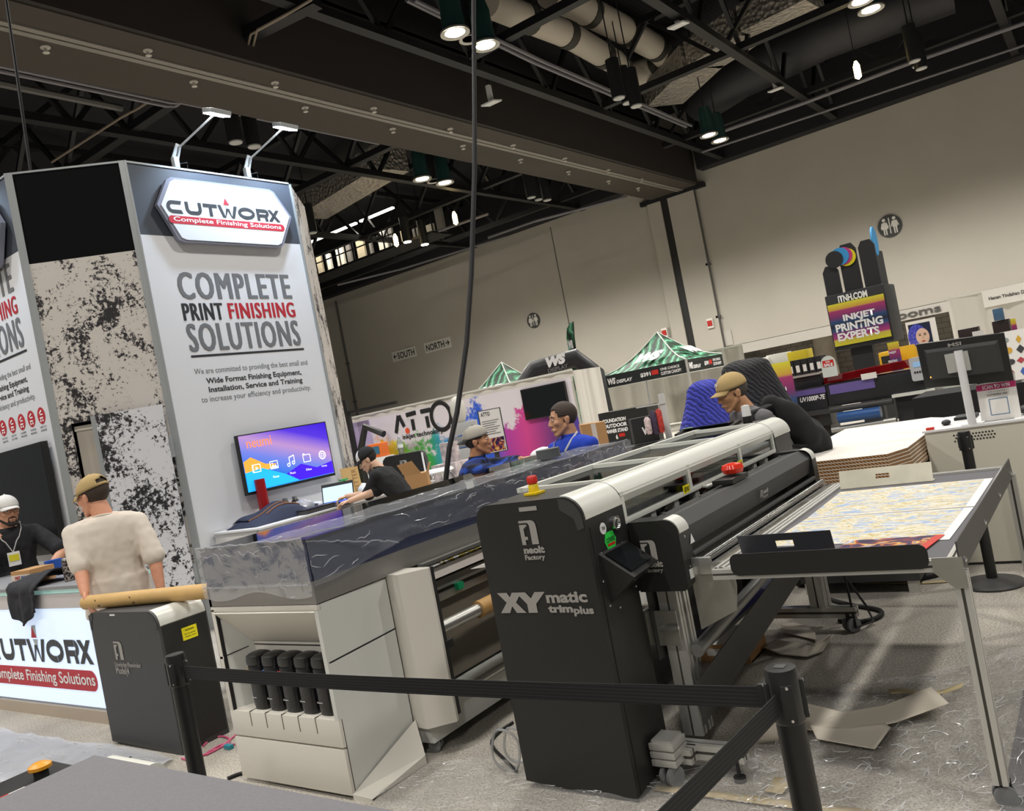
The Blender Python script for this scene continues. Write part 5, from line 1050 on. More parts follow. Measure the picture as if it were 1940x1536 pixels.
# flood lights on the tower top
m_fl = mat('flood_glow', '#eef6ff', 0.5, emit=30)
for px, py, uu, lb in ((352, 260, 0.62, 'slim LED flood light on an arm over the right tower face, left one'), (507, 288, 1.55, 'slim LED flood light on an arm over the right tower face, right one')):
    b0 = F1.p(uu, TH, -0.02); hd = F1.p(uu+0.32, TH+0.52, 0.42)
    t = thing('arm_light', lb, 'flood light', b0)
    obj('clamp', MB().box(b0+V((-0.03, -0.03, -0.01)), b0+V((0.03, 0.03, 0.12)), 0.004).slab([b0+V((0.0, -0.04, 0.1)), b0+V((0, 0.05, 0.1)), b0+V((0.02, 0.10, 0.26)), b0+V((0.02, 0.04, 0.28))], 0.012), m_trim, t)
    obj('arm', MB().tube([b0+V((0, 0.02, 0.1)), b0+V((0.03, 0.07, 0.24)), hd], 0.012, 8), m_trim, t)
    obj('cord', MB().tube([b0+V((0, 0.03, 0.05)), b0+V((0.03, 0.12, 0.07)), b0+V((0.0, 0.14, 0.0))], 0.006, 6), bk, t)
    hb_ = obj('head', MB().obox(hd, (0, 1, 0), (0.35, 0, 1), (1, 0, -0.35), 0.26, 0.05, 0.16, 0.008), m_trim, t)
    obj('lens', MB().obox(hd+V((-0.01, 0, -0.03)), (0, 1, 0), (0.35, 0, 1), (1, 0, -0.35), 0.24, 0.012, 0.14), m_fl, t)
    l = bpy.data.lights.new('flood', 'SPOT'); l.energy = 150; l.spot_size = math.radians(115); l.spot_blend = 0.8; l.shadow_soft_size = 0.08; l.color = (0.62, 0.79, 1.0)
    lo = bpy.data.objects.new('flood', l); COL.objects.link(lo); lo.location = hd+V((0.0, 0, -0.07)); lo.rotation_euler = (V((TX, hd.y, 3.9))-lo.location).to_track_quat('-Z', 'Y').to_euler()
l = bpy.data.lights.new('flood', 'SPOT'); l.energy = 190; l.spot_size = math.radians(115); l.spot_blend = 0.8; l.shadow_soft_size = 0.1; l.color = (0.62, 0.79, 1.0)
lo = bpy.data.objects.new('flood', l); COL.objects.link(lo); lo.location = (-9.6, 3.55, 5.3); lo.rotation_euler = (V((-9.5, 4.0, 3.9))-lo.location).to_track_quat('-Z', 'Y').to_euler()
al2 = dup(bpy.data.objects['arm_light'], (-9.2, 3.98, TH), 'slim LED flood light over the left tower face', -PI/2)
# television with a home screen
tv = thing('television', 'flat television showing a purple and blue media menu on the right tower face', 'television', F1.p(1.27, 1.25, 0.05))
ty0, ty1, tz0, tz1 = 0.645, 1.905, 1.25, 1.907
obj('frame', MB().slab(F1.q(ty0, tz0, ty1, tz1, 0.09), 0.05), m_blk, tv)
m_tv, N, L, b = nmat('menu_screen')
tc = N.new('ShaderNodeTexCoord'); sp = N.new('ShaderNodeSeparateXYZ'); L.new(tc.outputs['Generated'], sp.inputs[0])
n1 = N.new('ShaderNodeTexNoise'); n1.inputs['Scale'].default_value = 1.6; n1.inputs['Detail'].default_value = 0; L.new(tc.outputs['Generated'], n1.inputs['Vector'])
r1 = ramp(N, [(0.0, '#20b4f4'), (0.28, '#2a7df2'), (0.45, '#7a8cf0'), (0.62, '#c79bd8'), (0.8, '#5a35e8'), (1.0, '#3a0fe0')])
ma = N.new('ShaderNodeMath'); ma.operation = 'MULTIPLY_ADD'; ma.inputs[1].default_value = 0.62; L.new(sp.outputs['Z'], ma.inputs[0])
mb2 = N.new('ShaderNodeMath'); mb2.operation = 'MULTIPLY'; mb2.inputs[1].default_value = 0.38; L.new(sp.outputs['Y'], mb2.inputs[0]); L.new(mb2.outputs[0], ma.inputs[2])
L.new(ma.outputs[0], r1.inputs[0]); L.new(r1.outputs[0], b.inputs['Emission Color']); b.inputs['Emission Strength'].default_value = 1.0; b.inputs['Base Color'].default_value = (0.01, 0.01, 0.01, 1); b.inputs['Roughness'].default_value = 0.2
obj('screen', MB().slab(F1.q(ty0+0.015, tz0+0.03, ty1-0.015, tz1-0.012, 0.093), 0.003), m_tv, tv)
def sc(c, n, e=1.0): return mat('screen_'+n, c, 0.4, emit=e)
F1s = Face(F1.p(ty0, tz0, 0.0), F1.r, F1.u)
F1s.shape([[(0.02, 0.36), (0.12, 0.40), (0.30, 0.30), (0.45, 0.28), (0.3, 0.22), (0.02, 0.24)]], sc('#f59a3a', 'orange'), tv, 'wallpaper_wave', 0.095)
F1s.shape([[(0.02, 0.04), (0.02, 0.24), (0.25, 0.26), (0.55, 0.14), (0.72, 0.04)]], sc('#1fa8f0', 'cyan'), tv, 'wallpaper_wave', 0.096)
F1s.shape([[(0.72, 0.04), (0.55, 0.14), (0.78, 0.22), (1.0, 0.14), (1.24, 0.18), (1.24, 0.04)]], sc('#3a14d0', 'indigo'), tv, 'wallpaper_wave', 0.096)
F1s.text('neumi', 0.10, 0.50, 0.43, 0.60, sc('#ff7a3c', 'logo_orange', 1.3), tv, bold=0.0, lift=0.098)
tw_ = sc('#f2f4ff', 'white', 1.2)
for i, nm in enumerate(('Videos', 'Photos', 'Music', 'Files', 'Settings')):
    cx = 0.17+0.235*i; F1s.text(nm, cx-0.04, 0.125, cx+0.04, 0.15, tw_, tv, bold=0, lift=0.098)
    def ring(o, i_): return [[o[k], o[(k+1) % len(o)], i_[(k+1) % len(o)], i_[k]] for k in range(len(o))]
    cz = 0.27
    if i in (0, 1, 3): pl_ = ring(rrect(cx-0.055, cz-0.045, cx+0.055, cz+0.045, 0.008), rrect(cx-0.047, cz-0.037, cx+0.047, cz+0.037, 0.006))
    elif i == 4: pl_ = ring([(cx+(0.056 if k % 2 else 0.046)*math.cos(k*PI/12), cz+(0.056 if k % 2 else 0.046)*math.sin(k*PI/12)) for k in range(24)], circ(cx, cz, 0.037, n=24))+ring(circ(cx, cz, 0.022, n=20), circ(cx, cz, 0.015, n=20))
    else: pl_ = ring(circ(cx-0.035, cz-0.035, 0.022, n=16), circ(cx-0.035, cz-0.035, 0.013, n=16))+ring(circ(cx+0.035, cz-0.02, 0.022, n=16), circ(cx+0.035, cz-0.02, 0.013, n=16))+[[(cx-0.02, cz-0.035), (cx-0.012, cz-0.035), (cx-0.012, cz+0.05), (cx-0.02, cz+0.04)], [(cx+0.05, cz-0.02), (cx+0.057, cz-0.02), (cx+0.057, cz+0.07), (cx+0.05, cz+0.06)], [(cx-0.02, cz+0.04), (cx+0.057, cz+0.06), (cx+0.057, cz+0.07), (cx-0.02, cz+0.052)]]
    if i == 0: pl_ += [[(cx-0.012, cz-0.02), (cx+0.025, cz), (cx-0.012, cz+0.02)]]+[[(cx-0.045, cz-0.03+0.02*q), (cx-0.035, cz-0.03+0.02*q), (cx-0.035, cz-0.02+0.02*q), (cx-0.045, cz-0.02+0.02*q)] for q in range(4)]
    if i == 1: pl_ += [[(cx-0.045, cz-0.033), (cx-0.015, cz+0.005), (cx+0.005, cz-0.015), (cx+0.02, cz), (cx+0.045, cz-0.033)]]+[circ(cx-0.02, cz+0.02, 0.008, n=10)]
    if i == 3: pl_ += [[(cx-0.055, cz+0.045), (cx-0.02, cz+0.045), (cx-0.03, cz+0.06), (cx-0.05, cz+0.06)]]
    F1s.shape(pl_, tw_, tv, 'menu_icon', 0.098)
t = thing('television', 'large black switched-off television on the left tower face', 'television', F2.p(1.1, 1.07, 0.05))
obj('frame', MB().slab(F2.q(0.1, 1.07, 2.0, 2.2, 0.09), 0.06), m_blk, t); obj('screen', MB().slab(F2.q(0.115, 1.09, 1.985, 2.185, 0.093), 0.003), MATS['screen_off'], t)
# ------------------------------------------------------------------ white counter under the television
Cn = thing('display_counter', 'white counter against the right tower face, under the lit television', 'counter', (-7.35, 6.2, 0))
obj('body', MB().box((-7.73, 5.02, 0.0), (-6.94, 7.6, 0.93), 0.004), mat('counter_white', '#d5d3d0', 0.4), Cn); obj('counter_top', MB().box((-7.74, 5.0, 0.93), (-6.92, 7.62, 0.95), 0.003), mat('counter_top_white', '#e2e2e4', 0.3), Cn)
obj('panel_seam', MB().box((-7.0, 5.0, 0.05), (-6.99, 5.019, 0.93)), mat('counter_seam', '#a9a7a3', 0.6), Cn)
ZC = 0.95
m_navy = mat('bag_navy', '#232b45', 0.8); m_tan = mat('leather_tan', '#8a5a33', 0.6)
def onc(px, py): return Zp(px, py, ZC)
a = onc(440, 1000); 
bag = thing('messenger_bag', 'navy fabric messenger bag with tan straps lying at the left end of the white counter', 'bag', a)
mb = MB()
def bagp(u_, v_): 
    x = -7.62+0.52*v_; y = 5.09+0.74*u_; e = max(0, 1-(2*u_-1)**4)*max(0, 1-(2*v_-1)**6); return V((x, y, ZC+0.005+e*(0.06+0.13*u_+0.02*math.sin(u_*9+v_*4))))
mb.grid(bagp, 22, 12); mb.grid(lambda u_, v_: V((-7.62+0.52*v_, 5.09+0.74*u_, ZC+0.002)), 2, 2)
obj('body', mb, m_navy, bag, smooth=60)
obj('flap_trim', MB().tube([bagp(u_, 0.55)+V((0, 0, 0.006)) for u_ in [0.12+0.75*i/12 for i in range(13)]], 0.009, 6).tube([bagp(u_, 0.8)+V((0, 0, 0.006)) for u_ in [0.3+0.6*i/12 for i in range(13)]], 0.008, 6), m_tan, bag)
obj('flap', MB().grid(lambda u_, v_: bagp(0.1+0.85*u_, 0.05+0.5*v_)+V((0, 0, 0.014)), 16, 6), m_navy, bag, solid=0.006)
p = onc(502, 950); p = V((-7.5, 5.72, ZC)); p = Xp(500, 955, -7.62); p.z = ZC
obj('red_tube', MB().cyl(p, p+V((0, 0, 0.45)), 0.058, seg=24), mat('glossy_red', '#a3161c', 0.25), label='tall glossy red tube standing on the white counter before the television', cat='tube')
for i, (dx, dy) in enumerate(((0.0, 0.22), (0.06, 0.31))):
    q = V((p.x+0.08+dx, p.y+dy, ZC)); t = thing('dark_jar', ('left' if i == 0 else 'right')+' one of two dark jars with silver caps beside the red tube', 'jar', q)
    obj('body', MB().lathe(q, [(0.04, 0), (0.045, 0.02), (0.045, 0.13), (0.03, 0.15)], 16), mat('jar_dark', '#2a2018', 0.15), t); obj('cap', MB().lathe(q+V((0, 0, 0.15)), [(0.026, 0), (0.03, 0.01), (0.03, 0.035), (0, 0.038)], 16), alu, t)
crk = clear('crinkled_wrap', '#dfe2e8', 0.4, 0.15, bump=0.9, bscale=20, haze=0.3)
def crumple(c, rx, ry, rz, seed):
    mb = MB().ball(c+V((0, 0, rz*0.8)), rx, ry, rz, seg=22, rings=14)
    for v in mb.b.verts:
        d = v.co-c; v.co += d.normalized()*0.25*min(rx, rz)*noise.noise(d*18+V((seed, 0, 0))); v.co.z = max(v.co.z, c.z+0.002)
    return mb
q = V((p.x+0.35, p.y+0.22, ZC)); obj('plastic_wrap', crumple(q+V((0.02, 0.0, 0.0)), 0.10, 0.13, 0.08, 3), crk, label='crumpled clear plastic wrap beside the navy bag', cat='wrap', smooth=0)
q = onc(563, 975)+V((0.0, 0, 0)); t = thing('black_case', 'flat black case lying at the counter edge under the navy bag', 'case', q); obj('body', MB().box((-7.12, 5.62, ZC), (-6.96, 6.02, ZC+0.04), 0.006), m_blk2, t); obj('lid', MB().box((-7.12, 5.62, ZC+0.042), (-6.96, 6.02, ZC+0.052), 0.003), m_blk, t)
q = onc(600, 960); obj('tissue_heap', crumple(V((q.x-0.08, q.y, ZC)), 0.08, 0.16, 0.035, 9), mat('tissue_white', '#dcdde0', 0.8), label='small heap of white tissue on the counter behind the black case', cat='tissue', smooth=0)
# laptop
lp = Zp(622, 956, ZC); t = thing('laptop', 'open laptop with a bright document on screen, under the hands of the seated man', 'laptop', lp)
la, lb_ = Zp(612, 958, ZC+0.02), Zp(664, 948, ZC+0.02)
dx_ = (lb_-la); dx_.z = 0; dx_ = dx_.normalized(); nn = V((-dx_.y, dx_.x, 0))
A = V((la.x, la.y, ZC+0.014)); 
scr_n = Face(A, dx_, nn*0.35+V((0, 0, 1)))
obj('base', MB().slab([A-nn*0.24+V((0, 0, 0)), A-nn*0.24+dx_*0.36, A+dx_*0.36, A], 0.014), m_blk2, t)
obj('lid', MB().slab(scr_n.q(0, 0, 0.36, 0.24), 0.008), m_blk, t)
m_ls = mat('laptop_screen', '#b9d6f0', 0.3, emit=0.8)
obj('screen', MB().slab(scr_n.q(0.012, 0.014, 0.348, 0.205, 0.001), 0.001), m_ls, t)
obj('screen_taskbar', MB().slab(scr_n.q(0.012, 0.014, 0.348, 0.035, 0.002), 0.001), mat('taskbar_blue', '#2a50c8', 0.3, emit=0.6), t)
obj('key_row', MB().slab([A-nn*0.20+dx_*0.03+V((0, 0, 0.001)), A-nn*0.20+dx_*0.33+V((0, 0, 0.001)), A-nn*0.06+dx_*0.33+V((0, 0, 0.001)), A-nn*0.06+dx_*0.03+V((0, 0, 0.001))], 0.001), m_rub, t)
q = V(la)-dx_*0.12; obj('cable_coil', MB().tube([V((q.x+0.05*math.cos(a)*(1+0.2*math.sin(3*a)), q.y+0.07*math.sin(a), ZC+0.006+0.05*abs(math.sin(a*0.7)))) for a in [i*0.35 for i in range(50)]], 0.005, 6), bk, label='small coil of black cable beside the laptop', cat='cable')
def spray(px, py, col, nm, lab, h, head):
    q = Zp(px, py, ZC); q.z = ZC; t = thing('spray_bottle', lab, 'bottle', q)
    obj('body', MB().lathe(q, [(0.035, 0), (0.042, 0.01), (0.042, h*0.55), (0.03, h*0.7), (0.016, h*0.8), (0.016, h*0.85)], 18), mat(nm, col, 0.25), t)
    obj('trigger_head', MB().cyl(q+V((0, 0, h*0.85)), q+V((0, 0, h*0.95)), 0.018).box(q+V((-0.02, -0.07, h*0.92)), q+V((0.02, 0.05, h)), 0.005).bar(q+V((0, -0.045, h*0.9)), q+V((0, -0.035, h*0.72)), 0.012), head, t)
spray(646, 942, '#6fae3c', 'bottle_green', 'green spray bottle with a red trigger behind the laptop', 0.27, m_red)
spray(659, 944, '#2f9fd0', 'bottle_blue', 'blue spray bottle beside the green one behind the laptop', 0.24, mat('trigger_green', '#37a05a', 0.4))
q = Zp(672, 940, ZC); q.z = ZC; t = thing('cardboard_sign', 'brown cardboard piece with BETTER written down it, leaning behind the spray bottles', 'sign', q)
fc = Face(q+V((-0.02, 0, 0)), (0.45, 0.9, 0), (-0.12, 0.06, 1)); obj('board', MB().slab(fc.q(-0.09, 0, 0.13, 0.36), 0.006), m_kraft, t)
letters('BETTER', [fc.p(0.10, 0.06), fc.p(0.10, 0.33), fc.p(0.04, 0.33), fc.p(0.04, 0.06)], m_tan, t, bold=-0.01)
q = Zp(690, 935, ZC); q.z = ZC; obj('tissue_box', crumple(q, 0.09, 0.11, 0.07, 5), mat('tissue_white'), label='crumpled white paper by the hand of the man typing', cat='tissue', smooth=0)
q = V((-6.72, 5.95, 0)); t = thing('black_holdall', 'black holdall with a carry handle standing on end in front of the white counter', 'bag', q)
mb = MB().box(q+V((-0.13, -0.3, 0)), q+V((0.12, 0.35, 0.83)), 0.06); obj('body', mb, mat('holdall_black', '#1b1a1b', 0.8), t)
obj('handle', MB().tube([q+V((0, -0.2, 0.82)), q+V((0, -0.12, 0.88)), q+V((0, 0.0, 0.91)), q+V((0, 0.14, 0.89)), q+V((0, 0.22, 0.82))], 0.018, 8), mat('holdall_black'), t)
# ------------------------------------------------------------------ LED fronted counter at the left
Lc = thing('light_box_counter', 'low counter with a glowing white Cutworx light box front, at the left edge', 'counter', (-7.2, 3.1, 0))
ly, lx0, lx1 = 2.8, -8.9, -5.96
obj('base', MB().box((lx0, ly, 0.0), (lx1, ly+0.55, 0.09)), mat('base_beige', '#b9ab9a', 0.6), Lc)
obj('body', MB().box((lx0, ly+0.03, 0.09), (lx1, ly+0.55, 0.83)), m_tw, Lc)
m_led, N, L, b = nmat('light_box_face')
b.inputs['Base Color'].default_value = (*lin('#dfe8f4'), 1); b.inputs['Emission Color'].default_value = (*lin('#c4daf8'), 1); b.inputs['Emission Strength'].default_value = 0.68
obj('light_box', MB().box((lx0, ly, 0.115), (lx1, ly+0.03, 0.825)), m_led, Lc)
obj('top_frame', MB().box((lx0, ly-0.005, 0.83), (lx1, ly+0.55, 0.935)), mat('frame_pale', '#cfcac8', 0.45), Lc)
obj('glass_strip', MB().box((lx0, ly+0.0, 0.938), (lx1, ly+0.54, 0.968)), mat('glass_aqua', '#a9d3cc', 0.1, emit=0.25), Lc, label='pale aqua glass layer under the counter top')
obj('counter_top', MB().box((lx0, ly-0.02, 0.97), (lx1, ly+0.57, 0.995), 0.003), mat('top_grey', '#8d8d90', 0.4), Lc)
for xx in (-7.9, -6.9, -5.9): obj('glass_divider', MB().box((xx, ly-0.008, 0.936), (xx+0.05, ly+0.0, 0.968)), white_pl, Lc)
FL = Face((lx0, ly, 0), (1, 0, 0), (0, 0, 1))
xr = FL.hit(178, 1250)[0]; xl = FL.hit(0, 1230)[0]; W_ = (xr-xl)/0.87; zb_ = FL.hit(60, 1252)[1]; zt2 = FL.hit(60, 1210)[1]
ra, rb = FL.hit(0, 1260), FL.hit(185, 1292); rx = FL.hit(182, 1272)[0]
cutworx(FL, xr-W_, xr, zb_, zt2, (rx-W_*1.05, rx, zb_-0.195, zb_-0.045, rx-W_*1.0, rx-0.03, zb_-0.18, zb_-0.065), Lc, 0.003)
# things on it
ZL = 0.995
q = Zp(25, 1098, ZL); q.z = ZL
t = thing('parcel_box', 'small cardboard box with Fastsigns printed tape on the left counter', 'box', q)
xa = Zp(12, 1113, ZL); fb = Face((xa.x, xa.y+0.05, ZL), (1, 0.12, 0), (0, 0, 1))
obj('carton', MB().hexa(fb.q(0, 0, 0.26, 0.11, 0.0)+fb.q(0, 0, 0.26, 0.11, -0.2)), mat('carton_brown', '#b98d5c', 0.7), t)
obj('tape', MB().slab(fb.q(-0.001, 0.035, 0.261, 0.08, 0.0015), 0.001), mat('tape_pale', '#d9cfc4', 0.4), t)
fb.text('FAST', 0.05, 0.045, 0.13, 0.07, m_cr, t, bold=0.05, shear=0.3, lift=0.004); fb.text('SIGNS', 0.135, 0.045, 0.235, 0.07, mat('sign_blue', '#27408f', 0.5), t, bold=0.05, shear=0.3, lift=0.004)
q = Zp(133, 1100, ZL); q.z = ZL; q.y = min(q.y, ly+0.4); t = thing('tall_can', 'tall patterned silver and black drink can on the left counter', 'can', q)
m_can2, N, L, b = nmat('can_pattern'); tc = N.new('ShaderNodeTexCoord'); vo = N.new('ShaderNodeTexNoise'); vo.inputs['Scale'].default_value = 60; L.new(tc.outputs['Object'], vo.inputs['Vector'])
rr = ramp(N, [(0.48, '#2a2628'), (0.55, '#a89f98')]); L.new(vo.outputs[0], rr.inputs[0]); L.new(rr.outputs[0], b.inputs['Base Color']); b.inputs['Metallic'].default_value = 0.5; b.inputs['Roughness'].default_value = 0.3
obj('body', MB().lathe(q, [(0.03, 0), (0.036, 0.008), (0.036, 0.15), (0.03, 0.165)], 24), m_can2, t); obj('lid', MB().lathe(q+V((0, 0, 0.165)), [(0.03, 0), (0.031, 0.006), (0.027, 0.008), (0.026, 0.004), (0, 0.004)], 24), alu, t)
# dark jacket hanging over the counter edge
jm = mat('jacket_charcoal', '#26272c', 0.85); a = Zp(90, 1100, ZL)
mb = MB()
def jk(u_, v_):
    x = a.x-0.14+0.42*u_+0.10*(1-v_)*u_; w_ = v_*0.62
    if w_ < 0.30: y = ly+0.28-w_; z = ZL+0.03+0.07*math.sin(PI*min(1, w_/0.3))*(0.4+0.6*u_)
    else: y = ly-0.045-0.01*math.sin(u_*14); z = ZL+0.01-(w_-0.30)*(0.62+0.55*(0.5-abs(u_-0.45)))
    n_ = noise.noise(V((u_*5, v_*5, 1))); return V((x+0.015*n_, y-0.02*abs(n_), z+0.02*n_))
mb.grid(jk, 24, 26); obj('dark_jacket', mb, jm, label='charcoal jacket thrown over the front edge of the left counter', cat='jacket', solid=0.012, smooth=70)
obj('blue_tub', MB().lathe(V((xa.x-0.06, ly+0.45, ZL)), [(0.06, 0), (0.07, 0.12), (0.0, 0.12)], 20), mat('tub_blue', '#1d4fa8', 0.4), label='blue tub behind the printed parcel box on the left counter', cat='tub')
# ------------------------------------------------------------------ people
def remesh(mb, vox, it=4, fac=0.5):
    bmesh.ops.recalc_face_normals(mb.b, faces=mb.b.faces)
    me = bpy.data.meshes.new('t'); mb.b.to_mesh(me); mb.b.free()
    o = bpy.data.objects.new('t', me); COL.objects.link(o)
    r = o.modifiers.new('r', 'REMESH'); r.mode = 'VOXEL'; r.voxel_size = vox; r.adaptivity = 0
    s_ = o.modifiers.new('s', 'SMOOTH'); s_.iterations = it; s_.factor = fac
    m2 = bpy.data.meshes.new_from_object(o.evaluated_get(bpy.context.evaluated_depsgraph_get()))
    bpy.data.objects.remove(o); bpy.data.meshes.remove(me)
    out_ = MB(); out_.b.from_mesh(m2); bpy.data.meshes.remove(m2); return out_
def capsule(mb, a, b_, r1, r2=None, seg=12):
    r2 = r1 if r2 is None else r2; a = V(a); b_ = V(b_)
    if (b_-a).length > 1e-4: mb.tube([a, b_], [r1, r2], seg)
    mb.ball(a, r1*1.0, seg=seg, rings=8); mb.ball(b_, r2*1.0, seg=seg, rings=8)
def loft(mb, secs, right, fwd, seg=22):
    rings = []
    for c, w, d in secs:
        rings.append([mb.b.verts.new(c+right*w*math.copysign(abs(math.cos(q))**0.85, math.cos(q))+fwd*d*math.copysign(abs(math.sin(q))**0.85, math.sin(q))) for q in [2*PI*k/seg for k in range(seg)]])
    for A, B in zip(rings, rings[1:]):
        for k in range(seg): mb._f([A[k], A[(k+1) % seg], B[(k+1) % seg], B[k]])
    mb._f(rings[0][::-1]); mb._f(rings[-1])
def hand(mb, w, d, pn, side, s=1.0, curl=0.5):
    """w wrist, d pointing direction, pn palm-back normal, side = thumb direction sign"""
    d = d.normalized(); pn = (pn-d*pn.dot(d)).normalized(); x = d.cross(pn)*side
    R = Matrix((x, d, pn)).transposed()
    mb.ball(w+d*0.048*s, 0.04*s, 0.052*s, 0.017*s, R, 14, 10)
    for i, (o, L_) in enumerate(((0.028, 0.072), (0.010, 0.08), (-0.009, 0.075), (-0.027, 0.058))):
        p0 = w+d*0.085*s+x*o*s; c = curl*(1+0.15*i)
        d1 = (d*math.cos(c*0.7)-pn*math.sin(c*0.7)); d2 = (d*math.cos(c*1.7)-pn*math.sin(c*1.7))
        p1 = p0+d1*L_*0.5*s; p2 = p1+d2*L_*0.5*s
        capsule(mb, p0-d*0.015*s, p1, 0.0088*s, 0.0082*s, 8); capsule(mb, p1, p2, 0.0082*s, 0.007*s, 8)
    t0 = w+d*0.025*s+x*0.028*s; t1 = t0+(x*0.75+d*0.65-pn*0.2).normalized()*0.035*s; t2 = t1+(x*0.3+d*0.9-pn*0.35).normalized()*0.03*s
    capsule(mb, t0, t1, 0.011*s, 0.010*s, 8); capsule(mb, t1, t2, 0.010*s, 0.008*s, 8)
m_eye = mat('eye_white', '#d9d4cc', 0.3); m_iris = mat('eye_dark', '#241a14', 0.2)
def skin_mat(n, c): return mat(n, c, 0.5, var=0.05, vscale=30)
def person(label, head, face, body, skin, hair, top, arms, pitch=0.0, roll=0.0, hs=1.0, lean=0.06, cap=None, beard=None, sleeve=0.75, topcol=None, pants='#2a2b30', wide=1.0, lanyard=None, collar=None, hairlen='short', open_collar=False, glasses=False, sink=0.0):
    H = Dp(*head); face = V(face); face.z = 0; face.normalize(); body = V(body); body.z = 0; body.normalize()
    up = V((0, 0, 1)); rgt = face.cross(up)
    fw = (face*math.cos(pitch)+up*math.sin(pitch)); hu = rgt.cross(fw); 
    rg2 = rgt*math.cos(roll)+hu*math.sin(roll); hu = rg2.cross(fw)
    R = Matrix((rg2, fw, hu)).transposed()
    def h(x, y, z): return H+R @ V((x*hs, y*hs, z*hs))
    br = body.cross(up)
    neck = h(0, -0.035, -0.118); neck.z = min(neck.z, H.z-0.085*hs)
    pelvis = V((neck.x, neck.y, 0))-body*lean; pelvis.z = 0.55*(H.z+0.1)-sink
    sp = (neck-pelvis)
    P = thing('person', label, 'person', (pelvis.x, pelvis.y, 0))
    shl = {s_: neck-sp.normalized()*0.10+br*s_*0.162*wide*hs for s_ in (-1, 1)}
    def torso(mb, g=0.0):
        n_ = sp.normalized()
        loft(mb, [(pelvis-n_*0.06, 0.165*wide+g, 0.115+g), (pelvis+n_*0.05, 0.165*wide+g, 0.118+g), (pelvis+sp*0.3, 0.155*wide+g, 0.108+g), (pelvis+sp*0.6, 0.178*wide+g, 0.122+g), (pelvis+sp*0.8, 0.188*wide+g, 0.112+g), (pelvis+sp*0.91, 0.165*wide+g, 0.092+g), (pelvis+sp*0.97, 0.10*wide+g, 0.07+g)], br, body)
    b = MB(); B_ = lambda c, x, y, z: b.ball(h(*c), x*hs, y*hs, z*hs, R, 20, 14)
    B_((0, -0.012, 0.03), 0.074, 0.093, 0.086); B_((0, 0.03, -0.008), 0.063, 0.06, 0.088); B_((0, 0.036, -0.055), 0.05, 0.05, 0.055); B_((0, 0.06, -0.097), 0.024, 0.024, 0.02)
    for s_ in (-1, 1):
        capsule(b, h(s_*0.052, 0.0, -0.045), h(s_*0.018, 0.062, -0.097), 0.021*hs, 0.018*hs)
        B_((s_*0.04, 0.06, -0.018), 0.023, 0.024, 0.022); B_((s_*0.076, -0.008, -0.008), 0.009, 0.019, 0.03); B_((s_*0.082, -0.014, 0.004), 0.007, 0.014, 0.018); B_((s_*0.011, 0.096, -0.031), 0.009, 0.01, 0.008)
        B_((s_*0.018, 0.084, -0.066), 0.014, 0.009, 0.006)
    capsule(b, h(0, 0.082, 0.016), h(0, 0.102, -0.024), 0.009*hs, 0.0125*hs, 10); B_((0, 0.072, -0.045), 0.022, 0.018, 0.022); B_((0, 0.05, -0.075), 0.036, 0.034, 0.03); capsule(b, h(-0.034, 0.076, 0.026), h(0.034, 0.076, 0.026), 0.011*hs); capsule(b, h(-0.012, 0.086, -0.06), h(0.012, 0.086, -0.06), 0.009*hs)
    capsule(b, h(0, -0.02, -0.06), neck-sp.normalized()*0.03, 0.055*hs, 0.062*hs, 16)
    torso(b, -0.012)
    ends = {}
    for s_ in (-1, 1):
        el, wr, hd, curl = arms[s_]
        el = Dp(*el); wr = Dp(*wr); s0 = shl[s_]
        L1 = (el-s0); el = s0+L1.normalized()*min(max(L1.length, 0.24), 0.33*hs); L2 = wr-el; wr = el+L2.normalized()*min(max(L2.length, 0.2), 0.28*hs)
        capsule(b, s0, el, 0.05*hs, 0.041*hs); capsule(b, el, el.lerp(wr, 0.35), 0.041*hs, 0.039*hs); capsule(b, el.lerp(wr, 0.35), wr, 0.039*hs, 0.027*hs)
        d_ = V(hd) if hd else (wr-el); pn = V((0, 0, 1)) if abs(d_.normalized().z) < 0.7 else br*s_
        hand(b, wr, d_, pn, -s_, hs, curl); ends[s_] = (s0, el, wr)
    hips = {}
    for s_ in (-1, 1):
        hp = pelvis+br*s_*0.09-V((0, 0, 0.03)); kn = V((hp.x, hp.y, 0.5))+body*0.02+br*s_*0.02; an = V((kn.x, kn.y, 0.09))-body*0.04
        capsule(b, hp, kn, 0.075, 0.052); capsule(b, kn, an, 0.05, 0.036); capsule(b, an, V((an.x, an.y, 0.035))+body*0.12, 0.034, 0.028); hips[s_] = (hp, kn, an)
    sk = skin_mat(*skin)
    obj('body', remesh(b, 0.0062, 3), sk, P, smooth=80, label='skin of head, neck and arms')
    # eyes, brows, lips
    for s_ in (-1, 1):
        e = obj('eye', MB().ball(h(s_*0.031, 0.0815, 0.006), 0.0115*hs, 0.0085*hs, 0.0068*hs, R, 12, 8), m_eye, P); obj('iris', MB().ball(h(s_*0.031, 0.0875, 0.006), 0.0055*hs, 0.0035*hs, 0.0055*hs, R, 10, 6), m_iris, e)
        obj('eyebrow', MB().tube([h(s_*0.014, 0.0885, 0.028), h(s_*0.032, 0.0865, 0.033), h(s_*0.05, 0.074, 0.027)], [0.003*hs, 0.0042*hs, 0.002*hs], 6), hair[1] if hair else m_iris, P)
    obj('mouth', MB().tube([h(-0.026, 0.079, -0.064), h(-0.01, 0.0945, -0.062), h(0.01, 0.0945, -0.062), h(0.026, 0.079, -0.064)], [0.002*hs, 0.0055*hs, 0.0055*hs, 0.002*hs], 8), mat(skin[0]+'_lip', [v*0.8 for v in [int(skin[1][i:i+2], 16)/255 for i in (1, 3, 5)]], 0.5), P)
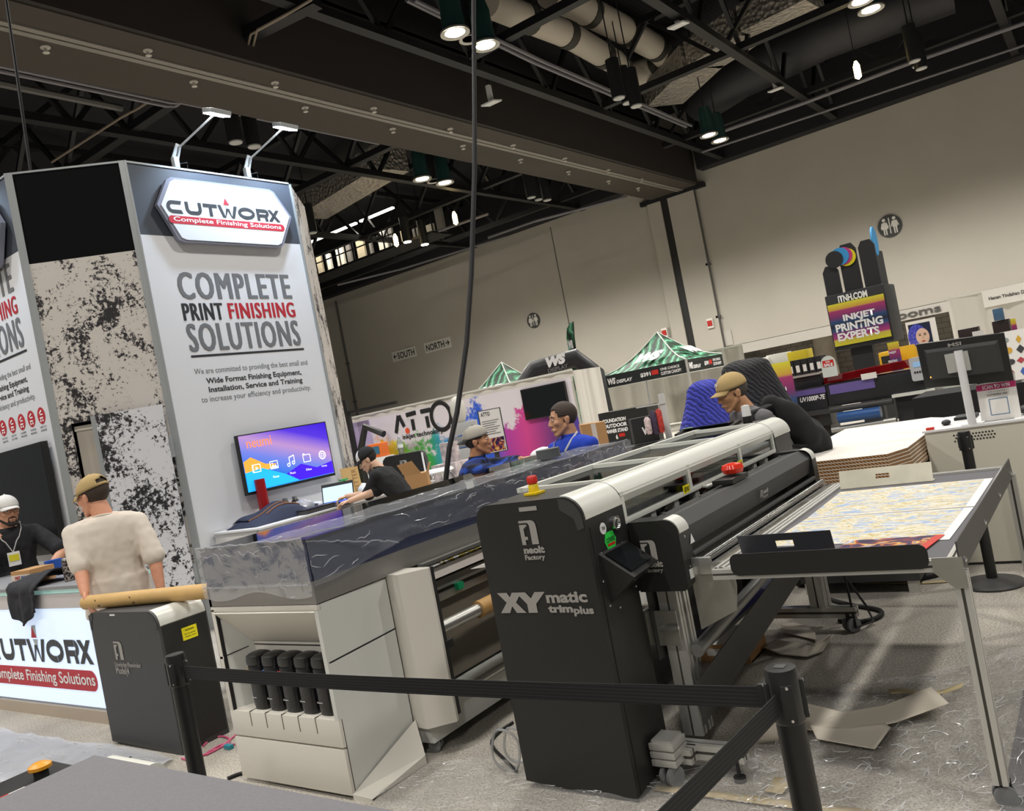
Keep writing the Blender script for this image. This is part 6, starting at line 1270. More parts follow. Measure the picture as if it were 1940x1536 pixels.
    # hair
    if hair:
        mb = MB(); mb.ball((0, -0.014, 0.033), 0.0785, 0.098, 0.0905, None, 36, 26)
        for f in [f for f in mb.b.faces if (f.calc_center_median().y > 0.052 and f.calc_center_median().z < 0.075) or (f.calc_center_median().y > -0.02 and f.calc_center_median().z < (0.02 if f.calc_center_median().y > 0.01 else -0.015)) or f.calc_center_median().z < -0.045]: mb.b.faces.remove(f)
        for v in list(mb.b.verts):
            if not v.link_faces: mb.b.verts.remove(v)
        for v in mb.b.verts: v.co = h(*v.co)+(V(v.co)).normalized()*0.0015*noise.noise(V(v.co)*90)
        obj('hair', mb, hair[1], P, smooth=80, solid=0.004)
    if beard:
        mb = MB(); mm = lambda c, x, y, z: mb.ball(h(*c), x*hs, y*hs, z*hs, R, 14, 10)
        for s_ in (-1, 1):
            capsule(mb, h(s_*0.064, 0.0, -0.03), h(s_*0.052, 0.01, -0.065), 0.012*hs, 0.014*hs); capsule(mb, h(s_*0.052, 0.01, -0.065), h(s_*0.02, 0.066, -0.102), 0.018*hs); capsule(mb, h(s_*0.028, 0.08, -0.06), h(s_*0.026, 0.074, -0.085), 0.006*hs); capsule(mb, h(0, 0.096, -0.047), h(s_*0.026, 0.083, -0.054), 0.0055*hs)
        mm((0, 0.068, -0.1), 0.03, 0.024, 0.022)
        obj('beard', remesh(mb, 0.005, 2), beard, P, smooth=80)
    if cap:
        cm, direct, brimc, tilt = cap['m'], cap.get('dir', 1), cap.get('brim', cap['m']), cap.get('tilt', 0.0)
        ct, sn = math.cos(tilt), math.sin(tilt)
        def hc(x, y, z):
            y *= direct; y2 = y*ct+z*sn*0; return h(x, y-0.012, z+0.04+y*sn)
        mb = MB(); n = 32
        def dome(u_, v_):
            a = 2*PI*u_; t_ = PI/2*v_; r_ = math.cos(t_)
            z = 0.092*math.sin(t_)**0.9 if v_ else 0
            return hc(0.086*r_*math.cos(a), 0.104*r_*math.sin(a), z-0.008*(1-v_)*abs(math.cos(a)))
        mb.grid(dome, n, 12, closed_u=True)
        if cap.get('gap'):
            for f in list(mb.b.faces):
                c = f.calc_center_median(); l = R.transposed() @ (c-H)/hs; yy = (l.y+0.012)*direct; zz = l.z-0.04-yy*sn
                if yy < -0.06 and abs(l.x) < 0.045 and 0.012 < zz < 0.05-0.3*abs(l.x): mb.b.faces.remove(f)
        cp = obj('cap', mb, cm, P, smooth=70, solid=0.004)
        mb = MB()
        mb.grid(lambda u_, v_: hc(0.078*math.cos(PI*(0.12+0.76*u_))*(1-0.05*v_), 0.085*math.sin(PI*(0.12+0.76*u_))+0.075*v_*math.sin(PI*(0.12+0.76*u_))**0.5, 0.004-0.018*v_-0.022*v_*math.cos(PI*(0.12+0.76*u_))**2), 18, 6)
        obj('brim', mb, brimc, cp, smooth=80, solid=0.004)
        obj('button', MB().ball(hc(0, 0, 0.092), 0.008*hs, seg=10, rings=6), brimc, cp)
        if cap.get('panel'):
            mb = MB()
            mb.grid(lambda u_, v_: hc(0.0885*math.cos(PI*(0.22+0.56*u_))*math.cos(PI/2*v_*0.75), 0.107*math.sin(PI*(0.22+0.56*u_))*math.cos(PI/2*v_*0.75), 0.095*math.sin(PI/2*v_*0.75)+0.002), 16, 8)
            obj('front_panel', mb, cap['panel'], cp, smooth=80)
        if cap.get('mark'):
            p0 = hc(0, 0.092, 0.034); d_ = hc(0.012, 0.1, 0.038)-hc(-0.012, 0.1, 0.038); u2 = hc(0, 0.082, 0.054)-hc(0, 0.092, 0.034); n2 = d_.cross(u2).normalized()*(-0.006 if direct > 0 else 0.006)
            if n2.dot(fw*direct) < 0: n2 = -n2
            q = [p0-d_+n2, p0+d_+n2, p0+d_+u2+n2, p0-d_+u2+n2]
            if direct < 0: q = [q[1], q[0], q[3], q[2]]
            letters(cap['mark'][0], q if (q[1]-q[0]).cross(q[3]-q[0]).dot(n2) > 0 else [q[1], q[0], q[3], q[2]], cap['mark'][1], cp, lift=0.002)
    if glasses:
        gm = mat('glasses_frame', '#2c2a28', 0.3); mb = MB()
        for s_ in (-1, 1):
            mb.tube([h(s_*(0.033+0.022*math.cos(q)), 0.102, 0.002+0.017*math.sin(q)) for q in [2*PI*k/14 for k in range(14)]], 0.0018, 5, closed=True); mb.tube([h(s_*0.056, 0.1, 0.006), h(s_*0.078, 0.02, 0.008), h(s_*0.08, -0.015, 0.006)], 0.002, 5)
        mb.tube([h(-0.012, 0.103, 0.004), h(0.012, 0.103, 0.004)], 0.0018, 5); obj('glasses', mb, gm, P)
    # clothes
    mb = MB(); torso(mb, 0.012); n_ = sp.normalized()
    loft(mb, [(pelvis-n_*0.16, 0.172*wide+0.02, 0.125+0.02), (pelvis+n_*0.08, 0.17*wide+0.016, 0.12+0.016)], br, body)
    for s_ in (-1, 1):
        s0, el, wr = ends[s_]
        capsule(mb, neck-n_*0.045+br*s_*0.05, s0, 0.045*hs, 0.058*hs); 
        if sleeve <= 1: capsule(mb, s0, s0.lerp(el, sleeve), 0.06*hs, 0.068*hs)
        else: capsule(mb, s0, el, 0.06*hs, 0.056*hs); capsule(mb, el, el.lerp(wr, min(0.95, sleeve-1)), 0.057*hs, 0.046*hs)
    rm = remesh(mb, 0.011, 3)
    for v in rm.b.verts:
        f_ = noise.noise(V((v.co.x*9, v.co.y*9, v.co.z*4)))*0.010+noise.noise(V(v.co)*22)*0.004
        v.co += v.normal*f_
    sh_ = obj(top, rm, topcol, P, smooth=80)
    if collar:
        mb = MB(); r_ = 0.068*hs
        mb.grid(lambda u_, v_: neck-n_*(0.035-0.045*v_)+(br*math.cos(2*PI*u_+PI/2)*r_*(1.08-0.16*v_)+body*math.sin(2*PI*u_+PI/2)*r_*(1.05-0.1*v_)), 24, 4, closed_u=True); obj('collar', mb, collar, sh_, smooth=80, solid=0.006)
    else:
        obj('neckband', MB().tube([neck-n_*0.03+br*math.cos(q)*0.07*hs+body*math.sin(q)*0.066*hs-n_*0.02*math.sin(q) for q in [2*PI*k/20 for k in range(20)]], 0.007*hs, 6, closed=True), topcol, sh_)
    mb = MB(); loft(mb, [(pelvis-V((0, 0, 0.1)), 0.165*wide, 0.12), (pelvis+V((0, 0, 0.03)), 0.17*wide, 0.122)], br, body)
    sh = MB()
    for s_ in (-1, 1):
        hp, kn, an = hips[s_]; capsule(mb, hp-V((0, 0, 0.02)), kn, 0.092, 0.07); capsule(mb, kn, an+V((0, 0, 0.03)), 0.07, 0.056)
        capsule(sh, V((an.x, an.y, 0.045))-body*0.03, V((an.x, an.y, 0.04))+body*0.15, 0.045, 0.04)
    obj('trousers', remesh(mb, 0.012, 3), mat('trousers_'+pants[1:], pants, 0.85), P, smooth=80)
    r2 = remesh(sh, 0.009, 2)
    for v in r2.b.verts: v.co.z = max(v.co.z, 0.002)
    obj('shoes', r2, mat('shoe_black', '#202022', 0.6), P, smooth=80)
    if lanyard:
        lm, badge = lanyard; chest = pelvis+sp*0.52+body*0.16*hs
        mb = MB()
        for s_ in (-1, 1):
            Pp = [neck-body*0.055+br*s_*0.03+n_*0.0, neck+br*s_*0.085*hs+n_*0.015*hs+body*0.015, neck-n_*0.045+br*s_*0.085*hs+body*0.09*hs, neck-n_*0.12+br*s_*0.07+body*0.135*hs, pelvis+sp*0.72+br*s_*0.045+body*0.16*hs, chest]
            mb.tube(Pp, 0.009, 6, flat=0.3, up=body)
        obj('lanyard', mb, lm, P)
        if badge: bd = obj('badge', MB().obox(chest+body*0.012-n_*0.06, br, n_, body, 0.1, 0.13, 0.004), white_pl, P); obj('badge_card', MB().obox(chest+body*0.018-n_*0.05, br, n_, body, 0.08, 0.06, 0.003), mat('badge_yellow', '#d9d02a', 0.5), bd)
    return P, dict(H=H, neck=neck, pelvis=pelvis, br=br, body=body, n=n_, ends=ends, h=h, hs=hs)
LFT = V((-cr.x, -cr.y, 0)).normalized(); AWY = V((cf.x, cf.y, 0)).normalized()
def cloth(n, c=None): return mat(n, c, 0.9, bump=0.15, bscale=300)
m_capt = cloth('cap_tan', '#b39a6a'); dkhair = mat('hair_dark', '#241c18', 0.7, bump=0.4, bscale=200); brhair = mat('hair_brown', '#3a2d24', 0.7, bump=0.4, bscale=200)
wlan = mat('lanyard_white', '#dcdcdc', 0.6)
# tan cap and white tee, seen from behind
pa = person('man in a tan baseball cap and loose white tee seen from behind', (176, 940, 5.75), LFT*0.98+AWY*0.28, AWY*0.93+LFT*0.36, ('skin_fair', '#d79a7c'), ('h', brhair), 'white_tee',
    {-1: ((146, 1050, 5.62), (160, 1118, 5.5), None, 0.4), 1: ((292, 1055, 5.75), (304, 1112, 5.7), None, 0.4)}, pitch=-0.12, lean=-0.02, cap=dict(m=m_capt, gap=True, tilt=-0.12), sleeve=0.95, topcol=cloth('tee_cream', '#ddd3c6'), pants='#33363c', wide=1.16, glasses=True, hs=1.12)
# man in black tee with lanyard at the left edge
person('man in white cap, black tee and lanyard gesturing behind the left counter', (14, 968, 7.8), -AWY*0.62-LFT*0.75, -AWY*0.8-LFT*0.5, ('skin_olive', '#c99373'), ('h', dkhair), 'black_tee',
    {-1: ((118, 1045, 7.85), (92, 1078, 7.65), None, 0.5), 1: ((-22, 1075, 7.75), (4, 1012, 7.4), (0.05, -0.05, 0.3), 1.0)}, pitch=-0.08, hs=1.17, cap=dict(m=cloth('cap_white', '#d8d6d2')), beard=dkhair, sleeve=0.85, topcol=cloth('tee_black', '#1d1d20'), lanyard=(wlan, True), glasses=True, wide=1.1)
# man at the laptop
person('man in black and white cap and black shirt typing on the laptop', (696, 871, 8.75), LFT*0.97-AWY*0.12, LFT*0.93+AWY*0.25, ('skin_light', '#dcb295'), ('h', dkhair), 'black_shirt',
    {-1: ((690, 955, 8.95), (655, 940, 8.95), LFT*1.0+V((0, 0, -0.15)), 0.7), 1: ((692, 958, 8.45), (650, 953, 8.5), LFT*1.0+V((0, 0, -0.1)), 0.6)}, pitch=-0.45, lean=0.30, cap=dict(m=cloth('cap_black', '#1b1b1d'), panel=cloth('cap_panel_white', '#d8d6d0'), brim=cloth('cap_black'), mark=('n', m_ink), tilt=0.0), sleeve=0.98, topcol=cloth('shirt_black', '#161617'), wide=1.08, collar=cloth('shirt_black'), hs=1.04)
# plaid shirt
m_pl, N, L, b = nmat('plaid_blue')
tc = N.new('ShaderNodeTexCoord'); mp = N.new('ShaderNodeMapping'); mp.inputs['Rotation'].default_value = (0, 0, 0.62); L.new(tc.outputs['Object'], mp.inputs[0])
w1 = N.new('ShaderNodeTexWave'); w1.bands_direction = 'X'; w1.inputs['Scale'].default_value = 4.2; w2 = N.new('ShaderNodeTexWave'); w2.bands_direction = 'Z'; w2.inputs['Scale'].default_value = 4.2
for w_ in (w1, w2): L.new(mp.outputs[0], w_.inputs[0])
ma = N.new('ShaderNodeMath'); ma.operation = 'ADD'; L.new(w1.outputs[1], ma.inputs[0]); L.new(w2.outputs[1], ma.inputs[1])
md = N.new('ShaderNodeMath'); md.operation = 'MULTIPLY'; md.inputs[1].default_value = 0.5; L.new(ma.outputs[0], md.inputs[0])
rr = ramp(N, [(0.0, '#2b4fae'), (0.38, '#2848a0'), (0.42, '#1a2a5c'), (0.64, '#1a2a5c'), (0.68, '#0e1220')]); L.new(md.outputs[0], rr.inputs[0]); L.new(rr.outputs[0], b.inputs['Base Color']); b.inputs['Roughness'].default_value = 0.9
person('man in a backward grey cap and blue plaid shirt leaning on the wrapped printer', (905, 836, 7.0), -LFT*0.95-AWY*0.15, -LFT*0.9-AWY*0.2, ('skin_tan', '#ba835e'), ('h', dkhair), 'plaid_shirt',
    {-1: ((935, 880, 7.2), (980, 872, 7.1), -LFT*1.0, 0.5), 1: ((915, 892, 6.8), (968, 882, 6.75), -LFT*1.0, 0.5)}, pitch=0.05, lean=0.16, cap=dict(m=cloth('cap_grey', '#aaa59a'), dir=-1, brim=cloth('cap_brim_dark', '#3f3f40'), tilt=0.06), beard=None, sleeve=1.8, topcol=m_pl, wide=1.05, collar=m_pl, hs=1.06)
# blue polo
person('bareheaded man in royal blue polo and white lanyard behind the printer', (1066, 794, 6.75), LFT*0.95-AWY*0.22, LFT*0.75-AWY*0.6, ('skin_medium', '#c99573'), ('h', brhair), 'blue_polo',
    {-1: ((1075, 925, 6.7), (1050, 975, 6.7), None, 0.4), 1: ((1150, 900, 7.0), (1160, 950, 6.95), None, 0.4)}, pitch=-0.02, lean=-0.03, sleeve=0.9, topcol=cloth('polo_blue', '#1d3fb5'), collar=cloth('polo_blue'), lanyard=(wlan, False), wide=1.1, hs=1.16)
# tan cap, grey tee, backpack
pb, k = person('man in tan cap, grey tee and black backpack leaning over the trimmer', (1387, 744, 5.95), LFT*0.97-AWY*0.1, LFT*0.9-AWY*0.15, ('skin_brown', '#c9966f'), ('h', mat('hair_grey', '#4b4540', 0.7, bump=0.4, bscale=200)), 'grey_tee',
    {-1: ((1400, 880, 6.2), (1380, 930, 6.2), None, 0.4), 1: ((1450, 880, 5.8), (1420, 930, 5.75), None, 0.4)}, pitch=-0.2, lean=0.24, cap=dict(m=m_capt, mark=('N', white_pl), tilt=-0.02), sleeve=0.9, topcol=cloth('tee_grey', '#6b6a6c'), wide=1.12, hs=1.1, beard=None)
m_bp = cloth('backpack_black', '#19191b'); bp_ = thing('backpack', 'black backpack worn by the man leaning over the trimmer', 'backpack', k['pelvis'].xy.to_3d()+V((0, 0, 0.9)))
c = k['pelvis'].lerp(k['neck'], 0.55)-k['body']*0.24
mb = MB(); mb.ball(c, 0.19, 0.15, 0.30, Matrix((k['br'], k['body'], k['n'])).transposed(), 24, 16); mb.ball(c-k['n']*0.08-k['body']*0.06, 0.16, 0.14, 0.2, Matrix((k['br'], k['body'], k['n'])).transposed(), 20, 14)
rm = remesh(mb, 0.015, 3)
for v in rm.b.verts: v.co += v.normal*0.02*noise.noise(V(v.co)*9)
obj('main_bag', rm, m_bp, bp_, smooth=80)
for s_ in (-1, 1):
    s0 = k['ends'][s_][0]; Pp = [c+k['n']*0.22+k['br']*s_*0.08+k['body']*0.1, s0+k['n']*0.075-k['br']*s_*0.04-k['body']*0.05, s0+k['n']*0.06-k['br']*s_*0.04+k['body']*0.05, s0-k['n']*0.05-k['br']*s_*0.03+k['body']*0.115, s0-k['n']*0.22-k['br']*s_*0.0+k['body']*0.10, c-k['n']*0.15+k['br']*s_*0.17+k['body']*0.1]
    obj('strap', MB().tube(Pp, 0.032, 8, flat=0.35), m_bp, bp_)
# ------------------------------------------------------------------ background booths
m_txw = mat('text_white'); 
def col(n, c=None, r=0.5, **k): return mat('c_'+n, c, r, **k)
# paint splash backdrop booth
FA = Face((-22.4, 20.7, 0), (1, 0, 0), (0, 0, 1)); AW = 9.7
A_ = thing('backdrop_booth', 'Atto inkjet booth backdrop with colourful paint splashes behind the men', 'backdrop', (-17.5, 20.7, 0))
m_spl, N, L, b = nmat('paint_splash_print')
tc = N.new('ShaderNodeTexCoord'); sp = N.new('ShaderNodeSeparateXYZ'); L.new(tc.outputs['Generated'], sp.inputs[0])
rc = ramp(N, [(0.0, '#d98fc0'), (0.06, '#e0408a'), (0.11, '#f08a1c'), (0.2, '#f2c41e'), (0.27, '#6fbf3a'), (0.38, '#2fa04a'), (0.45, '#38a0d8'), (0.55, '#2a62d0'), (0.65, '#2a58d0'), (0.72, '#b03aa0'), (0.8, '#d0408e'), (0.9, '#6a2f7a'), (1.0, '#4a3a9a')]); L.new(sp.outputs['X'], rc.inputs[0])
n1 = N.new('ShaderNodeTexNoise'); n1.inputs['Scale'].default_value = 0.55; n1.inputs['Detail'].default_value = 9; n1.inputs['Roughness'].default_value = 0.72; L.new(tc.outputs['Object'], n1.inputs['Vector'])
rx_ = ramp(N, [(0.0, '#8a8a8a'), (0.14, '#c0c0c0'), (0.26, '#c6c6c6'), (0.4, '#b8b8b8'), (0.5, '#a0a0a0'), (0.62, '#e0e0e0'), (0.7, '#b0b0b0'), (0.82, '#cfcfcf'), (1.0, '#a8a8a8')]); L.new(sp.outputs['X'], rx_.inputs[0])
m1 = N.new('ShaderNodeMath'); m1.operation = 'SUBTRACT'; L.new(rx_.outputs[0], m1.inputs[0]); L.new(sp.outputs['Z'], m1.inputs[1])
m2 = N.new('ShaderNodeMath'); m2.operation = 'MULTIPLY_ADD'; m2.inputs[1].default_value = 2.6; m2.inputs[2].default_value = -0.72; L.new(n1.outputs[0], m2.inputs[0])
m3 = N.new('ShaderNodeMath'); m3.operation = 'ADD'; L.new(m1.outputs[0], m3.inputs[0]); L.new(m2.outputs[0], m3.inputs[1])
rm_ = ramp(N, [(0.42, '#000000'), (0.54, '#ffffff')]); L.new(m3.outputs[0], rm_.inputs[0])
mx = N.new('ShaderNodeMix'); mx.data_type = 'RGBA'; L.new(rm_.outputs[0], mx.inputs[0]); mx.inputs[6].default_value = (*lin('#dcd6dc'), 1); L.new(rc.outputs[0], mx.inputs[7]); L.new(mx.outputs[2], b.inputs['Base Color']); b.inputs['Roughness'].default_value = 0.7
obj('printed_banner', MB().slab(FA.q(0.05, 0.0, AW-0.1, 2.24, 0.04), 0.02), m_spl, A_)
m_drp = mat('drape_white', '#cfcbc3', 0.8); m_drg = mat('drape_grey', '#b5b1a6', 0.8)
def drape(name, F_, x0, x1, z0, z1, parent, m, amp=0.05, freq=14, lift=0.0, **k):
    n = max(8, int((x1-x0)*freq)); mb = MB()
    mb.grid(lambda u_, v_: F_.p(x0+(x1-x0)*u_, z0+(z1-z0)*v_, lift+amp*math.sin(u_*(x1-x0)*freq*0.9+1.7*noise.noise(V((u_*9, 0, x0))))*(1-0.3*v_)), n*3, 3); return obj(name, mb, m, parent, smooth=80, **k)
drape('drape_top', FA, 0, AW, 2.24, 2.44, A_, m_drp, 0.03, 10); obj('drape_rail', MB().bar(FA.p(0, 2.43, 0.03), FA.p(AW, 2.43, 0.03), 0.05), m_cov, A_)
FAs = Face(FA.p(AW, 0, 0.0), (0, 1, 0), (0, 0, 1)); drape('side_drape', FAs, 0, 1.6, 0, 2.4, A_, m_drp, 0.05, 9)
def stroke(F_, pts, w_, m, parent, name='letter_stroke', lift=0.055, closed=False):
    P = [F_.px(*p, lift) if len(p) == 2 else p for p in pts]; obj(name, MB().tube(P, w_, 10, closed=closed, up=F_.n, flat=0.15), m, parent)
k_ = m_ink
z8 = lambda x, y: (640+.16495*x, 740+.16495*y)
for pts in ([(705, 285), (682, 485)], [(712, 285), (775, 410)], [(795, 280), (905, 248)], [(865, 325), (888, 450)], [(960, 240), (1075, 215)], [(1030, 290), (1055, 420)]):
    stroke(FA, [z8(*p) for p in pts], 0.075, k_, A_)
c = FA.hit(*z8(1197, 290)); stroke(FA, [FA.p(c[0]+0.42*math.cos(q), c[1]+0.45*math.sin(q), 0.055) for q in [2*PI*i/28 for i in range(28)]], 0.075, k_, A_, closed=True)
c = FA.hit(*z8(812, 457)); FA.shape([circ(c[0], c[1], 0.1)], col('orange_dot', '#e8552a'), A_, 'dot', 0.06)
a, c = FA.hit(*z8(765, 575)), FA.hit(*z8(1232, 500)); FA.text('inkjet technology', a[0], a[1], c[0], a[1]+0.21, k_, A_, bold=0.02, lift=0.06)
q = [FA.hit(990, 738), FA.hit(1004, 795), FA.hit(1073, 724)]
t = thing('television', 'switched-off black television hanging on the paint splash backdrop', 'television', FA.p(q[0][0]+0.8, q[1][1], 0.1)); x0, x1, zz0, zz1 = q[0][0], q[2][0], q[1][1], q[0][1]
obj('frame', MB().slab(FA.q(x0, zz0, x1, zz1, 0.14), 0.08), m_blk, t); obj('screen', MB().slab(FA.q(x0+0.03, zz0+0.03, x1-0.03, zz1-0.03, 0.145), 0.004), MATS['screen_off'], t)
# black frame poles at the booth's left
t = thing('black_pole_frame', 'tall black pole and rail at the left end of the Atto backdrop', 'pole', (-21.5, 19.5, 0)); p = Yp(662, 800, 19.5)
obj('pole', MB().bar(V((p.x, 19.5, 0)), V((p.x, 19.5, Yp(654, 758, 19.5).z)), 0.14), m_blk, t); obj('rail', MB().bar(Yp(660, 782, 19.5), Yp(751, 762, 19.5), 0.1), m_blk, t)
t = thing('bent_lamp_arm', 'black bent tube arm standing before the Atto backdrop at left', 'lamp arm', Zp(685, 850, 0)); Yb = 18.5
P = [Yp(684, 850, Yb), Yp(692, 808, Yb), Yp(727, 822, Yb)]; obj('tube', MB().tube([V((P[0].x, Yb, 0))]+P, 0.11, 8), m_blk, t)
p = Yp(690, 828, 19.8); obj('display_board', MB().box((p.x-0.8, 19.8, p.z-0.55), (p.x+0.35, 19.85, p.z+0.55)).box((p.x-0.3, 19.75, 0), (p.x-0.2, 19.85, p.z-0.5)), col('lavender', '#b7a8d0', 0.4), label='pale lavender display board before the Atto backdrop at left', cat='board')
p = Yp(719, 852, 17.0); t = thing('orange_machine', 'small orange machine behind the cap of the man at the laptop', 'machine', (p.x, 17, 0)); obj('body', MB().box((p.x-0.28, 16.8, p.z-0.2), (p.x+0.28, 17.1, p.z+0.2), 0.02), col('orange', '#e0702a'), t); obj('window', MB().box((p.x-0.12, 16.78, p.z-0.1), (p.x+0.2, 16.8, p.z+0.12)), col('cyanwin', '#3d6f8a', 0.2), t); obj('stand', MB().box((p.x-0.35, 16.7, 0), (p.x+0.35, 17.2, p.z-0.2)), white_pl, t)
# second trimmer seen from its black end
p0, p1 = Dp(722, 868, 11.5), Dp(801, 846, 11.5); r_ = (p1-p0); r_.z = 0; w_ = r_.length; F5 = Face((p0.x, p0.y, 0), r_, (0, 0, 1)); zt_ = p0.z
t = thing('second_trimmer', 'black trimmer cabinet with grey lettering standing beyond the seated man', 'cutting machine', F5.p(w_/2, 0))
obj('cabinet', MB().prism([(x*w_, z_) for x, z_ in ((0, 0), (1.0, 0), (1.0, zt_-0.12), (0.97, zt_-0.04), (0.9, zt_), (0.1, zt_+0.0), (0.03, zt_-0.04), (0, zt_-0.12))], F5.p(0, 0), F5.r, F5.u, F5.n*-0.35), m_blk, t)
a = F5.hit(760, 889); neolt(F5, a[0], a[1], 0.10, t); a = F5.hit(778, 917); F5.text('XY', a[0]-0.12, a[1]-0.06, a[0]+0.03, a[1]+0.08, m_logo, t, bold=0.06); F5.text('matic', a[0]+0.04, a[1]+0.02, a[0]+0.22, a[1]+0.09, m_logo, t, bold=0.05); F5.text('trim plus', a[0]+0.04, a[1]-0.05, a[0]+0.24, a[1]+0.01, m_logo, t, bold=0.05)
p = F5.px(759, 858, -0.1); p.z = zt_; t = thing('water_bottle', 'clear plastic water bottle standing on the second trimmer', 'bottle', p); obj('bottle', MB().lathe(p, [(0.035, 0), (0.04, 0.01), (0.04, 0.17), (0.015, 0.22), (0.015, 0.24)], 14), clear('bottle_clear', '#dfe6ea', 0.3, 0.05, haze=0.2), t); obj('label_band', MB().lathe(p, [(0.041, 0.09), (0.041, 0.14)], 14), m_txw, t); obj('cap', MB().lathe(p+V((0, 0, 0.24)), [(0.017, 0), (0.017, 0.02), (0, 0.02)], 10), white_pl, t)
p = Dp(780, 900, 9.6); t = thing('open_carton', 'open brown carton behind the back of the seated man', 'box', (p.x, p.y, 0)); F6 = Face((p.x-0.12, p.y, 0), LFT*-1, (0, 0, 1)); obj('carton', MB().hexa(F6.q(0, 0, 0.26, p.z, 0)+F6.q(0, 0, 0.26, p.z, -0.3)), MATS['carton_brown'], t); obj('flap', MB().slab([F6.p(0, p.z), F6.p(0.2, p.z), F6.p(0.12, p.z+0.16, 0.02), F6.p(-0.06, p.z+0.14, 0.02)], 0.005).slab([F6.p(0.26, p.z, -0.3), F6.p(0.26, p.z), F6.p(0.3, p.z+0.1, 0.0), F6.p(0.3, p.z+0.1, -0.3)], 0.005), MATS['carton_brown'], t)
p = Dp(828, 893, 10.5); t = thing('chrome_stool', 'white topped high stool with curved chrome legs before the green splash', 'stool', (p.x, p.y, 0)); obj('seat', MB().lathe(V((p.x, p.y, p.z-0.02)), [(0.18, 0), (0.22, 0.02), (0.2, 0.05), (0, 0.05)], 24), white_pl, t)
for q in range(4):
    d = V((math.cos(q*PI/2+0.4), math.sin(q*PI/2+0.4), 0)); obj('leg', MB().tube([V((p.x, p.y, p.z))+d*0.15, V((p.x, p.y, p.z-0.1))+d*0.2, V((p.x, p.y, 0.01))+d*0.26], 0.014, 8), steel, t)
p = Dp(806, 893, 10.6); obj('thin_rod', MB().cyl((p.x, p.y, 0), (p.x, p.y, p.z+0.25), 0.012, seg=8), white_pl, label='thin white rod standing by the chrome stool', cat='rod')
# stacked grey machine, poster board, bag
t0 = Dp(874, 800, 13.5); t = thing('grey_machine_stack', 'stack of pale grey printer units with a rounded white cover behind the grey cap', 'machine', (t0.x, t0.y, 0)); r_ = -LFT; F7 = Face(V((t0.x, t0.y, 0))-r_*0.18, r_, (0, 0, 1))
for z0_, z1_, m in ((0.0, 0.55, m_blk2), (0.57, 0.85, col('mgrey', '#8f9092')), (0.87, 1.15, col('mgrey2', '#b9bab8')), (1.17, 1.35, col('mgrey')), (1.37, t0.z, col('mgrey2'))): obj('printer_unit', MB().hexa(F7.q(0, z0_, 0.42, z1_, 0)+F7.q(0, z0_, 0.42, z1_, -0.4), 0.01), m, t)
c = F7.p(0.16, t0.z+0.2, -0.1); obj('rounded_cover', MB().ball(c, 0.13, 0.13, 0.24), mat('cover_cream', '#d9d6cc', 0.5), t)
t0 = Dp(934, 830, 10.5); F8 = Face(V((t0.x, t0.y, 0))+LFT*0.13, -LFT+AWY*0.25, (0, 0, 1)); t = thing('poster_board', 'white Atto poster board with a dark photo beside the plaid shirted man', 'poster', (t0.x, t0.y, 0))
obj('board', MB().slab(F8.q(0, 1.12, 0.30, 1.68, 0), 0.02), m_blk2, t); obj('sheet', MB().slab(F8.q(0.01, 1.13, 0.285, 1.67, 0.002), 0.002), paper, t); obj('photo', MB().slab(F8.q(0.02, 1.14, 0.275, 1.31, 0.004), 0.001), m_post, t); obj('stand', MB().slab(F8.q(0.12, 0, 0.18, 1.12, -0.01), 0.03), m_blk2, t)
F8.text('ATTO', 0.03, 1.60, 0.15, 1.65, m_ink, t, bold=0.02, lift=0.005)
for i in range(7): F8.shape([[(0.03, 1.53-0.028*i), (0.25-0.03*(i % 3), 1.53-0.028*i), (0.25-0.03*(i % 3), 1.538-0.028*i), (0.03, 1.538-0.028*i)]], col('linegrey', '#6d6d6d'), t, 'text_line', 0.005)
p = Dp(850, 852, 13); obj('gift_bag', MB().box((p.x-0.13, p.y-0.05, p.z-0.2), (p.x+0.13, p.y+0.1, p.z+0.12)).box((p.x-0.25, p.y-0.2, 0), (p.x+0.25, p.y+0.25, p.z-0.2)), col('bag_red_white', '#c9bdbd', var=0.5, vscale=9), label='red and white paper bag on a plinth behind the hanging cable', cat='bag')
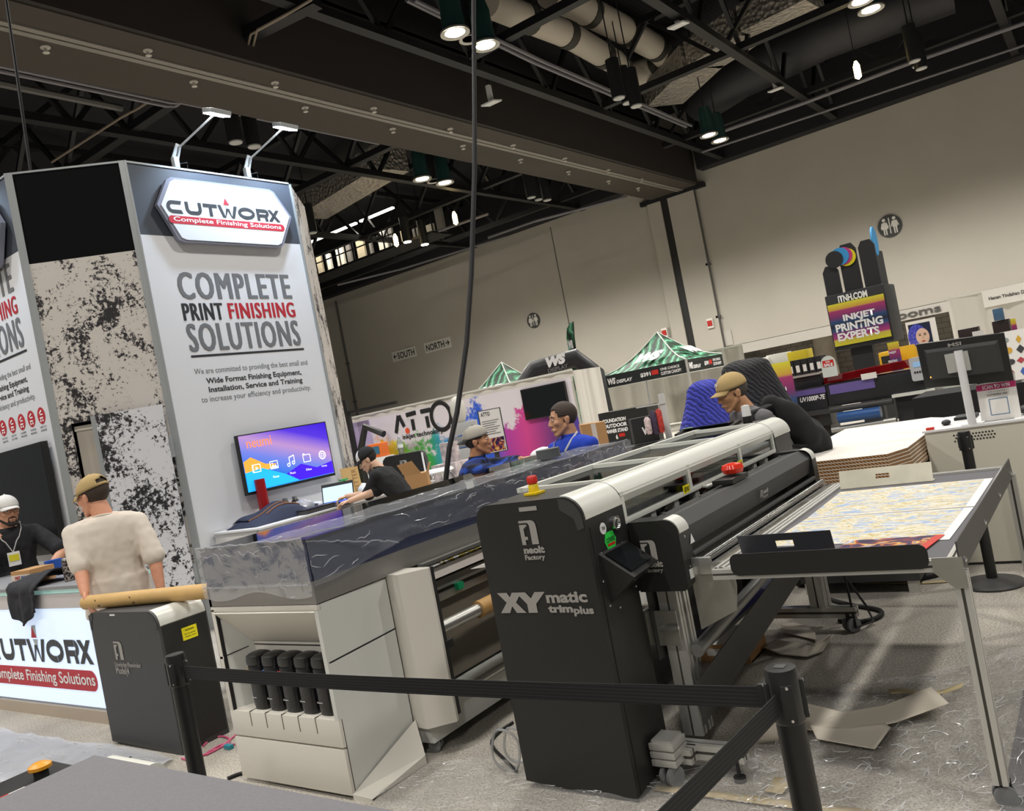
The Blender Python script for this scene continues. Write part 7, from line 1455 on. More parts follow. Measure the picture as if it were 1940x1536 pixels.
# ------------------------------------------------------------------ green canopy booth
m_leaf, N, L, b = nmat('canopy_leaf_print')
tc = N.new('ShaderNodeTexCoord'); wv = N.new('ShaderNodeTexWave'); wv.inputs['Scale'].default_value = 1.1; wv.inputs['Distortion'].default_value = 9; wv.inputs['Detail'].default_value = 4; L.new(tc.outputs['Object'], wv.inputs[0])
rr = ramp(N, [(0.1, '#10261c'), (0.4, '#1f5a38'), (0.6, '#2f8a4e'), (0.75, '#1a3f2c'), (0.95, '#6fb596')]); L.new(wv.outputs[0], rr.inputs[0]); L.new(rr.outputs[0], b.inputs['Base Color']); b.inputs['Roughness'].default_value = 0.6
m_cnb = mat('canopy_black_green', '#161c1a', 0.6)
def tent(cx, cy, zp_, zt_, zb_, s, lab, leg=True, texts=True):
    t = thing('canopy_tent', lab, 'tent', (cx, cy, 0)); K = [V((cx-s, cy-s, zt_)), V((cx+s, cy-s, zt_)), V((cx+s, cy+s, zt_)), V((cx-s, cy+s, zt_))]; pk = V((cx, cy, zp_))
    for i in range(4):
        a, b_ = K[i], K[(i+1) % 4]; mb = MB()
        mb.grid(lambda u_, v_: (a.lerp(b_, u_)).lerp(pk, v_)-V((0, 0, 0.22*math.sin(PI*v_)*(1-0.35*v_))), 12, 10); obj('roof_panel', mb, m_leaf, t, smooth=60)
        obj('valance', MB().slab([V((a.x, a.y, zb_)), V((b_.x, b_.y, zb_)), b_, a], 0.01), m_cnb, t); obj('trim_edge', MB().tube([a.lerp(pk, v_)-V((0, 0, 0.22*math.sin(PI*v_)*(1-0.35*v_)-0.02)) for v_ in [j/10 for j in range(11)]], 0.022, 6).bar(V((a.x, a.y, zb_)), V((b_.x, b_.y, zb_)), 0.02), m_cov, t)
        if leg: obj('leg', MB().bar(V((a.x, a.y, 0)), V((a.x, a.y, zt_)), 0.06), m_blk if i == 0 else m_prof, t)
    for i in (0, 1):
        a, b_ = K[i], K[(i+1) % 4]; r_ = (b_-a).normalized(); n_ = r_.cross(V((0, 0, 1)))
        fv = Face(V((a.x, a.y, zb_))+n_*0.012, r_, (0, 0, 1)); h_ = zt_-zb_
        fv.text('WS', 0.12, 0.12*h_*2, 0.42, h_*0.75, m_txw, t, bold=0.06, shear=0.2); fv.text('DISPLAY', 0.44, 0.12*h_*2, 1.05, h_*0.52, m_txw, t, bold=0.04, shear=0.2)
        if texts: fv.text('$391', 1.35, h_*0.3, 1.72, h_*0.65, m_txw, t, bold=0.04); fv.shape([[(1.76, h_*0.35), (2.0, h_*0.35), (2.0, h_*0.7), (1.76, h_*0.7)]], m_red, t, 'price_tag', 0.004); fv.text('ONE CHOICE', 2.08, h_*0.55, 2.75, h_*0.75, m_txw, t, bold=0.03); fv.text('CUSTOM CANOPY', 2.08, h_*0.2, 2.8, h_*0.45, m_txw, t, bold=0.03)
        m_ = (a+b_)/2; up_ = (pk-m_).normalized(); up_ = (pk-m_-V((0, 0, 0.25))).normalized(); o_ = m_.lerp(pk, 0.22)-V((0, 0, 0.10))+n_*0.10
        letters('WS', [o_-r_*0.5, o_+r_*0.5, o_+r_*0.55+up_*0.55, o_-r_*0.35+up_*0.55], m_txw, t, bold=0.08, shear=0.2, lift=0.08)
    return t
tent(-12.25, 25.8, 3.24, 2.12, 1.70, 1.5, 'green leaf print canopy tent with white WS Display lettering, the nearer to the right wall')
pk2 = Dp(950, 687, 30.0); tent(pk2.x, pk2.y, pk2.z, 2.0, 1.6, 1.5, 'green leaf print canopy tent showing only its peak above the Atto backdrop', True, False)
t = thing('inflatable_arch', 'black inflatable arch with WS Display lettering beside the Atto backdrop', 'arch', Dp(1080, 790, 26.5)); D1 = 26.5; t.location.z = 0; WL[t.name].z = 0
P = [Dp(972, 760, D1), Dp(1012, 700, D1), Dp(1090, 678, D1), Dp(1128, 708, D1), Dp(1146, 790, D1)]; P = [V((P[0].x, P[0].y, 0.25))]+P+[V((P[-1].x, P[-1].y, 0.25))]
obj('tube', MB().tube(P, 0.30, 18), mat('arch_black', '#1e1e20', 0.5, bump=0.2, bscale=8), t)
fa = Face((P[2]+P[3])/2, P[3]-P[2], (0, 0, 1)); a = fa.hit(1035, 697); c = fa.hit(1067, 668); fa.text('WS', a[0], a[1]-0.0, c[0], a[1]+0.33, m_txw, t, bold=0.08, shear=0.2, lift=0.31); fa.text('DISPLAY', a[0]+0.02, a[1]-0.16, c[0]+0.03, a[1]-0.03, col('dgrey', '#6b6b6b'), t, bold=0.04, lift=0.305)
t = thing('feather_flag', 'green feather flag with WS lettering rising behind the black arch', 'flag', V((-12.6, 21.6, 0))); D2 = 27.5
fl = [(1077, 660), (1073, 640), (1074, 622), (1080, 612), (1086, 609), (1088, 640), (1091, 680), (1098, 740), (1108, 800), (1102, 800), (1088, 730), (1080, 690)]
P = [Dp(x, y, D2) for x, y in fl]; obj('cloth', MB().poly(P, AWY*0.03), m_leaf, t, smooth=0); q = P[8]; obj('pole', MB().tube([V((q.x, q.y, 0)), q, P[5], P[4]], 0.02, 6), m_blk, t)
ff_ = Face(P[0]-AWY*0.04, -LFT, (0, 0, 1)); a = ff_.hit(1078, 662); ff_.text('WS', a[0], a[1], a[0]+0.16, a[1]+0.3, m_txw, t, bold=0.08)
FD = Face((-17.5, 28.2, 0), (1, 0, 0), (0, 0, 1)); t = thing('drape_wall', 'long pale drape wall behind the green canopy tent', 'drape', (-13, 28.2, 0))
drape('drape', FD, 0, 7.2, 0, 2.3, t, m_drg, 0.06, 9); obj('rail', MB().bar(FD.p(0, 2.32), FD.p(7.2, 2.32), 0.05), m_cov, t)
p = Yp(1188, 805, 15.0); F9 = Face((Yp(1160, 800, 15).x, 15.0, 0), (1, 0, 0), (0, 0, 1)); t = thing('printed_crate', 'black crate printed with outdoor banner stand lettering under the canopy', 'crate', (p.x, 15, 0)); a, c = F9.hit(1160, 790), F9.hit(1228, 785); zc = F9.hit(1185, 775)[1]
obj('crate', MB().hexa(F9.q(-0.3, 0, c[0], zc, 0)+F9.q(-0.3, 0, c[0], zc, -0.5)), m_blk, t)
for i, s_ in enumerate(('FOUNDATION', 'OUTDOOR', 'BANNER STAND')): F9.text(s_, -0.22+0.0*i, zc-0.22-0.11*i, 0.33, zc-0.14-0.11*i, m_txw, t, bold=0.05, shear=0.15)
F9.text('6', 0.02, zc-0.58, 0.07, zc-0.48, m_txw, t, bold=0.05); F9.shape([[(0.1, zc-0.54), (0.24, zc-0.54), (0.24, zc-0.47), (0.1, zc-0.47)]], m_red, t, 'price_tag', 0.004)
p = Dp(1217, 812, 12.5); t = thing('fabric_basket', 'black fabric basket with a white letter under the canopy', 'basket', (p.x, p.y, 0)); r_ = -LFT; F10 = Face(V((p.x, p.y, 0))-r_*0.15, r_, (0, 0, 1)); obj('basket', MB().hexa(F10.q(0, p.z-0.22, 0.38, p.z+0.17, 0)+F10.q(0, p.z-0.22, 0.38, p.z+0.17, -0.25)), m_rub, t); F10.text('W', 0.14, p.z-0.1, 0.27, p.z+0.02, m_txw, t, bold=0.05); obj('stand', MB().hexa(F10.q(-0.3, 0, 0.75, p.z-0.24, 0.05)+F10.q(-0.3, 0, 0.75, p.z-0.24, -0.4)), m_blk2, t)
for i, (px_, py_, c_, hh, lb) in enumerate(((1228, 806, '#c7b3b3', 0.26, 'crumpled pale plastic bag hanging before the black basket'), (1240, 800, '#3a2c44', 0.36, 'dark patterned fabric roll hanging beside the red one'), (1250, 797, '#b0342c', 0.36, 'red patterned fabric roll hanging beside the blue blanket'))):
    p = Dp(px_, py_, 12.3); obj('fabric_sample', MB().lathe(V((p.x, p.y, p.z-hh/2)), [(0.03, 0), (0.05, 0.03), (0.05, hh-0.04), (0.02, hh)], 12), mat('fabric_%d' % i, c_, 0.7, var=0.5, vscale=25), label=lb, cat='fabric')
p = Dp(1256, 770, 12.6); obj('sample_rack', MB().box((p.x-0.05, p.y, 0), (p.x+0.05, p.y+0.02, p.z+0.2)).bar(V((p.x-0.45, p.y, p.z+0.05)), V((p.x+0.05, p.y, p.z+0.05)), 0.02), col('rackwhite', '#c9c9c6'), label='white perforated rack holding fabric samples by the blue blanket', cat='rack')
p = Dp(1128, 822, 8.6); r_ = -LFT; F11 = Face(V((p.x, p.y, 0))-r_*0.13, r_, (0, 0, 1)); t = thing('brown_carton', 'large brown carton behind the shoulder of the man in blue polo', 'box', (p.x, p.y, 0)); obj('carton', MB().hexa([F11.p(0, 0), F11.p(0.27, 0), F11.p(0.27, 0, -0.3), F11.p(0, 0, -0.3), F11.p(0, p.z+0.12), F11.p(0.25, p.z+0.11), F11.p(0.25, p.z+0.11, -0.3), F11.p(0, p.z+0.12, -0.3)]), MATS['carton_brown'], t); obj('tape', MB().slab(F11.q(0.1, p.z-0.3, 0.15, p.z+0.11, 0.001), 0.001), MATS['tape_pale'], t)
p = Dp(1030, 862, 7.4); obj('white_cloth', crumple(V((p.x, p.y, p.z-0.04)), 0.12, 0.12, 0.06, 2), white_pl, label='white cloth heap on a stand behind the tape roll', cat='cloth', smooth=60)
obj('cloth_stand', MB().box((p.x-0.15, p.y-0.15, 0), (p.x+0.15, p.y+0.15, p.z-0.035)), m_wht, label='plain white plinth under the white cloth heap', cat='plinth')
# quilted moving blankets
def blanket_mat(nm, c1, c2):
    m, N, L, b = nmat(nm); tc = N.new('ShaderNodeTexCoord'); wv = N.new('ShaderNodeTexWave'); wv.bands_direction = 'DIAGONAL'; wv.inputs['Scale'].default_value = 9; wv.inputs['Distortion'].default_value = 4; wv.inputs['Detail'].default_value = 1; wv.inputs['Detail Scale'].default_value = 1.5; L.new(tc.outputs['Object'], wv.inputs[0])
    rr = ramp(N, [(0.05, c2), (0.25, c1)]); L.new(wv.outputs[0], rr.inputs[0]); L.new(rr.outputs[0], b.inputs['Base Color']); b.inputs['Roughness'].default_value = 0.85
    bp = N.new('ShaderNodeBump'); bp.inputs['Strength'].default_value = 0.6; bp.inputs['Distance'].default_value = 0.015; L.new(wv.outputs[0], bp.inputs['Height']); L.new(bp.outputs[0], b.inputs['Normal']); return m
def blanket(c, h_, rx0, ry0, rx1, ry1, folds, m, lab, ph):
    def fn(u_, v_):
        a = 2*PI*u_; s_ = min(1, v_/0.22); k2 = max(0, (v_-0.22)/0.78)
        rx = rx0*math.sin(PI/2*s_)+(rx1-rx0)*k2; ry = ry0*math.sin(PI/2*s_)+(ry1-ry0)*k2; f_ = 1+0.22*k2*math.sin(folds*a+ph)+0.08*k2*math.sin(2.3*folds*a)
        z = h_-0.10*(1-math.cos(PI/2*s_)) if v_ <= 0.22 else (h_-0.10)*(1-k2)+0.0
        return V((c[0]+rx*f_*math.cos(a), c[1]+ry*f_*math.sin(a), max(0.003, z+0.03*math.sin(3*a+ph)*(1-k2)*s_)))
    return obj('moving_blanket', MB().grid(fn, 96, 30, closed_u=True), m, label=lab, cat='blanket', smooth=80)
q = Dp(1330, 722, 8.2); blanket((q.x, q.y), q.z+0.01, 0.17, 0.2, 0.72, 0.5, 6, blanket_mat('blanket_blue', '#3c43b0', '#22266e'), 'blue quilted moving blanket draped over a tall machine behind the trimmer', 0.6)
q = Dp(1410, 684, 9.0); blanket((q.x, q.y), q.z+0.02, 0.26, 0.25, 0.75, 0.4, 6, blanket_mat('blanket_black', '#2b2b2e', '#141416'), 'black quilted moving blanket draped behind the man in tan cap', 2.0)
# ------------------------------------------------------------------ beige control cabinet, monitor, sign holder
Bc = thing('control_cabinet', 'beige metal cabinet with a band of vent holes behind the catch table', 'cabinet', (-0.7, 6.5, 0)); m_bei = mat('cabinet_ivory', '#cbc7b8', 0.45)
obj('body', MB().box((-1.13, 6.18, 0.02), (0.35, 6.95, 0.925), 0.006), m_bei, Bc); obj('top_plate', MB().box((-1.14, 6.17, 0.925), (0.36, 6.96, 0.938)), white_pl, Bc); obj('plinth', MB().box((-1.1, 6.2, 0), (0.3, 6.9, 0.02)), m_blk2, Bc)
FC_ = Face((-1.13, 6.18, 0), (1, 0, 0), (0, 0, 1)); vp = []
a = FC_.hit(1808, 828); c = FC_.hit(1880, 815)
for i in range(13):
    for j in range(3): vp.append(circ(a[0]+(c[0]-a[0])*i/12+0.01*(j % 2), 0.885-0.02*j, 0.006, n=8))
FC_.shape(vp, m_seam, Bc, 'vent_holes', 0.002)
t = thing('monitor', 'black computer monitor on a white post, its back towards the camera', 'monitor', (-0.83, 6.32, 0.938)); F12 = Face((-1.06, 6.22, 1.2), (1, 0, 0), (0, -0.12, 1))
obj('post', MB().cyl((-0.835, 6.2, 0.938), (-0.835, 6.2, 1.44), 0.026, seg=24), white_pl, t); obj('post_foot', MB().box((-0.9, 6.185, 0.938), (-0.77, 6.3, 0.945)), white_pl, t)
obj('back_shell', MB().hexa([F12.p(-0.02, 0.02, -0.06), F12.p(0.50, -0.02, -0.06), F12.p(0.50, -0.02, -0.03), F12.p(-0.02, 0.02, -0.03), F12.p(-0.02, 0.33, -0.06), F12.p(0.5, 0.3, -0.06), F12.p(0.5, 0.3, -0.03), F12.p(-0.02, 0.33, -0.03)], 0.004), m_blk, t)
obj('rear_bulge', MB().hexa([F12.p(0.02, 0.07, -0.03), F12.p(0.46, 0.05, -0.03), F12.p(0.44, 0.06, -0.012), F12.p(0.04, 0.08, -0.012), F12.p(0.02, 0.28, -0.03), F12.p(0.46, 0.26, -0.03), F12.p(0.44, 0.24, -0.012), F12.p(0.04, 0.26, -0.012)]), m_blk2, t)
obj('mount_plate', MB().slab(F12.q(0.14, 0.10, 0.28, 0.23, 0.0), 0.01), mat('mount_clear', '#b5b5b0', 0.3), t); F12.text('MSI', 0.17, 0.272, 0.25, 0.297, m_logo, t, bold=0.03, lift=-0.022); c = F12.p(0.03, 0.09, -0.025); obj('power_light', MB().ball(c, 0.006, seg=8, rings=6), mat('led_orange', '#ff8a30', 0.4, emit=6), t)
t = thing('sign_holder', 'white Scan to Win card in a clear stand on the beige cabinet', 'sign', (-0.69, 6.3, 0.938)); F13 = Face((-0.79, 6.3, 0.938), (1, 0, 0), (0, 0.15, 1))
obj('card', MB().slab(F13.q(0, 0, 0.23, 0.30), 0.003), paper, t); mg2 = col('magenta', '#c0306e'); F13.shape([[(0.0, 0.205), (0.23, 0.205), (0.23, 0.245), (0.0, 0.245)]], mg2, t, 'magenta_band'); F13.text('SCAN TO WIN', 0.035, 0.212, 0.195, 0.238, m_txw, t, bold=0.02, lift=0.004); F13.text('CUTWORX USA', 0.055, 0.165, 0.175, 0.177, m_ink, t); F13.text('FOR A CHANCE', 0.065, 0.187, 0.165, 0.195, col('dgrey'), t, bold=0)
o_ = [(0.06, 0.035), (0.17, 0.035), (0.17, 0.145), (0.06, 0.145)]; i_ = [(0.064, 0.039), (0.166, 0.039), (0.166, 0.141), (0.064, 0.141)]; F13.shape([[o_[k], o_[(k+1) % 4], i_[(k+1) % 4], i_[k]] for k in range(4)], col('framebl', '#2a6a9a'), t, 'empty_frame'); F13.shape([[(0.01, 0.26), (0.05, 0.262), (0.06, 0.256), (0.01, 0.254)], [(0.165, 0.255), (0.18, 0.255), (0.18, 0.27), (0.165, 0.27)]], m_ink, t, 'small_marks'); obj('clear_stand', MB().slab(F13.q(-0.004, -0.0, 0.234, 0.305, -0.004), 0.002).box((-0.79, 6.26, 0.938), (-0.6, 6.34, 0.941)), clear('acrylic', '#eef0f0', 0.15, 0.03), t)
p = V((-1.02, 6.4, 0.938)); obj('computer_mouse', MB().ball(p+V((0, 0, 0.018)), 0.03, 0.05, 0.02), m_rub, label='black computer mouse on the left of the beige cabinet', cat='mouse')
obj('red_lever', MB().box((-1.12, 6.2, 0.938), (-1.07, 6.24, 0.955), 0.004), m_red, label='small red block on the front left corner of the beige cabinet', cat='block'); obj('keyboard', MB().box((-1.0, 6.6, 0.938), (-0.86, 6.8, 0.96), 0.005), m_rub, label='black keyboard end behind the monitor post on the beige cabinet', cat='keyboard'); obj('black_pouch', MB().ball((-0.52, 6.45, 0.97), 0.07, 0.08, 0.032), m_rub, label='black pouch on the beige cabinet right of the Scan to Win card', cat='pouch')
# stack of boards on a flatbed
t = thing('flatbed', 'low metal flatbed table carrying the stack of white boards', 'table', (-1.6, 6.6, 0)); obj('top_rail', MB().box((-2.0, 5.5, 0.70), (-1.16, 7.6, 0.745)).box((-2.0, 5.46, 0.66), (-1.16, 5.5, 0.72)), m_prof, t); obj('cabinet_base', MB().box((-1.95, 5.56, 0.08), (-1.2, 7.5, 0.66)), m_blk2, t)
for xx, yy in ((-1.9, 5.6), (-1.25, 5.6), (-1.9, 7.4), (-1.25, 7.4)): obj('leg', MB().box((xx-0.03, yy-0.03, 0), (xx+0.03, yy+0.03, 0.7)), m_prof, t)
m_cor, N, L, b = nmat('corrugated_edge'); tc = N.new('ShaderNodeTexCoord'); wv = N.new('ShaderNodeTexWave'); wv.bands_direction = 'DIAGONAL'; wv.inputs['Scale'].default_value = 30; L.new(tc.outputs['Object'], wv.inputs[0]); rr = ramp(N, [(0.3, '#5a3d24'), (0.7, '#b98d5c')]); L.new(wv.outputs[0], rr.inputs[0]); L.new(rr.outputs[0], b.inputs['Base Color'])
m_brd = mat('board_white', '#e6e1d9', 0.5); nb = 7; places = ('topmost', 'second from the top', 'third from the top', 'fourth from the top', 'fifth from the top', 'sixth from the top', 'lowest')
for i in range(nb):
    z0_ = 0.747+0.022*i; dx = 0.006*(nb-i); ptx = [(-1.98, 5.56), (-1.24, 5.52), (-1.16+dx*0.5, 5.72), (-1.15+dx*0.5, 7.3), (-1.3, 7.5), (-1.98, 7.5)]
    bt = thing('white_board', 'white corrugated board with brown edge, '+places[nb-1-i]+' of the stack on the flatbed', 'board', (-1.6, 6.5, z0_), 'stack of corrugated boards')
    obj('core', MB().poly([(x, y, z0_+0.002) for x, y in ptx], (0, 0, 0.017)), m_cor, bt, smooth=0); obj('face_sheet', MB().poly([(x, y, z0_+0.0192) for x, y in ptx], (0, 0, 0.0022)), m_brd, bt, smooth=0); obj('back_sheet', MB().poly([(x, y, z0_) for x, y in ptx], (0, 0, 0.002)), m_brd, bt, smooth=0)
# ------------------------------------------------------------------ print shop booth at the right
YI = 15.0; FI_ = Face((-4.6, YI, 0), (1, 0, 0), (0, 0, 1)); t = thing('sign_tower', 'black sign tower lettered Inkjet Printing Experts with colour discs on top', 'sign tower', (-3.4, YI, 0)); m_tb = mat('tower_matte_black', '#222325', 0.6)
def fq(F_, *p): return [F_.hit(*q) for q in p]
(bx0, bz0), (bx1, bz1) = FI_.hit(1577, 655), FI_.hit(1671, 560); bz1 = FI_.hit(1620, 568)[1]; bz0 = FI_.hit(1620, 650)[1]; bx0 = FI_.hit(1575, 610)[0]; bx1 = FI_.hit(1682, 595)[0]
m_cmyk, N, L, b = nmat('cmyk_bands'); tc = N.new('ShaderNodeTexCoord'); sp = N.new('ShaderNodeSeparateXYZ'); L.new(tc.outputs['Generated'], sp.inputs[0]); rr = ramp(N, [(0.0, '#d8cf2a'), (0.14, '#c9b84a'), (0.17, '#b03a7c'), (0.30, '#7a3070'), (0.36, '#2f4f7c'), (0.46, '#1e2430'), (0.58, '#2a4a78'), (0.68, '#7a3068'), (0.83, '#a8386f'), (0.86, '#d0a040'), (1.0, '#e0d838')]); L.new(sp.outputs['Z'], rr.inputs[0]); L.new(rr.outputs[0], b.inputs['Base Color']); b.inputs['Roughness'].default_value = 0.5
obj('banner', MB().slab(FI_.q(bx0, bz0, bx1, bz1, 0.06), 0.04), m_cmyk, t)
for i, s_ in enumerate(('INKJET', 'PRINTING', 'EXPERTS')):
    c = FI_.hit((1629, 1629, 1628)[i], (598, 614, 632)[i]); w_ = (0.26, 0.385, 0.34)[i]; FI_.text(s_, c[0]-w_, c[1]-0.07, c[0]+w_, c[1]+0.07, m_txw, t, bold=0.04, lift=0.065)
obj('head_box', MB().hexa(FI_.q(bx0-0.03, bz0-0.08, bx1+0.03, bz1+0.17, 0.03)+FI_.q(bx0-0.03, bz0-0.08, bx1+0.03, bz1+0.17, -0.85), 0.03), m_tb, t)
FI_.text('ITNH.COM', *FI_.hit(1590, 574), FI_.hit(1645, 562)[0], FI_.hit(1590, 574)[1]+0.12, m_txw, t, bold=0.04, lift=0.035)
obj('leg_panel', MB().slab(FI_.q(bx0+0.2, 0, bx0+0.55, bz0-0.05, -0.1), 0.2), m_tb, t)
z1_ = bz1+0.17; cx = (bx0+bx1)/2
def disc(px, py, r, m, l): 
    u_, w_ = FI_.hit(px, py); obj('colour_disc', MB().prism(circ(u_, w_, r, n=28), FI_.p(0, 0, l), FI_.r, FI_.u, FI_.n*0.02), m, t)
for px, py, r, c_, l in ((1604, 487, 0.15, '#e8dc20', 0.0), (1598, 485, 0.15, '#c83a80', 0.015), (1592, 486, 0.15, '#3a9ad8', 0.03), (1582, 492, 0.145, '#242526', 0.045)): disc(px, py, r, col('d'+c_[1:], c_), l)
for u0_, u1_, tp in ((0.02, 0.28, 0.50), (0.33, 0.62, 0.80), (0.66, 0.92, 0.78)):
    obj('crown_letter', MB().prism([(cx-0.47+u0_, z1_-0.02), (cx-0.47+u1_, z1_-0.02), (cx-0.47+u1_, z1_+tp-0.1), (cx-0.47+u1_-0.06, z1_+tp), (cx-0.47+u0_+0.06, z1_+tp), (cx-0.47+u0_, z1_+tp-0.1)], FI_.p(0, 0, -0.02), FI_.r, FI_.u, FI_.n*-0.05), m_tb, t)
FIs = Face(FI_.p(bx1, 0, 0), (0, 1, 0), (0, 0, 1)); obj('crown_side', MB().slab(FIs.q(0.05, z1_, 0.8, z1_+0.6, -0.05), 0.03), m_tb, t); obj('crown_disc', MB().prism(circ(0.3, z1_+0.75, 0.2, 0.25, 24), FIs.p(0, 0, -0.06), FIs.r, FIs.u, FIs.n*0.03), col('d3a9ad8', '#3a9ad8'), t)
# banner stands
def banner(Y, x0, x1, yt, yb, lines, lab, pts):
    F_ = Face((Yp(x0, yt, Y).x, Y, 0), (1, 0, 0), (0, 0, 1)); u1_ = F_.hit(x1, yt)[0]; zt_ = F_.hit((x0+x1)/2, yt)[1]; zb_ = max(0.02, F_.hit((x0+x1)/2, yb)[1]); t = thing('banner_stand', lab, 'banner', F_.p(u1_/2, 0))
    obj('banner', MB().slab(F_.q(0, zb_, u1_, zt_, 0.01), 0.02), m_cmyk, t); obj('stand_post', MB().slab(F_.q(u1_*0.4, 0, u1_*0.6, zt_, -0.02), 0.03), m_tb, t)
    for s_, (xa, ya, xb, yb_) in zip(lines, pts):
        a = F_.hit(xa, ya); c = F_.hit(xb, yb_); F_.text(s_, a[0], a[1], c[0], c[1], m_txw, t, bold=0.03, lift=0.015)
    return t
banner(11.5, 1424, 1497, 690, 860, ('PRODUCT', 'CREATION', 'EXPERTS'), 'tall colour banded banner stand lettered Product, partly hidden by the black blanket', ((1430, 735, 1478, 722), (1428, 750, 1490, 732), (1430, 768, 1478, 752)))
banner(14.2, 1680, 1702, 648, 740, ('INKJET', 'PRINTING'), 'narrow colour banded banner below the sign tower', ((1684, 672, 1698, 664), (1684, 688, 1700, 680)))
banner(11.0, 1889, 1924, 606, 680, ('UV LED',), 'colour banded banner behind the stickered panel at right', ((1900, 642, 1914, 632),))
# printers
m_pb = mat('printer_black', '#242528', 0.4); m_vio = mat('printer_violet', '#6a5c9a', 0.4)
def px2(F_, x, y): return F_.hit(x, y)
YP = 12.0; FP = Face((-3.9, YP, 0), (1, 0, 0), (0, 0, 1))
a0 = FP.hit(1500, 760)[0]; a1 = FP.hit(1566, 750)[0]; t = thing('uv_printer', 'black and violet printer left of the red lidded one', 'printer', FP.p((a0+a1)/2, 0)); zz = FP.hit(1530, 735)[1]
obj('body', MB().hexa(FP.q(a0, 0.55, a1, zz, 0)+FP.q(a0, 0.55, a1, zz, -0.7), 0.01), m_pb, t); obj('violet_band', MB().slab(FP.q(a0+0.05, zz-0.1, a1, zz-0.02, 0.004), 0.003), m_vio, t); FP.text('UV1000P-7E', a0+0.12, zz-0.19, a1-0.02, zz-0.12, m_txw, t, bold=0.03, shear=0.2); obj('tray_lip', MB().slab(FP.q(a0, zz-0.4, a1, zz-0.33, 0.03), 0.05), m_blk2, t); obj('stand', MB().hexa(FP.q(a0+0.05, 0, a1-0.05, 0.55, -0.1)+FP.q(a0+0.05, 0, a1-0.05, 0.55, -0.6)), m_pb, t)
obj('upper_unit', MB().hexa(FP.q(a0-0.02, zz+0.0, a1-0.05, zz+0.17, -0.1)+FP.q(a0-0.02, zz+0.0, a1-0.05, zz+0.17, -0.6), 0.01), m_pb, t); obj('rail', MB().bar(FP.p(a0, zz+0.18, -0.08), FP.p(a1-0.05, zz+0.18, -0.08), 0.03), m_prof, t)
for i in range(5): obj('ink_tank', MB().hexa(FP.q(a0+0.0+0.1*i, zz+0.2, a0+0.09+0.1*i, zz+0.42, -0.1)+FP.q(a0+0.0+0.1*i, zz+0.2, a0+0.09+0.1*i, zz+0.42, -0.35)), m_rub, t); obj('tank_label', MB().slab(FP.q(a0+0.02+0.1*i, zz+0.24, a0+0.07+0.1*i, zz+0.34, -0.095), 0.002), paper, t)
b0 = FP.hit(1566, 745)[0]; b1 = FP.hit(1748, 700)[0]; zr = FP.hit(1650, 700)[1]; t = thing('red_lid_printer', 'wide black printer with a red translucent lid and a blue film roll', 'printer', FP.p((b0+b1)/2, 0))
mr = clear('red_lid', '#b01824', 0.25, 0.08, haze=0.35, hazecol='#8a1018'); obj('lid', MB().hexa([FP.p(b0, zr-0.09, 0.02), FP.p(b1-0.15, zr-0.06, 0.02), FP.p(b1-0.15, zr-0.06, -0.5), FP.p(b0, zr-0.09, -0.5), FP.p(b0, zr-0.0, -0.02), FP.p(b1-0.2, zr+0.04, -0.02), FP.p(b1-0.2, zr+0.04, -0.5), FP.p(b0, zr+0.0, -0.5)]), mr, t)
obj('body', MB().hexa(FP.q(b0, zr-0.42, b1, zr-0.1, 0)+FP.q(b0, zr-0.42, b1, zr-0.1, -0.7), 0.01), m_pb, t); obj('violet_panel', MB().slab(FP.q(b0+0.05, zr-0.25, b0+0.65, zr-0.12, 0.006), 0.004), m_vio, t); obj('white_label', MB().slab(FP.q(b0+0.5, zr-0.12, b0+0.7, zr-0.04, 0.03), 0.004), paper, t)
obj('feed_roller', MB().cyl(FP.p(b0+0.03, zr-0.46, 0.08), FP.p(b0+0.85, zr-0.46, 0.08), 0.04, seg=16), m_blk2, t); obj('blue_roll', MB().cyl(FP.p(b0+0.12, zr-0.58, 0.1), FP.p(b0+0.68, zr-0.58, 0.1), 0.075, seg=20), col('film_blue', '#2f568f', 0.25), t); obj('silver_roller', MB().cyl(FP.p(b0+0.0, zr-0.74, 0.08), FP.p(b0+0.85, zr-0.72, 0.08), 0.045, seg=16), alu, t)
obj('shelf', MB().slab(FP.q(b0+0.85, zr-0.42, b1+0.1, zr-0.38, 0.1), 0.1), m_cov, t)
cp = FP.hit(1741, 697); obj('control_panel', MB().prism(rrect(cp[0]-0.09, cp[1]-0.16, cp[0]+0.09, cp[1]+0.15, 0.03), FP.p(0, 0, 0.04), FP.r, FP.u, FP.n*0.05), mat('panel_grey', '#b9babc', 0.4), t); obj('display', MB().slab(FP.q(cp[0]-0.05, cp[1]+0.02, cp[0]+0.05, cp[1]+0.09, 0.095), 0.003), mat('display_blue', '#8fb4d8', 0.3, emit=0.25), t)
for i in range(4): obj('button', MB().slab(FP.q(cp[0]-0.05+0.03*i, cp[1]-0.06, cp[0]-0.03+0.03*i, cp[1]-0.035, 0.095), 0.004), m_pb, t)
obj('base', MB().hexa(FP.q(b0+0.02, 0, b1, zr-0.8, -0.15)+FP.q(b0+0.02, 0, b1, zr-0.8, -0.65)), m_pb, t); obj('end_block', MB().hexa(FP.q(b0+0.86, zr-0.82, b1+0.02, zr-0.43, 0)+FP.q(b0+0.86, zr-0.82, b1+0.02, zr-0.43, -0.6), 0.01), m_pb, t)
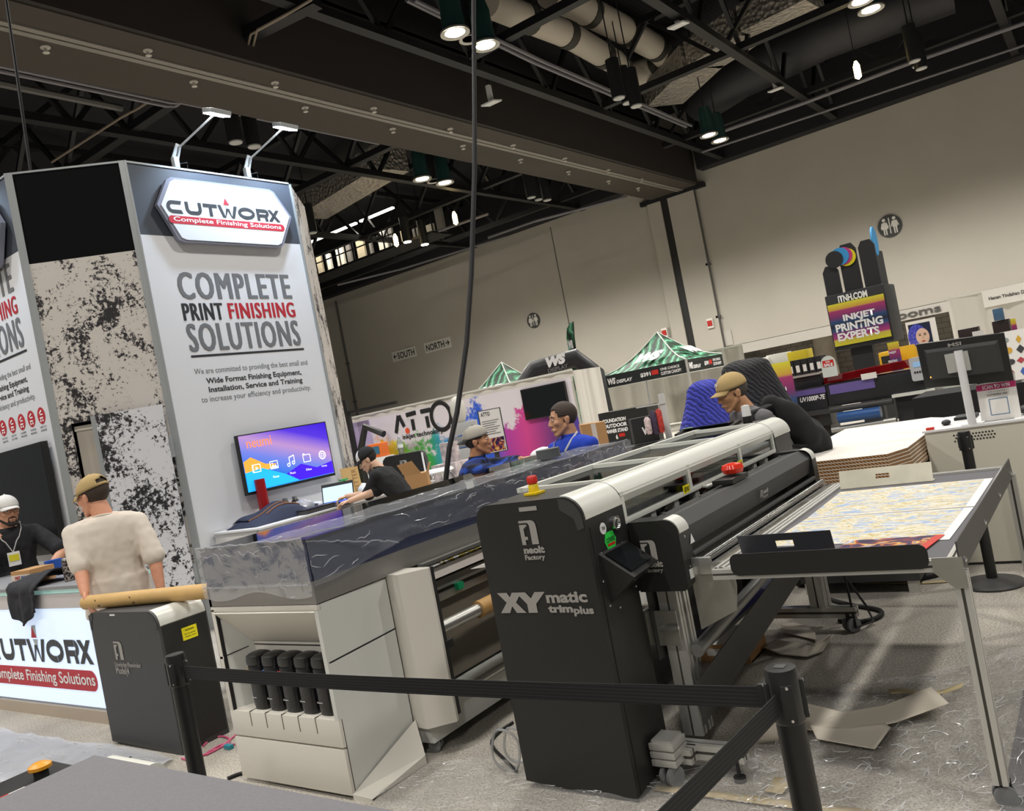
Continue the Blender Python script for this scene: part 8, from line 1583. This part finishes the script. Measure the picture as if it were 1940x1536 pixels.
s_ = FP.hit(1573, 695); t = thing('sale_card', 'round topped white card with a red For Sale label between the two printers', 'card', FP.p(s_[0], zr-0.05, 0.1)); obj('card', MB().prism([(s_[0]-0.1, zr-0.0), (s_[0]+0.1, zr-0.0)]+circ(s_[0], s_[1]+0.06, 0.1, n=12, a0=0, a1=PI), FP.p(0, 0, 0.06), FP.r, FP.u, FP.n*0.01), col('card_aqua', '#cfd6d0'), t); FP.shape([[(s_[0]-0.075, s_[1]+0.01), (s_[0]+0.075, s_[1]+0.01), (s_[0]+0.075, s_[1]+0.1), (s_[0]-0.075, s_[1]+0.1)]], m_red, t, 'red_label', 0.073); FP.text('FOR', s_[0]-0.03, s_[1]+0.065, s_[0]+0.03, s_[1]+0.09, m_txw, t, lift=0.077); FP.text('SALE', s_[0]-0.06, s_[1]+0.015, s_[0]+0.06, s_[1]+0.058, m_txw, t, bold=0.04, lift=0.077)
# crates, boxes, yellow machine behind
def bxp(name, Y, x0, y0, x1, y1, m, lab, cat, d=0.4, stand=True):
    F_ = Face((Yp(x0, y0, Y).x, Y, 0), (1, 0, 0), (0, 0, 1)); c = F_.hit((x0+x1)/2, (y0+y1)/2); w_ = F_.hit(x1, (y0+y1)/2)[0]-F_.hit(x0, (y0+y1)/2)[0]; h_ = (F_.hit((x0+x1)/2, y0)[1]-F_.hit((x0+x1)/2, y1)[1])
    t = thing(name, lab, cat, F_.p(c[0], 0)); obj('body', MB().hexa(F_.q(c[0]-w_/2, c[1]-h_/2, c[0]+w_/2, c[1]+h_/2, 0)+F_.q(c[0]-w_/2, c[1]-h_/2, c[0]+w_/2, c[1]+h_/2, -d), 0.01), m, t)
    if stand: obj('stand', MB().hexa(F_.q(c[0]-w_*0.4, 0, c[0]+w_*0.4, c[1]-h_/2, -0.05)+F_.q(c[0]-w_*0.4, 0, c[0]+w_*0.4, c[1]-h_/2, -d)), m_blk2, t)
    return t, F_, c, w_, h_
m_ylw = col('crate_yellow', '#c9b41e'); m_ym = col('machine_yellow', '#d9a81a')
bxp('yellow_crate', 16, 1492, 664, 1530, 690, m_ylw, 'yellow plastic crate on a stand left of the sign tower', 'crate')
bxp('white_carton', 16.5, 1452, 670, 1490, 692, m_cov, 'white carton left of the yellow crate', 'box'); bxp('white_carton', 16.2, 1415, 680, 1449, 698, paper, 'flat white carton above the black blanket', 'box')
t, F_, c, w_, h_ = bxp('yellow_machine', 17.5, 1625, 692, 1738, 718, m_ym, 'long yellow machine behind the red lidded printer', 'machine', 0.6)
obj('upper_block', MB().hexa(F_.q(c[0]-w_*0.12, c[1], c[0]+w_*0.2, c[1]+h_*1.5, -0.1)+F_.q(c[0]-w_*0.12, c[1], c[0]+w_*0.2, c[1]+h_*1.5, -0.5), 0.02).hexa(F_.q(c[0]+w_*0.2, c[1], c[0]+w_*0.5, c[1]+h_*1.7, -0.2)+F_.q(c[0]+w_*0.2, c[1], c[0]+w_*0.5, c[1]+h_*1.2, -0.5), 0.02), m_ym, t); obj('dark_window', MB().slab(F_.q(c[0]-w_*0.08, c[1]+h_*0.5, c[0]+w_*0.1, c[1]+h_*1.2, -0.09), 0.01), m_rub, t)
# art panel with a portrait of a woman with blue curls
YQ = 18.0; FQ = Face((Yp(1722, 650, YQ).x, YQ, 0), (1, 0, 0), (0, 0, 1)); u1_ = FQ.hit(1778, 640)[0]; zt_ = FQ.hit(1752, 604)[1]; t = thing('art_panel', 'white panel with a portrait of a blue haired woman over a colourful print', 'poster', FQ.p(u1_/2, 0))
obj('panel', MB().slab(FQ.q(0, 0, u1_, zt_, 0), 0.04), paper, t); zp_ = zt_-0.06; hh = 0.56; w_ = u1_-0.14; obj('portrait', MB().slab(FQ.q(0.04, zp_-hh, 0.04+w_, zp_, 0.004), 0.003), col('night', '#16203c'), t)
mcurl, N, L, b = nmat('curl_blue'); tc = N.new('ShaderNodeTexCoord'); vo = N.new('ShaderNodeTexNoise'); vo.inputs['Scale'].default_value = 22; vo.inputs['Distortion'].default_value = 3; L.new(tc.outputs['Object'], vo.inputs['Vector']); rr = ramp(N, [(0.35, '#1a1f5c'), (0.5, '#3a4fd0'), (0.62, '#6a4fc0'), (0.7, '#8fb0f0')]); L.new(vo.outputs[0], rr.inputs[0]); L.new(rr.outputs[0], b.inputs['Base Color'])
cx, cz = 0.04+w_*0.58, zp_-0.27; FQ.shape([circ(cx-0.09, cz+0.0, w_*0.44, 0.26, 28)], mcurl, t, 'curls', 0.006); FQ.shape([circ(cx, cz, 0.12, 0.165, 28), [(cx-0.05, cz-0.13), (cx+0.05, cz-0.13), (cx+0.12, zp_-hh+0.005), (cx-0.12, zp_-hh+0.005)]], col('face_tone', '#d9b9a4'), t, 'face', 0.008)
FQ.shape([circ(cx-0.045, cz+0.03, 0.022, 0.01, 12), circ(cx+0.045, cz+0.03, 0.022, 0.01, 12), [(cx-0.075, cz+0.06), (cx-0.02, cz+0.065), (cx-0.02, cz+0.055), (cx-0.075, cz+0.05)], [(cx+0.02, cz+0.065), (cx+0.075, cz+0.06), (cx+0.075, cz+0.05), (cx+0.02, cz+0.055)]], m_ink, t, 'eyes', 0.010); FQ.shape([circ(cx, cz-0.09, 0.035, 0.014, 14)], col('lipred', '#a8404a'), t, 'lips', 0.010); FQ.shape([[(cx-0.012, cz-0.04), (cx+0.014, cz-0.04), (cx+0.004, cz+0.03)]], col('nose_tone', '#c09a84'), t, 'nose', 0.010)
mrain, N, L, b = nmat('rainbow_print'); tc = N.new('ShaderNodeTexCoord'); vo = N.new('ShaderNodeTexVoronoi'); vo.inputs['Scale'].default_value = 12; L.new(tc.outputs['Object'], vo.inputs['Vector']); hs_ = N.new('ShaderNodeSeparateXYZ'); L.new(tc.outputs['Generated'], hs_.inputs[0]); rr = ramp(N, [(0.0, '#2f9a4a'), (0.3, '#8fbf3a'), (0.5, '#e8b030'), (0.75, '#e0582a'), (1.0, '#c83a6a')]); L.new(hs_.outputs['Z'], rr.inputs[0]); mx = N.new('ShaderNodeMix'); mx.data_type = 'RGBA'; mx.inputs[6].default_value = (0.75, 0.7, 0.7, 1); rq = ramp(N, [(0.25, '#ffffff'), (0.4, '#000000')]); L.new(vo.outputs[0], rq.inputs[0]); L.new(rq.outputs[0], mx.inputs[0]); L.new(rr.outputs[0], mx.inputs[7]); L.new(mx.outputs[2], b.inputs['Base Color'])
obj('colour_print', MB().slab(FQ.q(0.08, zp_-hh-0.62, u1_-0.04, zp_-hh-0.06, 0.004), 0.003), mrain, t)
# white drape and name banner at the far right
FR = Face((Yp(1793, 567, 27.5).x, 27.5, 0), (1, 0, 0), (0, 0, 1)); t = thing('booth_drape', 'white drape wall with a company name strip at the far right', 'drape', FR.p(1.5, 0)); drape('drape', FR, 0, 4.2, 0, 2.36, t, m_drp, 0.06, 8); obj('rail', MB().bar(FR.p(0, 2.37), FR.p(4.2, 2.37), 0.05), m_cov, t)
u0_, z0_ = FR.hit(1872, 575); obj('name_strip', MB().slab(FR.q(u0_-0.1, z0_-0.1, u0_+2.4, z0_+0.38, 0.1), 0.02), paper, t); FR.text('Henan Yindahao Digital Technology Co.,Ltd', u0_+0.05, z0_+0.05, u0_+2.1, z0_+0.18, m_ink, t, bold=0.02, lift=0.11)
# black draped table with stickers and camera rig at the right edge
t = thing('draped_table', 'black draped table behind the monitor at the right edge', 'table', (-0.9, 9.2, 0)); tz = Yp(1800, 745, 9).z; obj('cloth', MB().hexa([(-1.75, 9.0, 0), (0.6, 9.0, 0), (0.6, 9.8, 0), (-1.75, 9.8, 0), (-1.7, 9.02, tz), (0.6, 9.02, tz), (0.6, 9.8, tz), (-1.7, 9.8, tz)]), mat('tablecloth_black', '#19191a', 0.9, bump=0.3, bscale=6), t)
obj('paper_stack', MB().box((-0.75, 9.05, tz), (0.3, 9.5, tz+0.025)), paper, label='spread of printed papers on the black draped table', cat='papers'); obj('yellow_folder', MB().box((-0.3, 9.08, tz+0.027), (0.4, 9.4, tz+0.045)), m_ylw, label='yellow folder on the papers at the right edge', cat='folder'); obj('glass_tumbler', MB().lathe((-1.05, 9.15, tz), [(0.03, 0), (0.04, 0.1), (0.037, 0.1), (0.028, 0.005)], 16), clear('bottle_clear'), label='clear plastic tumbler on the black table below the monitor', cat='tumbler')
FS_ = Face((Yp(1872, 690, 8.9).x, 8.95, tz), (0.9, 0.3, 0), (0, 0.35, 1)); t = thing('stickered_panel', 'white leaning panel covered in small stickers right of the monitor', 'panel', FS_.o); obj('panel', MB().slab(FS_.q(0.0, 0.03, 0.42, 0.52), 0.02), paper, t); random.seed(6)
for i in range(16): u_, w_ = 0.03+0.1*(i % 4)+random.uniform(0, 0.02), 0.06+0.11*(i//4)+random.uniform(0, 0.02); obj('sticker', MB().prism(circ(u_+0.03, w_+0.03, random.uniform(0.02, 0.04), random.uniform(0.02, 0.045), 14 if i % 2 else 4), FS_.p(0, 0, 0.002), FS_.r, FS_.u, FS_.n*0.002), mat('stick_%d' % (i % 5), ('#2b2b2e', '#b0323a', '#2f5fb0', '#8f9a94', '#d0a020')[i % 5], 0.5), t)
t = thing('camera_rig', 'black scanner rig with small boxes on a shelf above the monitor', 'camera rig', (-1.0, 10.5, 0)); rz = Yp(1860, 660, 10.5).z; xq = Yp(1865, 660, 10.5).x; obj('shelf', MB().box((xq-0.32, 10.4, rz-0.03), (xq+0.32, 10.8, rz+0.03), 0.01), m_rub, t); obj('column', MB().box((xq-0.08, 10.5, 0), (xq+0.08, 10.7, rz-0.03)), m_rub, t)
for dx, w_, h_ in ((-0.22, 0.2, 0.22), (0.12, 0.16, 0.24)): obj('box_unit', MB().box((xq+dx, 10.45, rz+0.03), (xq+dx+w_, 10.65, rz+0.03+h_), 0.01), mat('rig_brown', '#2e2320', 0.4), t)
obj('small_screen', MB().box((xq+0.15, 10.43, rz+0.27), (xq+0.25, 10.46, rz+0.40), 0.005), col('phone_blue', '#50708c', 0.2), t); obj('label_card', MB().box((xq-0.08, 10.43, rz+0.05), (xq+0.02, 10.44, rz+0.2)), paper, t)
obj('floor_cabinet', MB().box((-2.35, 12.9, 0), (-1.6, 13.3, 0.9), 0.01), m_cov, label='pale ribbed cabinet under the right end of the red lidded printer', cat='cabinet')
# ------------------------------------------------------------------ grey work table in the foreground
ZF = 0.80; m_felt = mat('felt_grey', '#77767a', 0.9, bump=0.25, bscale=350, var=0.06, vscale=120)
G = thing('grey_work_table', 'grey felt topped work table in the bottom left foreground', 'table', (-2.0, 0.9, 0))
obj('felt_top', MB().box((-2.765, 0.3, ZF-0.03), (-1.0, 1.235, ZF), 0.006), m_felt, G); obj('table_body', MB().box((-2.74, 0.32, 0.08), (-1.05, 1.2, ZF-0.03)), m_blk2, G)
for xx in (-2.65, -1.15):
    for yy in (0.42, 1.1): obj('leg', MB().cyl((xx, yy, 0), (xx, yy, 0.08), 0.03), m_rub, G)
obj('end_roller', MB().cyl((-2.70, 1.245, ZF-0.05), (-2.45, 1.245, ZF-0.05), 0.045, seg=24), m_cov, G, label='pale roller end at the table corner'); obj('control_box', MB().box((-3.02, 0.3, ZF-0.10), (-2.775, 1.21, ZF-0.03), 0.008), m_blk, G); obj('box_panel', MB().box((-2.99, 0.55, ZF-0.03), (-2.85, 0.98, ZF-0.026)), m_blk2, G)
e = V((-2.88, 1.12, ZF-0.03)); o = obj('stop_base', MB().cyl(e, e+V((0, 0, 0.022)), 0.022), m_rub, G); obj('stop_button', MB().lathe(e+V((0, 0, 0.022)), [(0.018, 0), (0.034, 0.006), (0.034, 0.016), (0.02, 0.024), (0, 0.025)], 24), mat('button_orange', '#e0981e', 0.4), o, label='orange stop button')
obj('warning_label', MB().box((-2.86, 0.99, ZF-0.0298), (-2.79, 1.06, ZF-0.0285)), paper, G); obj('label_red', MB().box((-2.86, 0.99, ZF-0.0284), (-2.79, 1.012, ZF-0.0275)), m_red, G)
# ------------------------------------------------------------------ floor sheets, tape, scraps, cables
random.seed(12)
def sheet_film(name, pts, m, lab, amp, sc, n=40, cat='plastic sheet', z0=0.008, cr_n=0):
    a, b_, c, d = [Zp(*p) for p in pts]
    def fn(u_, v_):
        p = (a.lerp(b_, u_)).lerp(d.lerp(c, u_), v_); w_ = noise.noise(V((p.x*sc, p.y*sc, 0.3)))+0.6*noise.noise(V((p.x*sc*2.9, p.y*sc*2.9, 1.3))); p.z = z0+amp*max(0, w_+0.35); return p
    o_ = obj(name, MB().grid(fn, n, n), m, label=lab, cat=cat, smooth=80)
    if cr_n: glint_creases(Surf(lambda u_, v_: fn(u_, v_)+V((0, 0, 0.004)), 0.6, 0.6), cr_n, 0.12, 0.0016, o_, m_cre, cr_n)  # whitish strands imitate glints on the floor film
    return o_
pf = clear('floor_film', '#ffffff', 0.15, 0.2, bump=1.0, bscale=13, haze=0.10, hazecol='#f4f2ee')
sheet_film('floor_film', [(1420, 1600), (1990, 1580), (2050, 1215), (1440, 1345)], pf, 'crinkled clear plastic film spread on the carpet under the catch table', 0.035, 3.2, 80, cr_n=420)
sheet_film('floor_film', [(660, 1600), (1420, 1600), (1440, 1440), (760, 1450)], pf, 'clear plastic film on the carpet in front of the black cabinet', 0.02, 3.0, 50, cr_n=160)
pf2 = clear('floor_film_white', '#e6e6ea', 0.2, 0.2, bump=0.7, bscale=6, haze=0.35)
sheet_film('floor_film', [(-160, 1560), (200, 1560), (330, 1440), (-120, 1365)], pf2, 'milky wrinkled plastic film on the floor before the light box counter', 0.03, 3.5, 60, cr_n=180)
m_mask = mat('masking_tape', '#cdbb92', 0.7); 
def ribbon(pts, w_, m, name, lab, cat, lift=0.012, curl=0.0, th=0.002, wob=0):
    P = [Zp(*p) for p in pts]; n = len(P); mb = MB(); L_ = []
    for i, p in enumerate(P):
        t_ = (P[min(i+1, n-1)]-P[max(i-1, 0)]).normalized(); s_ = V((-t_.y, t_.x, 0)); z = lift+curl*(abs(i/(n-1)-0.5)*2)**3+wob*math.sin(i*1.9); L_.append((p+s_*w_/2+V((0, 0, z)), p-s_*w_/2+V((0, 0, z))))
    v = [(mb.b.verts.new(a), mb.b.verts.new(b_)) for a, b_ in L_]
    for A, B in zip(v, v[1:]): mb._f([A[0], A[1], B[1], B[0]])
    return obj(name, mb, m, label=lab, cat=cat, solid=th, smooth=60)
ribbon([(1245, 1497), (1330, 1507), (1430, 1520), (1520, 1532), (1660, 1548)], 0.05, m_mask, 'tape_strip', 'long strip of masking tape along the floor by the black cabinet caster', 'tape'); ribbon([(1466, 1508), (1478, 1494), (1486, 1480)], 0.07, m_mask, 'tape_strip', 'short torn masking tape strip left of the front right barrier post', 'tape', 0.014)
ribbon([(1690, 1335), (1720, 1330), (1755, 1330), (1790, 1326), (1830, 1328)], 0.05, mat('wood_tape', '#c9b98c', 0.6), 'twisted_tape', 'twisted length of tan tape on the clear film under the catch table', 'tape', 0.04, 0.02, 0.002, 0.012)
ribbon([(1530, 1092), (1640, 1105), (1750, 1105), (1830, 1100)], 0.05, m_mask, 'tape_strip', 'masking tape line on the carpet before the beige cabinet', 'tape', 0.006)
m_card = mat('card_beige', '#cdc4b4', 0.65)
def scrap(pts, lab, curl=0.05, z=0.012):
    P = [Zp(*p) for p in pts]; c = sum(P, V())/len(P); mb = MB(); r0 = max((p-c).length for p in P); n = 8; ring = []
    for j in range(n+1): ring.append([mb.b.verts.new(c+(p-c)*(j/n)+V((0, 0, z+curl*((p-c).length*j/n/r0)**3*(1 if i < len(P)*0.55 else 0.15)))) for i, p in enumerate(P)]) if j else ring.append(None)
    c0_ = mb.b.verts.new(c+V((0, 0, z))); m_ = len(P)
    for i in range(m_): mb._f([c0_, ring[1][i], ring[1][(i+1) % m_]])
    for A, B in zip(ring[1:], ring[2:]):
        for i in range(m_): mb._f([A[i], A[(i+1) % m_], B[(i+1) % m_], B[i]])
    return obj('card_scrap', mb, m_card, label=lab, cat='card scrap', solid=0.003, smooth=60)
scrap([(1480, 1190), (1505, 1186), (1530, 1190), (1545, 1203), (1549, 1218), (1520, 1210), (1490, 1203)], 'curled white card scrap by the rear caster of the trimmer, upper one', 0.03)
scrap([(1446, 1236), (1470, 1220), (1510, 1222), (1548, 1228), (1582, 1213), (1560, 1238), (1530, 1249), (1480, 1244)], 'curled beige card scrap under the trimmer, lower one with an upturned corner', 0.025)
s1 = scrap([(1500, 1352), (1530, 1350), (1600, 1362), (1680, 1350), (1770, 1333), (1805, 1368), (1700, 1382), (1640, 1394), (1560, 1398), (1500, 1395)], 'long wavy card strip with tick marks lying under the catch table', 0.05, 0.03)
scrap([(1540, 1398), (1600, 1392), (1680, 1390), (1692, 1400), (1660, 1432), (1600, 1420), (1550, 1412)], 'shorter pointed card strip below the long wavy one', 0.03, 0.025)
p = Zp(1455, 1415); obj('card_tube', MB().tube([p+V((-0.05, 0.03, 0.06)), p+V((0.12, 0.1, 0.06))], 0.055, 20, cap=False), m_card, label='rolled card loop beside the front right barrier post', cat='card scrap', solid=0.003)
ribbon([(1365, 1345), (1390, 1332), (1420, 1327), (1440, 1326)], 0.02, m_card, 'paper_strip', 'thin white paper strip on the carpet under the trimmer', 'paper', 0.01, 0.01)
p = Zp(1375, 1240); t = thing('parts_carton', 'open brown carton holding white papers under the trimmer', 'box', p); q = p; obj('carton', MB().box((q.x-0.2, q.y-0.13, 0), (q.x+0.2, q.y-0.12, 0.1)).box((q.x-0.2, q.y+0.12, 0), (q.x+0.2, q.y+0.13, 0.1)).box((q.x-0.2, q.y-0.12, 0), (q.x-0.19, q.y+0.12, 0.1)).box((q.x+0.19, q.y-0.12, 0), (q.x+0.2, q.y+0.12, 0.1)).box((q.x-0.2, q.y-0.12, 0), (q.x+0.2, q.y+0.12, 0.01)), MATS['carton_brown'], t); obj('label', MB().box((q.x-0.05, q.y-0.133, 0.04), (q.x+0.03, q.y-0.13, 0.08)), paper, t)
obj('paper_wad', MB().slab([(q.x-0.12, q.y-0.1, 0.075), (q.x+0.17, q.y-0.1, 0.085), (q.x+0.15, q.y+0.11, 0.14), (q.x-0.1, q.y+0.11, 0.13)], 0.03), paper, label='white papers lying in the carton under the trimmer', cat='papers')
def cable(pts, r, m, lab, cat='cable', z=None, name='floor_cable'):
    P = [Zp(*p) for p in pts]
    if z: P = [V((p.x, p.y, zz)) if zz else p+V((0, 0, r)) for p, zz in zip(P, z)]
    else: P = [p+V((0, 0, r)) for p in P]
    for _ in range(2):
        Q = [P[0]]
        for a, b_ in zip(P, P[1:]): Q += [a.lerp(b_, 0.25), a.lerp(b_, 0.75)]
        P = Q+[P[-1]]
    return obj(name, MB().tube(P, r, 8), m, label=lab, cat=cat, smooth=80)
cable([(1565, 1137), (1610, 1150), (1650, 1155), (1675, 1162), (1665, 1175), (1630, 1183), (1590, 1180)], 0.014, bk, 'black cable looped on the carpet by the rear trimmer caster')
cable([(1640, 1088), (1655, 1100), (1700, 1104), (1760, 1098), (1790, 1088)], 0.022, bk, 'thick black hose curving on the floor before the beige cabinet')
cable([(1625, 1090), (1640, 1098), (1665, 1097), (1680, 1085), (1660, 1075)], 0.008, bk, 'thin black cord loop beside the thick hose')
P = [V((-1.53, 4.83, 0.6)), V((-1.48, 4.9, 0.35)), V((-1.40, 5.0, 0.1)), V((-1.36, 4.95, 0.02)), V((-1.42, 4.8, 0.03)), V((-1.45, 4.88, 0.3)), V((-1.50, 4.86, 0.58))]
obj('floor_cable', MB().tube(P, 0.007, 8), bk, label='pair of thin black cords hanging from the trimmer rear leg', cat='cable', smooth=80)
cable([(972, 1371), (950, 1385), (930, 1405), (935, 1420), (955, 1440), (980, 1465)], 0.008, bk, 'thin black cable on the carpet between the printer and the black cabinet')
cable([(432, 1478), (450, 1470), (468, 1466)], 0.01, bk, 'short black cable end on the floor left of the printer foot')
tubem = clear('clear_hose', '#e6e4dc', 0.35, 0.08, haze=0.25)
for i, (px, py, r_) in enumerate(((966, 1462, 0.10), (985, 1452, 0.085))):
    p = Zp(px, py); obj('clear_hose_coil', MB().tube([p+V((r_*math.cos(a)*0.8, 0.01*math.sin(3*a), 0.1+r_*math.sin(a))) for a in [2*PI*k/30 for k in range(30)]], 0.006, 8, closed=True), tubem, label=('left' if i == 0 else 'right')+' loop of clear hose standing at the foot of the black cabinet', cat='hose', smooth=80)
mp_ = mat('cable_pink', '#c9567c', 0.5)
for i, pts in enumerate((((385, 1415), (400, 1400), (425, 1395), (440, 1405), (420, 1418), (395, 1425)), ((345, 1438), (365, 1445), (390, 1430), (420, 1410), (445, 1412)), ((390, 1432), (415, 1420), (440, 1400), (450, 1390)))): cable(pts, 0.006, mp_, 'tangled pink cable on the floor beside the grey unwinder, '+('far loop', 'long strand', 'strand running under the printer')[i])
p = Zp(434, 1418); obj('cable_plug', MB().box(p+V((-0.03, -0.015, 0)), p+V((0.03, 0.015, 0.025)), 0.004), mat('plug_teal', '#2a8a9a', 0.4), label='teal plug on the tangled pink cables', cat='plug')
p = Zp(248, 1442); obj('cable_clip', MB().box(p+V((-0.025, -0.012, 0)), p+V((0.0, 0.012, 0.022)), 0.003).box(p+V((-0.002, -0.015, 0)), p+V((0.025, 0.008, 0.014)), 0.003).box(p+V((0.0, -0.01, 0.01)), p+V((0.012, 0.005, 0.03)), 0.003), m_rub, label='small black clip lying on the floor before the grey unwinder', cat='clip')

sheet_film('floor_mat', [(1893, 1550), (2010, 1550), (2010, 1290), (1944, 1290)], mat('mat_grey', '#5d5c60', 0.9, bump=0.3, bscale=200), 'dark grey floor mat at the bottom right corner', 0.0, 1, 4, 'mat', 0.006)
